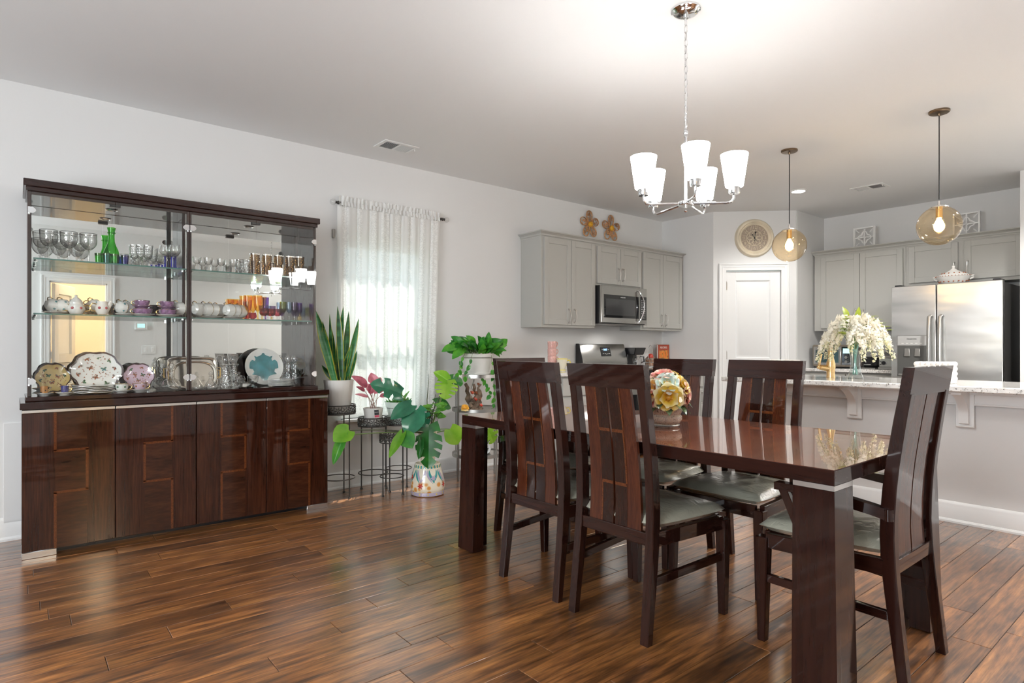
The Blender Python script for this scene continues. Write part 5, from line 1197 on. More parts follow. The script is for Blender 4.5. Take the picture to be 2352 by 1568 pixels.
# base cabinets, counters
def base(label, loc, rot, w, dp, doors, drawers):
    u = unit('base_cabinet', label, loc, rot, w, .874, dp, group='grey base cabinets', toe=True)
    for a, c in doors: shaker(u, a, c, .115, .66, c - .035, .50)
    for a, c, z0, z1 in drawers: shaker(u, a, c, z0, z1, (a + c) / 2, (z0 + z1) / 2, horiz=True, slab=True)
    return u
base('grey base cabinet with drawers left of the stove', (.60, 3.95, 0), RL, .790, .585, [], [(.02, .77, .69, .855), (.02, .77, .41, .67), (.02, .77, .12, .39)])
base('grey base cabinet right of the stove, below the coffee maker', (.60, 5.507, 0), RL, .79, .585, [(.02, .39), (.40, .77)], [(.02, .77, .69, .855)])
base('grey base cabinet on the back wall under the toaster oven', (1.395, 7.10, 0), 0, .965, .60, [(.02, .48), (.49, .945)], [(.02, .48, .69, .855), (.49, .945, .69, .855)])
for lb, q in (('granite worktop left of the stove', (.004, .640, 3.925, 4.738)), ('granite worktop right of the stove', (.004, .640, 5.508, 6.30)), ('granite worktop on the back wall left of the refrigerator', (1.39, 2.355, 7.06, 7.70))):
    tag(MB().box(*q, .876, .914, .005).build('worktop', M['granite'], loc=((q[0] + q[1]) / 2, (q[2] + q[3]) / 2, .876), world=True), lb, 'countertop')
# stove
sv = thing('stove', 'stainless steel electric stove with a slanted lit control panel', 'stove', (.34, 5.122, 0))
a, c = 4.744, 5.502
MB().box(.03, .63, a, c, .02, .905, .003).build('body', M['black'], sv, **W)
MB().box(.03, .66, a, c, .905, .917, .003).build('cooktop', M['darkglass'], sv, **W)
b = MB()
for x, y, r in ((.22, 4.95, .09), (.22, 5.3, .07), (.48, 4.95, .07), (.48, 5.3, .10)): b.ring((x, y, .9172), r, .0012, 32, 4)
b.build('burner_rings', M['pewter'], sv, **W)
bg_ = MB().prism([(.025, .917), (.115, .930), (.118, .985), (.110, 1.03), (.070, 1.178), (.060, 1.19), (.025, 1.19)], a + .012, c - .004, 'xz').build('backguard', M['steel2'], sv, world=True, smooth=30)
MB().prism([(.022, .917), (.118, .925), (.121, .985), (.113, 1.03), (.073, 1.18), (.062, 1.194), (.022, 1.194)], a + .002, a + .012, 'xz').build('end_cap', M['black'], sv, world=True, smooth=30)
nx = Vector((.148, 0, .040)).normalized(); ctr = Vector((.0915, 5.15, 1.105)); up = Vector((-.040, 0, .148)).normalized()
def slant(y0, y1, h0, h1, th, base_=ctr):
    return [base_ + Vector((0, y, 0)) + up * h + nx * t for t in (0, th) for y in (y0, y1) for h in (h0, h1)]
dp_ = MB().hexa(slant(-.075, .085, -.055, .050, .003)).build('control_panel', M['darkglass'], bg_, world=True, smooth=0)
mt = Matrix((Vector((0, 1, 0)), up, nx)).transposed().to_4x4()
so = Vector(sv.location)
text('10:57', .030, M['display'], dp_, T(*(ctr + Vector((0, .0, 0)) + up * .020 + nx * .0035 - so)) @ mt, 'clock_display')
b = MB()
for y, h in ((-.05, .022), (.055, .022), (-.045, -.025), (-.015, -.025), (.012, -.03), (.035, -.025), (.062, -.025)): b.hexa(slant(y - .006, y + .006, h - .003, h + .003, .0038))
b.build('control_marks', M['whiteplastic'], dp_, world=True, smooth=0)
od = MB().box(.63, .655, a + .004, c - .004, .20, .80, .004).build('oven_door', M['steel2'], sv, **W)
MB().box(.655, .657, a + .10, c - .10, .32, .66).build('oven_window', M['darkglass'], od, **W)
MB().tube([(.655, a + .06, .755), (.70, a + .06, .755), (.70, c - .06, .755), (.655, c - .06, .755)], .010, 8).build('oven_handle', M['steel2'], od, **W)
MB().box(.63, .655, a + .004, c - .004, .04, .19, .004).build('bottom_drawer', M['steel2'], sv, **W)
# microwave over the stove
mw = thing('microwave', 'stainless steel microwave mounted under the short wall cabinet', 'microwave', (.20, 5.122, 1.402))
a, c = 4.742, 5.495
MB().box(.004, .375, a, c, 1.405, 1.808, .003).build('body', M['black'], mw, **W)
dr = MB().box(.375, .404, a, c, 1.412, 1.808, .004).build('door', M['steel2'], mw, **W)
MB().box(.404, .406, a + .035, a + .615, 1.468, 1.712, .0008).build('window_frame', M['darkglass'], dr, **W)
MB().box(.4055, .4068, a + .065, a + .545, 1.495, 1.668).build('window', plain('microwave_window', (.05, .052, .055), .12, coat=1), dr, **W)
MB().box(.404, .4062, a + .632, c - .010, 1.455, 1.715, .0008).build('keypad', M['darkglass'], dr, **W)
b = MB()
for i in range(9):
    for j in range(3): b.box(.406, .4068, a + .655 + j * .026, a + .667 + j * .026, 1.478 + i * .024, 1.484 + i * .024)
b.build('key_marks', M['whiteplastic'], dr, world=True, smooth=0)
ps = [(.404, a + .590, 1.425), (.428, a + .592, 1.44)] + [(.432 + .020 * math.sin(PI * t), a + .592 + .052 * math.sin(PI * t), 1.44 + .325 * t) for t in [k / 10 for k in range(1, 10)]] + [(.428, a + .592, 1.765), (.404, a + .590, 1.78)]
MB().tube(ps, .011, 8).build('handle', M['chrome'], dr, **W)
mt = Matrix((Vector((0, 1, 0)), Vector((0, 0, 1)), Vector((1, 0, 0)))).transposed().to_4x4()
text('FRIGIDAIRE', .016, M['whiteplastic'], dr, T(.4062 - .20, a + .34 - 5.122, 1.690 - 1.402) @ mt)
MB().box(.02, .34, a + .02, c - .02, 1.400, 1.406).build('vent_panel', M['pewter'], mw, **W)
# things on the left worktop
M['pinkmug'] = plain('pink_mug', (.78, .45, .40), .2, coat=.5, var=.15, vscale=60); M['yellowglaze'] = plain('yellow_glaze', (.80, .66, .10), .2, coat=.5); M['ivory'] = plain('ivory_glaze', (.80, .74, .60), .2, coat=.5)
ym = onx(1268, 800, .25).y
for i in range(4):
    t = thing('mug', 'pink dotted mug in the stack left of the stove, %s' % ('bottom one', 'second from the bottom', 'third from the bottom', 'topmost')[i], 'mug', (.25, ym, .9145 + i * .0745), 1.3 + .08 * i, 'stack of pink mugs')
    MB().lathe([(.0002, 0), (.040, 0), (.044, .006), (.046, .074), (.043, .074), (.041, .008), (.0002, .008)], 24).build('body', M['pinkmug'], t); MB().tube([(.045, 0, .060), (.066, 0, .066), (.076, 0, .048), (.064, 0, .026), (.045, 0, .016)], .0055, 8).build('handle', M['pinkmug'], t)
t = thing('teacup', 'plain ivory cup with yellow rim and handle beside the pink mugs', 'cup', (.35, onx(1291, 850, .35).y, .9145), .5)
MB().lathe([(.0002, 0), (.034, 0), (.036, .012), (.024, .022), (.030, .030), (.050, .075), (.056, .122), (.052, .122), (.045, .075), (.0002, .034)], 28).build('body', M['ivory'], t); MB().ring((0, 0, .122), .054, .004, 28, 6).ring((0, 0, .012), .036, .004, 28, 6).build('yellow_bands', M['yellowglaze'], t); MB().tube([(.050, 0, .105), (.078, 0, .110), (.086, 0, .085), (.070, 0, .058), (.046, 0, .060)], .006, 8).build('handle', M['yellowglaze'], t)
# coffee maker, wire basket, cookbook on the right worktop
cm = thing('coffee_maker', 'black drip coffee maker with glass carafe, right of the stove', 'coffee maker', (.12, onx(1457, 810, .12).y, .9145), PI / 2)
MB().box(-.085, .085, -.10, .10, 0, .035, .006).build('base', M['black'], cm); MB().box(-.085, .085, .03, .10, .03, .19, .006).build('column', M['black'], cm); MB().hexa([(-.085, -.07, .15), (-.10, -.10, .235), (-.085, .10, .15), (-.10, .10, .235), (.085, -.07, .15), (.10, -.10, .235), (.085, .10, .15), (.10, .10, .235)], .008).build('filter_housing', M['black'], cm)
cf = MB().lathe([(.0002, 0), (.05, 0), (.062, .03), (.056, .07), (.042, .09), (.045, .105), (.042, .105), (.040, .09), (.0002, .01)], 24, (0, -.035, .036)).build('carafe', M['clear'], cm); MB().tube([(.045, -.05, .135), (.085, -.07, .13), (.09, -.07, .07), (.06, -.05, .06)], .007, 8).build('carafe_handle', M['black'], cf)
wb = thing('wire_basket', 'chrome wire basket with an arched handle holding red and brown napkins', 'basket', (.15, onx(1494, 820, .15).y, .9145), .3)
b = MB()
for z, r in ((.01, .055), (.06, .068), (.10, .075)): b.ring((0, 0, z), r, .003, 28, 5)
for i in range(12): a = i * PI / 6; b.cyl((.055 * math.cos(a), .055 * math.sin(a), .01), (.075 * math.cos(a), .075 * math.sin(a), .10), .0018, 5)
b.build('basket', M['chrome'], wb); MB().tube([(0, .075 * math.cos(a), .10 + .165 * math.sin(a) ** .6) for a in [PI * k / 16 for k in range(17)]], .004, 6).build('arched_handle', M['chrome'], wb)
b = MB(); b.lathe([(.0002, .015), (.05, .02), (.062, .10), (.03, .135), (.0002, .14)], 12, scal=lambda a, r, z: 1 + .12 * math.cos(3 * a + z * 30)); b.build('napkins', plain('napkin', (.35, .20, .13), .7, var=.7, vscale=50), wb); MB().sphere((.01, -.02, .13), .035, 10, 6).build('red_cloth', M['red2'], wb)
bk = thing('cookbook', 'cookbook with a red cover showing fried food, standing in the kitchen corner', 'book', (.11, onx(1524, 810, .11).y, .9145), PI / 2 - .12)
MB().box(-.094, .094, 0, .022, .002, .268).build('pages', M['paper'], bk); MB().box(-.097, .097, -.002, 0, 0, .272).build('cover', plain('red_cover', (.36, .06, .03), .35), bk); MB().box(-.097, .097, .022, .024, 0, .272).build('back_cover', M['rust'], bk)
MB().box(-.075, .080, -.0028, -.002, .02, .20).build('cover_photo', plain('food_photo', (.55, .24, .05), .4, var=.9, vscale=26), bk); text('RECIPES', .034, M['paper'], bk, T(0, -.0022, .235) @ rotm('X', PI / 2))
b = MB(); rr = random.Random(2)
for i in range(9): b.sphere((-.045 + .045 * (i % 3) + rr.uniform(-.008, .008), -.003, .125 + .025 * (i // 3)), .019, 8, 5, sz=.9)
b.v = [(x, -.0028 + (y + .003) * .1, z) for x, y, z in b.v]; b.build('printed_food', plain('fried_orange', (.70, .20, .03), .4), bk)
ot = thing('wall_outlet', 'white outlet plate on the kitchen wall behind the coffee maker', 'outlet', (.0, 5.70, 1.12))
MB().box(0, .006, -.036, .036, -.06, .06, .002).build('plate', M['whiteplastic'], ot); MB().box(.006, .007, -.015, .015, -.045, -.005).box(.006, .007, -.015, .015, .005, .045).build('sockets', M['trim'], ot)
# refrigerator
fg = thing('refrigerator', 'stainless steel side by side refrigerator with water dispenser', 'refrigerator', (2.83, 7.3, 0))
a, c, F = 2.383, 3.287, 6.930
MB().box(a + .004, c - .004, 7.01, 7.66, .02, 1.752, .004).build('body', plain('fridge_side', (.085, .08, .075), .45, metal=.3), fg, **W)
sp_ = 2.774
d1_ = MB().box(a, sp_ - .003, F, 7.005, .06, 1.768, .006).build('door', M['steel'], fg, **W); d2_ = MB().box(sp_ + .003, c, F, 7.005, .06, 1.768, .006).build('door', M['steel'], fg, **W)
MB().box(a + .02, c - .02, F + .04, 7.05, .0, .06).build('toe_grille', M['black'], fg, **W)
for x in (a + .05, c - .05): MB().box(x - .03, x + .03, F + .03, 7.12, 1.768, 1.785, .004).build('hinge_cover', M['black'], fg, **W)
for x, d in ((sp_ - .047, d1_), (sp_ + .043, d2_)):
    ps = [(x, F, 1.465), (x, F - .05, 1.45)] + [(x, F - .055 - .022 * math.sin(PI * t), 1.45 - .80 * t) for t in [k / 8 for k in range(1, 8)]] + [(x, F - .05, .65), (x, F, .635)]
    MB().tube(ps, .0165, 8, flat=.6).build('handle', M['steel2'], d, **W)
dx0, dx1 = 2.442, 2.692
dsp = MB().box(dx0 - .006, dx1 + .006, F - .004, F + .001, .858, 1.272, .002).build('dispenser_frame', M['steel2'], d1_, **W)
MB().box(dx0, dx1, F - .006, F - .003, 1.172, 1.266, .001).build('dispenser_panel', plain('dispenser_grey', (.46, .46, .45), .35), dsp, **W)
MB().box(dx0, dx1, F - .0055, F - .0035, .866, 1.168).build('dispenser_recess', plain('dispenser_dark', (.10, .10, .095), .35), dsp, **W)
b = MB()
for x in (dx0 + .085, dx0 + .175): b.hexa([(x - .025, F - .016, 1.06), (x - .022, F - .014, 1.14), (x - .025, F - .006, 1.06), (x - .022, F - .006, 1.14), (x + .025, F - .016, 1.06), (x + .022, F - .014, 1.14), (x + .025, F - .006, 1.06), (x + .022, F - .006, 1.14)], .003)
b.build('paddles', M['pewter'], dsp, **W); MB().box(dx0 + .01, dx1 - .01, F - .022, F - .005, .866, .885, .003).build('drip_tray', M['pewter'], dsp, **W)
text('FRIGIDAIRE', .017, M['black'], dsp, T(2.567 - 2.83, F - .0065 - 7.3, 1.235) @ rotm('X', PI / 2))
b = MB()
for i in range(5): b.box(dx0 + .035 + .04 * i, dx0 + .055 + .04 * i, F - .0066, F - .0055, 1.190, 1.194)
b.build('button_marks', M['paper'], dsp, world=True, smooth=0)
# tureen on the refrigerator
tu = thing('tureen', 'white lidded tureen with brown flower decoration on top of the refrigerator', 'tureen', (2.86, 7.14, 1.769))
TS = Matrix.Diagonal((1.25, .85, 1, 1))
MB().lathe([(.0002, 0), (.072, 0), (.078, .008), (.095, .035), (.112, .068), (.118, .080), (.110, .080), (.0002, .06)], 32).xf(TS).build('bowl', M['porcelain'], tu)
MB().lathe([(.120, .081), (.108, .092), (.065, .118), (.030, .140), (.012, .158), (.008, .166), (.012, .176), (.010, .186), (.0002, .192)], 32).xf(TS).build('lid', M['porcelain'], tu)
for s in (-1, 1): MB().tube([(s * .135, 0, .045), (s * .165, 0, .062), (s * .168, 0, .078), (s * .142, 0, .078)], .009, 8).build('handle', M['porcelain'], tu)
b = MB(); rr = random.Random(6)
for i in range(34):
    a_ = 2 * PI * i / 34; r = .119; b.sphere((1.25 * r * math.cos(a_), .85 * r * math.sin(a_), .083), .0042, 6, 4)
for i in range(18): a_ = 2 * PI * i / 18; r = .089 + rr.uniform(0, .012); b.sphere((1.25 * r * math.cos(a_), .85 * r * math.sin(a_), .022 + (r - .089)), .007, 6, 4)
for i in range(14): a_ = 2 * PI * i / 14; b.sphere((1.25 * .078 * math.cos(a_), .85 * .078 * math.sin(a_), .111), .0075, 6, 4)
b.build('painted_decor', M['rust'], tu)
# white lattice ornaments on top of the back cabinets
def lattice(x, label, s=.232):
    t = thing('lattice_ornament', label, 'ornament', (x, 7.50, 2.2942), -.05, 'white lattice ornaments on the back cabinets')
    f = MB(); w_ = .016; y0, y1 = -.016, .016
    f.box(-s / 2, -s / 2 + w_, y0, y1, 0, s, .002); f.box(s / 2 - w_, s / 2, y0, y1, 0, s, .002); f.box(-s / 2 + w_, s / 2 - w_, y0, y1, 0, w_, .002); f.box(-s / 2 + w_, s / 2 - w_, y0, y1, s - w_, s, .002); f.build('frame', M['trim'], t)
    b = MB(); q = .006; ct = s / 2; L = s / 2 - w_
    b.box(-L, L, -q, q, ct - q, ct + q); b.box(-q, q, -q, q, ct - L, ct + L)
    for sx in (-1, 1):
        for sz in (-1, 1):
            b.tube([(sx * L, 0, ct + sz * L * .25), (sx * L * .25, 0, ct + sz * L)][::1], .006, 5) if False else b.tube([(sx * L, 0, ct + sz * L), (sx * L * .58, 0, ct + sz * L * .58)], .006, 6)
    ps = []
    for i in range(48):
        a_ = 2 * PI * i / 48; r = L * (.56 + .13 * math.cos(4 * a_)); ps.append((r * math.cos(a_), 0, ct + r * math.sin(a_)))
    b.tube(ps, .007, 6, closed=True); b.build('quatrefoil', M['trim'], t); return t
lattice(1.92, 'white square lattice ornament on the back wall cabinets, left one above the toaster oven'); lattice(2.88, 'white square lattice ornament above the refrigerator, half behind the right pendant lamp')
# small appliances on the back worktop
to = thing('toaster_oven', 'steel toaster oven with glass door on the back worktop', 'toaster oven', (1.66, 7.42, .9145))
MB().box(-.225, .225, -.15, .16, .018, .268, .012).build('body', plain('taupe_steel', (.34, .29, .24), .3, metal=.9), to)
d = MB().box(-.205, .10, -.158, -.15, .04, .245, .004).build('door', M['steel2'], to); MB().box(-.180, .075, -.160, -.157, .062, .205).build('door_glass', plain('oven_glass', (.03, .075, .085), .08, coat=1), d); MB().tube([(-.17, -.158, .225), (-.17, -.185, .225), (.065, -.185, .225), (.065, -.158, .225)], .007, 8).build('handle', M['steel2'], d)
MB().box(.108, .212, -.154, -.15, .04, .245).build('control_panel', M['darkglass'], to); b = MB()
for z in (.075, .125): b.lathe([(.02, 0), (.018, .014), (.0002, .014)], 16).xf(T(0, 0, 0)) if False else b.cyl((.16, -.154, z), (.16, -.172, z), .016, 14)
b.build('knobs', M['steel2'], to); MB().box(.122, .198, -.1555, -.153, .17, .225).build('display', M['lcd'], to)
for x in (-.2, .2): MB().cyl((x, -.12, 0), (x, -.12, .02), .015, 10).build('foot', M['black'], to); MB().cyl((x, .12, 0), (x, .12, .02), .015, 10).build('foot', M['black'], to)
t = thing('toaster', 'black rounded toaster on the back worktop, behind the white flowers', 'toaster', (2.055, 7.35, .9145))
MB().box(-.075, .075, -.12, .13, .012, .135, .03).build('body', M['black'], t); MB().box(-.05, .05, -.08, .09, .134, .137).build('slots', M['pewter'], t); MB().box(-.04, .03, -.124, -.119, .045, .052).build('badge', M['chrome'], t); MB().box(-.07, .07, -.115, .12, 0, .014).build('base', M['pewter'], t)
t = thing('appliance', 'white and chrome countertop appliance with a round dial, beside the refrigerator', 'appliance', (2.245, 7.33, .9145))
MB().box(-.085, .085, -.10, .12, .022, .125, .008).build('body', M['alu'], t); MB().box(-.09, .09, -.105, .125, 0, .024, .004).build('base', M['pewter'], t); MB().cyl((-.03, -.10, .07), (-.03, -.118, .07), .021, 18).build('dial', M['black'], t); MB().box(-.072, -.056, -.103, -.099, .05, .058).box(-.072, -.056, -.103, -.099, .078, .086).build('buttons', M['black'], t); MB().prism([(-.1, .125), (.12, .125), (.12, .19), (-.02, .175), (-.11, .145)], -.085, .085, 'yz').build('lid', M['pewter'], t)
t = thing('canister', 'tall grey metal canister at the back of the worktop beside the refrigerator', 'canister', (2.21, 7.58, .9145)); MB().lathe([(.0002, 0), (.075, 0), (.078, .01), (.078, .30), (.06, .33), (.0002, .335)], 28).build('body', plain('lilac_metal', (.30, .28, .33), .3, metal=.7), t)
# flower wall art
def wallflower(y, label, a0):
    t = thing('wall_flower', label, 'wall art', (.004, y, 2.528), 0, 'copper wire flower wall art')
    M.setdefault('wire', plain('copper_wire', (.62, .34, .17), .35, metal=.7, var=.4, vscale=60))
    for i in range(5):
        a = PI / 2 + a0 + i * 2 * PI / 5; u_ = Vector((0, math.cos(a), math.sin(a))); v_ = Vector((0, -math.sin(a), math.cos(a)))
        ps = [u_ * (.025 + .125 * (1 - math.cos(s)) / 2) + v_ * .042 * math.sin(s) * (1 - .25 * math.cos(s)) + Vector((.018, 0, 0)) for s in [2 * PI * k / 24 for k in range(24)]]
        p_ = MB().tube(ps, .0045, 6, closed=True, flat=1.8).build('petal_frame', M['wire'], t); b = MB(); rr = random.Random(i + int(y * 100))
        for k in range(11):
            c_ = u_ * (.045 + .088 * rr.random()) + v_ * rr.uniform(-.026, .026) + Vector((.016, 0, 0)); r = rr.uniform(.009, .017)
            b.tube([c_ + u_ * r * math.cos(s) * (1 - .06 * s) + v_ * r * math.sin(s) * (1 - .06 * s) for s in [.7 * q for q in range(15)]], .0022, 5)
        stuff(b.build('scrollwork', M['wire'], p_))
    b = MB().sphere((.024, 0, 0), .026, 12, 8); rr = random.Random(8)
    for k in range(40): d = Vector((abs(rr.gauss(0, 1)), rr.gauss(0, 1), rr.gauss(0, 1))).normalized(); b.tube([Vector((.024, 0, 0)) + d * .02, Vector((.024, 0, 0)) + d * .036], [.004, .002], 5)
    b.build('flower_center', plain('ochre', (.75, .40, .03), .4), t)
wallflower(4.966, 'copper wire flower on the wall above the cabinets, left and higher one', .05); wallflower(5.322, 'copper wire flower on the wall above the cabinets, right and lower one', -.02)
# clock above the pantry door
ck = thing('wall_clock', 'round cream wall clock with openwork numerals above the pantry door', 'clock', P0 + Vector((math.cos(AD), math.sin(AD), 0)) * .464 + Vector((0, 0, 2.424)), AD)
cr_ = plain('aged_cream', (.72, .63, .48), .45, var=.12, vscale=8); cf_ = plain('clock_face', (.40, .32, .25), .6)
RX = rotm('X', PI / 2)
MB().lathe([(.150, .004), (.152, .020), (.165, .030), (.175, .026), (.185, .040), (.205, .036), (.220, .014), (.222, .0)], 56).xf(RX).build('frame', cr_, ck)
MB().cyl((0, 0, .002), (0, 0, .008), .153, 48).xf(RX).build('face', cf_, ck)
for n_ in range(1, 13):
    a = PI / 2 - n_ * PI / 6; text(str(n_), .052, cr_, ck, T(.122 * math.cos(a), -.014, .122 * math.sin(a)) @ RX, 'numeral', .004)
b = MB().ring((0, 0, .013), .088, .004, 40, 6)
for i in range(8):
    a = i * PI / 4; b.tube([(.047 * math.cos(a) + (.034 * math.cos(s)) * math.cos(a) - .020 * math.sin(s) * math.sin(a), .047 * math.sin(a) + .034 * math.cos(s) * math.sin(a) + .020 * math.sin(s) * math.cos(a), .013) for s in [2 * PI * k / 16 for k in range(16)]], .0038, 6, closed=True)
for i in range(12): a = i * PI / 6 + PI / 12; b.tube([(.09 * math.cos(a), .09 * math.sin(a), .013), (.15 * math.cos(a), .15 * math.sin(a), .013)], .0022, 5)
b.xf(RX).build('openwork', cr_, ck)
def hand(a, L, nm): 
    c_, s = math.cos(a), math.sin(a); P_ = lambda u, v: (u * c_ - v * s, u * s + v * c_)
    pl = [P_(*p) for p in ((-.030, .006), (-.02, .002), (L * .55, .0025), (L * .66, .010), (L * .75, .003), (L, 0), (L * .75, -.003), (L * .66, -.010), (L * .55, -.0025), (-.02, -.002), (-.030, -.006), (-.036, 0))]
    MB().prism(pl, .019, .0215, 'xy').xf(RX).build(nm, M['bronze'] if False else M['cord'], ck)
hand(PI / 2 - (2 * PI * 1.6 / 60), .098, 'minute_hand'); hand(PI / 2 + .55, .066, 'hour_hand')
MB().cyl((0, 0, .018), (0, 0, .024), .008, 12).xf(RX).build('hub', M['cord'], ck)
# ---------------------------------------------------------------- dining table
tb = thing('dining_table', 'long glossy dark wood dining table with thick L shaped legs and silver bands', 'table', (2.85, 2.475, 0))
TX0, TX1, TY0, TY1, TZ = 1.83, 3.87, 1.98, 2.965, .762
MB().box(TX0, TX1, TY0, TY1, .712, .7605, .0015).build('apron_top', M['darkX'], tb, **W)
MB().box(TX0 + .0015, TX1 - .0015, TY0 + .0015, TY1 - .0015, .7603, TZ, .0006).build('tabletop', M['tabletop'], tb, **W)
MB().box(TX0 + .35, TX1 - .35, TY0 + .32, TY1 - .32, .675, .712).build('under_frame', M['darkX'], tb, **W)
def leg(x, y, sx, sy):
    """L-shaped leg whose outer corner is at (x, y) and which flares slightly outwards to the floor"""
    b = MB(); f = .016
    pl = [(0, 0), (.132, 0), (.132, .062), (.062, .062), (.062, .138), (0, .138)]
    vs = [(x + sx * (u - (f if u == 0 else .25 * f) * k), y + sy * (v - (f if v == 0 else .25 * f) * k), z) for z, k in ((.004, 1), (.694, 0)) for u, v in pl]
    b.add(vs, [(0, 3, 4, 5), (0, 1, 2, 3), (6, 11, 10, 9), (6, 9, 8, 7)] + [(i, (i + 1) % 6, 6 + (i + 1) % 6, 6 + i) for i in range(6)])
    l_ = b.build('leg', M['darkV'], tb, world=True, smooth=20); recalc(l_)
    s = MB()
    def band(u0, u1, v0, v1): s.box(x + sx * u0, x + sx * u1, y + sy * v0, y + sy * v1, .695, .7115)
    band(.0, .131, .0, .061); band(.0, .061, .061, .139)
    s.build('silver_band', M['alu'], l_, world=True, smooth=0)
    MB().cyl((x + sx * .03, y + sy * .05, 0), (x + sx * .03, y + sy * .05, .005), .015, 10).build('glide', M['black'], l_, **W)
for x, sx in ((TX0, 1), (TX1, -1)):
    for y, sy in ((TY0, 1), (TY1, -1)): leg(x, y, sx, sy)
# ---------------------------------------------------------------- chairs: x across, y forward, feet of the back legs at y 0
PROF = [(0, 0), (.10, .012), (.20, .024), (.30, .036), (.40, .046), (.50, .051), (.58, .049), (.66, .044), (.74, .036), (.84, .022), (.92, .010), (.99, -.002), (1.08, -.016)]
def py(z):
    for (z0, y0), (z1, y1) in zip(PROF, PROF[1:]):
        if z <= z1: return y0 + (y1 - y0) * (z - z0) / (z1 - z0)
    return PROF[-1][1]
def post(sx):
    b = MB(); vs = []
    for z, y in PROF[:-1]:
        d = .023 - .007 * max(0, (.4 - z) / .4) - .004 * max(0, (z - .6) / .4); w_ = .0195
        xc = sx * (.1955 - .012 * min(1, z / 1.0))
        e = .003
        for u, v in ((-w_, -d + e), (-w_ + e, -d), (w_ - e, -d), (w_, -d + e), (w_, d - e), (w_ - e, d), (-w_ + e, d), (-w_, d - e)): vs.append((xc + u, y + v, z))
    n = len(PROF) - 1; fs = [(i * 8 + j, i * 8 + (j + 1) % 8, (i + 1) * 8 + (j + 1) % 8, (i + 1) * 8 + j) for i in range(n - 1) for j in range(8)] + [tuple(range(7, -1, -1)), tuple((n - 1) * 8 + j for j in range(8))]
    return b.add(vs, fs)
def curved_board(x0t, x1t, x0b, x1b, z0, z1, th, off=0, n=7):
    g = MB(); vs = []
    for i in range(n + 1):
        t = i / n; z = z0 + (z1 - z0) * t; a = x0b + (x0t - x0b) * t; c = x1b + (x1t - x1b) * t; y = py(z) + off
        vs += [(a, y - th / 2, z), (c, y - th / 2, z), (c, y + th / 2, z), (a, y + th / 2, z)]
    fs = [(i * 4 + j, i * 4 + (j + 1) % 4, (i + 1) * 4 + (j + 1) % 4, (i + 1) * 4 + j) for i in range(n) for j in range(4)] + [(3, 2, 1, 0), tuple(n * 4 + j for j in range(4))]
    return g.add(vs, fs)
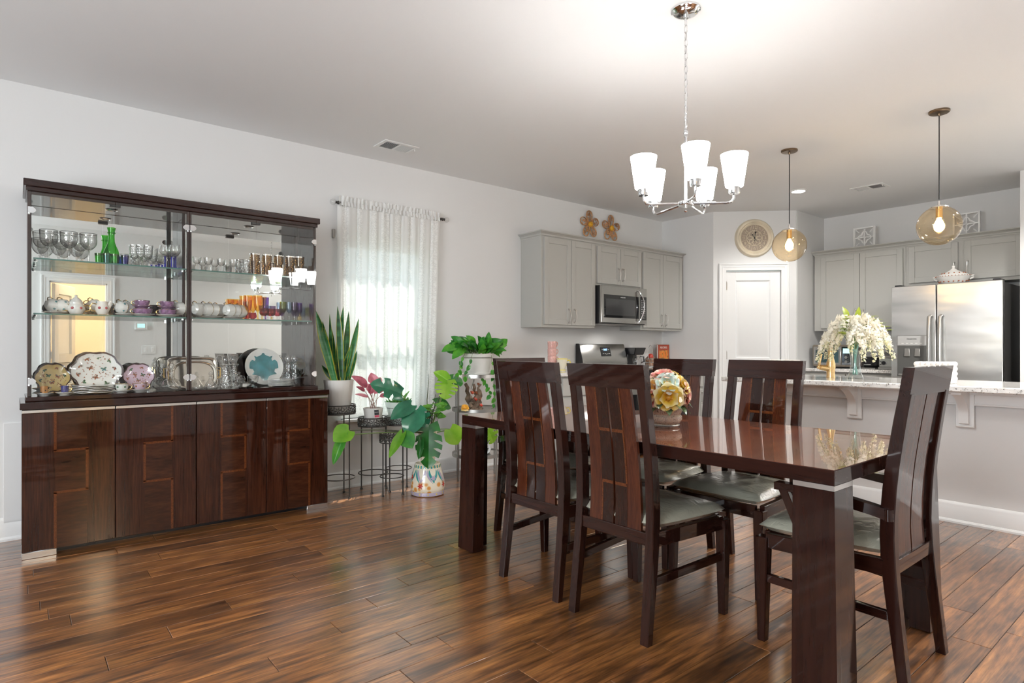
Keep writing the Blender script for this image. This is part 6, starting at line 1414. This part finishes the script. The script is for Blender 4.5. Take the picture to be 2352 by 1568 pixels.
def make_chair(name, label, group, arms=False, inlay=True):
    t = thing(name, label, 'chair', group=group)
    for s in (-1, 1):
        post(s).build('back_leg', M['darkV'], t, smooth=30)
        xf_, yf_ = s * .233, .475
        MB().hexa([(xf_ + u * (.016 if z < .1 else .024), yf_ + v * (.016 if z < .1 else .024) - (.0 if z > .1 else -.004), z) for u in (-1, 1) for v in (-1, 1) for z in (0, .41)], .003).build('front_leg', M['darkV'], t)
        c = []
        for x, y in ((s * .197, .05), (s * .233, .46)):
            for dx in (-.012, .012):
                for z in (.368, .425): c.append((x + dx, y, z))
        recalc(MB().hexa([c[0], c[1], c[4], c[5], c[2], c[3], c[6], c[7]], .002).build('side_rail', M['darkY'], t))
        c = []
        for x, y in ((s * .196, .035), (s * .233, .475)):
            for dx in (-.010, .010):
                for z in (.215, .247): c.append((x + dx, y, z + (.0 if y < .1 else .02)))
        recalc(MB().hexa([c[0], c[1], c[4], c[5], c[2], c[3], c[6], c[7]], .002).build('stretcher', M['darkY'], t))
    MB().box(-.212, .212, .462, .484, .368, .425, .002).build('front_rail', M['darkX'], t)
    MB().box(-.180, .180, .030, .056, .368, .418, .002).build('lower_back_rail', M['darkX'], t)
    recalc(curved_board(-.207, .207, -.207, .207, .984, 1.08, .034, n=2).build('top_rail', M['darkX'], t, smooth=20))
    # seat: plump cushion under clear plastic
    g = []; N = 20
    def edge(u, v):
        y = .045 + (.505 - .045) * (v * .5 + .5); wd = .203 + (.250 - .203) * (v * .5 + .5)
        return u * wd, y
    top, bot = [], []
    for j in range(N + 1):
        rt, rb = [], []
        for i in range(N + 1):
            u, v = -1 + 2 * i / N, -1 + 2 * j / N; q = (1 - abs(u) ** 5) * (1 - abs(v) ** 5)
            x, y = edge(u * (1 - .06 * abs(v) ** 4), v * (1 - .05 * abs(u) ** 4)); rt.append((x, y, .450 + .030 * q ** .28 + .020 * (1 - u * u) * (1 - v * v))); rb.append((x, y, .450 - .025 * q ** .25))
        top.append(rt); bot.append(rb[::-1])
    MB().sheet(top).sheet(bot).build('seat', M['vinyl'], t, smooth=60)
    for s in (-1, 1):
        a, c = (.005, .120), (.005, .140)
        sl = recalc(curved_board(s * .005, s * .122, s * .005, s * .138, .418, .985, .013).build('slat', M['slatred'], t, smooth=20))
        if inlay:
            for face, off in (('back', -.0072), ('front', .0072)):
                recalc(curved_board(s * .0055, s * .062, s * .0055, s * .070, .419, .984, .0012, off).build('dark_veneer', M['slatdark'], sl, smooth=20))
                o2 = off + math.copysign(.0008, off); qs = [(.006, .064, .006, .066, z, z + .013) for z in (.800, .580)] + [(.061, .068, .063, .071, z0, z1) for z0, z1 in (((.813, .984), (.593, .800)) if s > 0 else ((.813, .984), (.419, .580)))]
                for q in qs: recalc(curved_board(s * q[0], s * q[1], s * q[2], s * q[3], q[4], q[5], .0012, o2, 3).build('inlay_strip', M['inlayV'], sl, smooth=20))
    if arms:
        for s in (-1, 1):
            ps = [(s * .203, .045, .577), (s * .216, .09, .590), (s * .240, .20, .612), (s * .243, .33, .622), (s * .240, .42, .620)]
            A = MB(); vs = []
            for i, p in enumerate(ps):
                w_, hh = (.014, .020) if i == 0 else ((.018, .018) if i < 3 else (.021, .014))
                vs += [(p[0] - w_, p[1], p[2] - hh), (p[0] + w_, p[1], p[2] - hh), (p[0] + w_, p[1], p[2] + hh), (p[0] - w_, p[1], p[2] + hh)]
            n = len(ps); A.add(vs, [(i * 4 + j, i * 4 + (j + 1) % 4, (i + 1) * 4 + (j + 1) % 4, (i + 1) * 4 + j) for i in range(n - 1) for j in range(4)] + [(0, 1, 2, 3), tuple((n - 1) * 4 + j for j in (3, 2, 1, 0))])
            A.lathe([(.0002, -.02), (.017, -.02), (.017, .02), (.0002, .02)], 14, (s * .205, .046, .577))
            arm = recalc(A.build('arm', M['darkY'], t, smooth=30))
            recalc(MB().hexa([(s * (.236 + u * .012), y + v * .018, z) for u in (-1, 1) for v in (-1, 1) for z, y in ((.40, .30), (.612, .395))], .002).build('arm_support', M['darkV'], arm))
    return t
G1 = 'high backed dining chairs with inlaid slats'; G2 = 'armchairs at the ends of the table'
ch = make_chair('dining_chair', 'dark dining chair with inlaid slats, in front of the ceramic flowers', G1)
ch.location = (3.022, 1.880, 0); ch.rotation_euler = (0, 0, 0)
dup(ch, (2.512, 1.895, 0), 0, 'dark dining chair with inlaid slats on the near side, left one')
dup(ch, (2.545, 3.085, 0), PI, 'dark dining chair on the far side of the table, partly behind the ceramic flowers')
dup(ch, (3.056, 3.085, 0), PI, 'dark dining chair on the far side, red slats before the bar')
ac = make_chair('dining_armchair', 'dark dining armchair with plain slats at the right end of the table', G2, True, False)
ac.location = (3.962, 2.500, 0); ac.rotation_euler = (0, 0, PI / 2)
dup(ac, (1.700, 2.535, 0), -PI / 2, 'dark dining armchair at the left end of the table, by the plants')
# ---------------------------------------------------------------- ceramic flower centrepiece
cx, cy_ = 2.885, 2.455
ce = thing('flower_bowl', 'glazed ceramic bowl heaped with yellow, blue and pink ceramic roses on the table', 'centerpiece', (cx, cy_, TZ))
def petal(name, c0, c1, c2):
    m, n, l, b = mat(name); tc = n.new('ShaderNodeTexCoord'); sx = n.new('ShaderNodeSeparateXYZ'); l.new(tc.outputs['UV'], sx.inputs[0])
    k = ramp(n, [(.1, c0), (.45, c1), (.95, c2)]); l.new(sx.outputs[1], k.inputs[0]); l.new(k.outputs[0], b.inputs['Base Color']); b.inputs['Roughness'].default_value = .16; b.inputs['Coat Weight'].default_value = .5; return m
def marble():
    m, n, l, b = mat('veined_ceramic'); tc = n.new('ShaderNodeTexCoord'); t = n.new('ShaderNodeTexNoise'); t.inputs['Scale'].default_value = 22; t.inputs['Detail'].default_value = 5; t.inputs['Distortion'].default_value = 2.4; l.new(tc.outputs['Object'], t.inputs['Vector'])
    k = ramp(n, [(.36, (.62, .50, .38)), (.47, (.68, .60, .50)), (.50, (.16, .08, .05)), (.53, (.70, .62, .52)), (.7, (.62, .46, .32))]); l.new(t.outputs['Fac'], k.inputs[0]); l.new(k.outputs[0], b.inputs['Base Color']); b.inputs['Roughness'].default_value = .12; b.inputs['Coat Weight'].default_value = .6; return m
M['marble'] = marble()
MB().lathe([(.0002, 0), (.060, 0), (.064, .004), (.064, .012), (.060, .016), (.070, .022), (.079, .038), (.079, .052), (.070, .062), (.074, .066), (.082, .085), (.078, .100), (.0002, .095)], 40).build('bowl', M['marble'], ce)
MB().ring((0, 0, .010), .0645, .004, 36, 6).build('foot_ring', M['pewter'], ce)
M['leafglaze'] = plain('leaf_glaze', (.09, .14, .06), .15, coat=.6, var=.7, vscale=30); M['petyellow'] = petal('petal_yellow', (.72, .36, .02), (.82, .58, .06), (.86, .80, .50)); M['petblue'] = petal('petal_pale_blue', (.80, .58, .08), (.48, .66, .60), (.80, .82, .74)); M['petpink'] = petal('petal_pink', (.80, .50, .20), (.62, .13, .13), (.84, .62, .46)); M['petcream'] = petal('petal_cream', (.75, .30, .06), (.78, .45, .12), (.85, .75, .52))
MB().sphere((0, 0, .155), .098, 18, 12, sz=1.05).build('mound', M['leafglaze'], ce)
Fd = Vector((-SN, CS, 0)); Rd = Vector((CS, SN, 0)); Ud = Vector((0, 0, 1)); tc_ = -Fd
def dirc(r, u, f): return (Rd * r + Ud * u - Fd * f).normalized()
FL = [((-.10, -.10, .98), .076, 'petyellow', 2, 1), ((-.12, .58, .80), .064, 'petblue', 3, 2), ((-.25, .98, .25), .062, 'petpink', 2, 3), ((.62, .42, .55), .058, 'petyellow', 2, 4), ((.88, .05, .45), .060, 'petpink', 2, 5), ((.50, -.18, .82), .042, 'petcream', 2, 6), ((-.80, .25, .55), .058, 'petcream', 2, 7), ((-.85, -.15, .45), .055, 'petpink', 2, 8), ((.35, .85, -.2), .055, 'petyellow', 2, 9), ((.5, .4, -.75), .06, 'petblue', 2, 10), ((-.5, .4, -.75), .06, 'petyellow', 2, 11)]
for d, r, m, ly, sd in FL:
    dd = dirc(*d); rosette('flower', ce, M[m], Vector((0, 0, .158)) + dd * .088, r, dd, 6, ly, sd, center=M['petyellow'] if m != 'petpink' else M['petcream'])
rr = random.Random(14)
for i in range(16):
    a = 2 * PI * i / 16; d = Vector((math.cos(a), math.sin(a), -.35 + .2 * (i % 2))); p = Vector((.06 * math.cos(a), .06 * math.sin(a), .115 + .02 * (i % 2)))
    put_leaf(leaf_mesh(.075, .052, 'oval', 7, 3, .35, .2, .05), ce, p, d, (0, 0, 1), M['leafglaze'])
# ---------------------------------------------------------------- things on the bar
va = thing('flower_vase', 'clear flared glass vase of drooping white wisteria flowers on the bar', 'vase', (2.815, 4.90, .9145))
MB().lathe([(.0002, 0), (.056, 0), (.054, .008), (.040, .05), (.032, .10), (.033, .15), (.040, .205), (.043, .215), (.040, .215), (.030, .15), (.029, .10), (.036, .05), (.0002, .02)], 32).build('vase', M['vaseglass'], va)
M['whitepetal'] = leafmat('white_petal', [(.3, (.80, .74, .60)), (.55, (.88, .85, .76)), (.8, (.92, .91, .86))], scale=9, rough=.6, trans=.35); M['greenleaf'] = leafmat('lime_leaf', [(.3, (.16, .28, .03)), (.7, (.42, .50, .04))], scale=12, trans=.3); M['paleblossom'] = leafmat('small_blossom', [(.3, (.62, .58, .34)), (.7, (.84, .80, .62))], scale=30, trans=.3)
b = MB(); rr = random.Random(17)
for i in range(8):
    a = i * .8; b.tube([(.018 * math.cos(a), .018 * math.sin(a), .03), (.006 * math.cos(a + 2), .006 * math.sin(a + 2), .13), (.025 * math.cos(a), .025 * math.sin(a), .26)], .0026, 5)
b.build('stems', plain('stem_teal', (.22, .42, .36), .4), va)
for i in range(34):
    a = 2.4 * i; e = (i + .5) / 34; r = .05 + .185 * math.sqrt(e); top = .455 - .155 * e ** 1.6 + rr.uniform(-.012, .012)
    drop = .10 + .10 * e + rr.uniform(-.02, .03); st = Vector((r * .80 * math.cos(a), r * .80 * math.sin(a), top)); en = Vector((r * 1.12 * math.cos(a), r * 1.12 * math.sin(a), top - drop))
    q = MB(); k2 = MB()
    for j in range(96):
        t = j / 95; p = st.lerp(en, t) + Vector((0, 0, .03 * math.sin(PI * t))); w_ = .036 * (1 - .62 * t); o = Vector((rr.gauss(0, 1), rr.gauss(0, 1), rr.gauss(0, .6))).normalized() * w_; c = p + o
        n_ = o.normalized(); x = n_.orthogonal().normalized(); x = Matrix.Rotation(rr.uniform(0, 6.28), 3, n_) @ x; y = n_.cross(x); s = (.027 - .013 * t)
        (q if t < .72 else k2).add([c - x * s * .3 - y * s * .2, c + y * s * .5 - n_ * s * .2, c + x * s - y * s * .1 + n_ * s * .2, c - y * s * .6], [(0, 1, 2, 3)])
    f = q.build('raceme', M['whitepetal'], va, smooth=0); stuff(f); stuff(k2.build('buds', M['paleblossom'], f, smooth=0)); MB().tube([(0, 0, .22), st * .55 + Vector((0, 0, .18)), st, en], .0018, 5).build('stem', M['stemgreen'], f)
for i in range(15):
    a = 2.1 * i + .4; e = i / 15; r = .06 + .12 * e; p = Vector((r * math.cos(a), r * math.sin(a), .45 - .13 * e)); put_leaf(leaf_mesh(.095, .050, 'oval', 7, 2, .3, .2), va, p, (math.cos(a), math.sin(a), .5), (0, 0, 1), M['greenleaf'])
put_leaf(leaf_mesh(.10, .05, 'oval', 7, 2, .2, .2), va, (-.03, -.06, .45), (-.2, -.1, 1), CAMV, M['greenleaf']); put_leaf(leaf_mesh(.10, .05, 'oval', 7, 2, .2, .2), va, (.02, -.05, .44), (.45, -.1, 1), CAMV, M['greenleaf'])
fa = thing('faucet', 'brushed brass kitchen faucet with side lever on the bar, left of the white flowers', 'faucet', (2.625, 4.93, .9145))
MB().lathe([(.0002, 0), (.032, 0), (.032, .006), (.030, .010), (.030, .055), (.034, .080), (.032, .11), (.022, .15), (.018, .19), (.018, .20), (.022, .203), (.022, .210), (.015, .214), (.0002, .214)], 28).build('body', M['brass'], fa)
sp_b = [(0, 0, .21), (0, 0, .30), (0, .01, .345)] + [(.0, .09 - .08 * math.cos(t), .345 + .055 * math.sin(t)) for t in [PI * k / 8 for k in range(1, 9)]] + [(0, .17, .29)]
MB().tube(sp_b, .012, 10).build('spout', M['brass'], fa)
dl = -Rd; MB().tube([Vector((0, 0, .070)) + dl * .02, Vector((0, 0, .080)) + dl * .085], [.024, .019], 14).build('side_valve', M['brass'], fa)
l_ = MB().sphere(Vector((0, 0, .082)) + dl * .092, .017, 12, 8); l_.tube([Vector((0, 0, .085)) + dl * .092, Vector((0, -.01, .13)) + dl * .082, Vector((0, -.015, .185)) + dl * .070], [.009, .010, .0125], 10); l_.build('lever', M['brass'], fa)
def bubble_box(name, label, x, y, nx_, ny_, nz, r):
    t = thing(name, label, 'box', (x, y, .9145), 0, 'white bubble textured boxes on the bar')
    MB().box(-nx_ * r + r * .4, nx_ * r - r * .4, -ny_ * r + r * .4, ny_ * r - r * .4, 0, nz * 2 * r - r * .3, .004).build('core', M['ivory2'], t)
    sm_ = MB().sphere((0, 0, 0), r * 1.04, 14, 8).mesh('bubble', M['ivory2'])
    for i in range(nx_):
        for j in range(ny_):
            for k in range(nz):
                if 0 < i < nx_ - 1 and 0 < j < ny_ - 1 and k < nz - 1: continue
                o = bpy.data.objects.new('bubble', sm_); COL.objects.link(o); o.parent = t; o.location = ((i - (nx_ - 1) / 2) * 2 * r, (j - (ny_ - 1) / 2) * 2 * r, r + k * 2 * r + r * .9)
    MB().box(-nx_ * r + r * .5, nx_ * r - r * .5, -ny_ * r + r * .5, ny_ * r - r * .5, 0, r * 1.2, .003).build('foot', M['ivory2'], t); return t
M['ivory2'] = plain('white_plaster', (.84, .80, .75), .5)
bubble_box('bubble_box', 'white box covered in bubble knobs on the bar, behind the right armchair', 3.385, 4.70, 7, 4, 4, .0158)
bubble_box('bubble_box', 'white bubble knobbed box on the bar, hidden but for its top behind a far chair', 2.36, 4.72, 7, 4, 4, .0155)
# ---------------------------------------------------------------- ceiling lights
cn = thing('chandelier', 'chrome chandelier with five lit white cone shades hanging over the table', 'chandelier', (3.011, 2.441, H))
o0 = Vector((3.011, 2.441, 0))
MB().lathe([(.0002, 0), (.068, 0), (.068, -.008), (.060, -.013), (.054, -.020), (.040, -.024), (.012, -.026), (.012, -.042), (.0002, -.042)], 32).build('canopy', M['chrome'], cn)
z = -.048; i = 0
while z > -.555:
    L = .030; ps = []
    for k in range(14): a = 2 * PI * k / 14; u, v = .0085 * math.cos(a), .019 * math.sin(a); ps.append((u * (i % 2), u * (1 - i % 2), z - .014 + v))
    MB().tube(ps, .0021, 5, closed=True).build('chain_link', M['chrome'], cn); z -= .0315; i += 1
MB().tube([(.002, .002, -.03), (-.004, .003, -.2), (.004, -.003, -.38), (0, 0, -.58)], .0015, 5).build('cord', M['whiteplastic'], cn)
MB().lathe([(.004, -.945), (.004, -.955), (.0095, -.95)], 12).build('finial', M['chrome'], cn)
b = MB().cyl((0, 0, -.935), (0, 0, -.59), .0065, 12).sphere((0, 0, -.58), .012, 12, 8).cyl((0, 0, -.60), (0, 0, -.565), .009, 12); b.build('stem', M['chrome'], cn)
MB().lathe([(.0002, -.925), (.034, -.925), (.037, -.921), (.037, -.908), (.030, -.902), (.0002, -.900)], 28).build('hub', M['chrome'], cn)
AR = .215
for k in range(5):
    ph = math.radians(-95 + 72 * k); d = Rd * math.cos(ph) + Fd * math.sin(ph)
    ps = [d * .03 + Vector((0, 0, -.915)), d * (AR - .035) + Vector((0, 0, -.928)), d * (AR - .012) + Vector((0, 0, -.924)), d * (AR - .001) + Vector((0, 0, -.908)), d * AR + Vector((0, 0, -.885))]
    arm = MB().tube(ps, .0055, 8).build('arm', M['chrome'], cn)
    c = d * AR + Vector((0, 0, -.89))
    MB().lathe([(.0002, 0), (.022, 0), (.0245, .006), (.0245, .026), (.028, .026), (.028, .030), (.0002, .030)], 24, c).build('cup', M['chrome'], arm)
    MB().lathe([(.0002, .0305), (.034, .0305), (.039, .034), (.061, .180)], 32, c, 0, cap=False).lathe([(.061, .180), (.059, .181), (.036, .036), (.0002, .034)], 32, c, 1, cap=False).build('shade', [M['shade'], M['shadein']], arm)
    lamp('chandelier_bulb', 'POINT', o0 + Vector((0, 0, H)) + c + Vector((0, 0, .125)), .5, (1, .985, .955), radius=.028)
def pendant(label, x, y, zc, r=.131):
    t = thing('pendant_lamp', label, 'pendant lamp', (x, y, H), 0, 'amber glass globe pendants over the bar'); zc -= H
    MB().lathe([(.0002, 0), (.062, 0), (.062, -.010), (.056, -.016), (.010, -.020), (.006, -.034), (.0002, -.034)], 32).build('canopy', M['bronze'], t)
    MB().cyl((0, 0, -.03), (0, 0, zc + r + .045), .0036, 8).build('cord', M['cord'], t)
    MB().lathe([(.0002, 0), (.058, 0), (.056, .006), (.030, .016), (.009, .020), (.008, .048), (.0002, .048)], 28, (0, 0, zc + r * .905)).build('cap', M['silver'], t)
    MB().cyl((0, 0, zc + r * .40), (0, 0, zc + r * .9), .020, 16).build('socket', M['brass'], t)
    g = MB().sphere((0, 0, zc), r, 40, 26).build('globe', M['globe'], t)
    b = MB(); rr = random.Random(int(x * 10))
    for i in range(46): dd = Vector((rr.gauss(0, 1), rr.gauss(0, 1), rr.gauss(0, 1) - .2)).normalized(); b.sphere(dd * (r - .003) + Vector((0, 0, zc)), rr.uniform(.0018, .0042), 6, 4)
    stuff(b.build('seed_bubbles', M['clear'], g))
    MB().lathe([(.010, .050), (.013, .04), (.028, .005), (.031, -.012), (.028, -.030), (.016, -.044), (.0002, -.048)], 20, (0, 0, zc + r * .05)).build('bulb', M['bulb'], t); return t
pendant('lit amber glass globe pendant in front of the wall clock', 2.350, 4.822, 1.972); pendant('lit amber glass globe pendant at the right, above the armchair', 3.378, 4.803, 1.968)
t = thing('recessed_light', 'round lit recessed ceiling light in the kitchen', 'ceiling light', (1.807, 6.136, H)); MB().lathe([(.062, -.002), (.085, -.001), (.085, -.006), (.062, -.010)], 36, closed=True).build('trim_ring', M['trim'], t); MB().cyl((0, 0, -.0055), (0, 0, -.003), .063, 28).build('lens', M['canlamp'], t)
def vent(label, x, y, rz_):
    t = thing('ceiling_vent', label, 'vent', (x, y, H), rz_, 'white ceiling vents'); L, w_ = .30, .205
    b = MB(); a, c = L / 2, w_ / 2
    b.box(-a, a, -c, -c + .032, -.007, 0, .002).box(-a, a, c - .032, c, -.007, 0, .002).box(-a, -a + .032, -c + .032, c - .032, -.007, 0, .002).box(a - .032, a, -c + .032, c - .032, -.007, 0, .002).box(-.008, .008, -c + .032, c - .032, -.007, 0, .001).build('frame', M['trim'], t)
    MB().box(-a + .03, a - .03, -c + .03, c - .03, -.0012, -.0002).build('backing', M['black'], t)
    for s in (-1, 1):
        for k in range(9):
            x0 = s * (.014 + .0115 * k + .003); MB().hexa([(x0 - .001, -c + .03, -.007), (x0 - .001 - s * .004, -c + .03, -.0015), (x0 - .001, c - .03, -.007), (x0 - .001 - s * .004, c - .03, -.0015), (x0 + .0008, -c + .03, -.007), (x0 + .0008 - s * .004, -c + .03, -.0015), (x0 + .0008, c - .03, -.007), (x0 + .0008 - s * .004, c - .03, -.0015)]).build('slat', M['trim'], t, smooth=0)
    MB().tube([(a - .016, -c + .05, -.006), (a - .016, -c + .05, -.024)], .003, 6).build('lever', M['trim'], t); return t
vent('white ceiling vent near the left wall above the curtain', .414, 2.332, PI / 2); vent('white ceiling vent over the kitchen near the back cabinets', 2.318, 6.548, 0)
# thermostat and switches on the wall beside the camera (seen in the cabinet mirror)
t = thing('thermostat', 'white thermostat with a pale screen, reflected in the cabinet mirror', 'thermostat', (5.248, 1.365, 1.45)); MB().box(-.022, 0, -.075, .075, -.05, .05, .005).build('housing', M['whiteplastic'], t); MB().box(-.0235, -.021, -.045, .045, -.02, .035).build('screen', M['lcd'], t)
t = thing('light_switch', 'white double switch plate below the thermostat, reflected in the cabinet mirror', 'switch', (5.249, 1.46, 1.12)); MB().box(-.006, 0, -.085, .085, -.06, .06, .002).build('plate', M['whiteplastic'], t)
for y in (-.045, .045): MB().box(-.012, -.005, y - .016, y + .016, -.03, .03, .002).build('rocker', M['trim'], t)
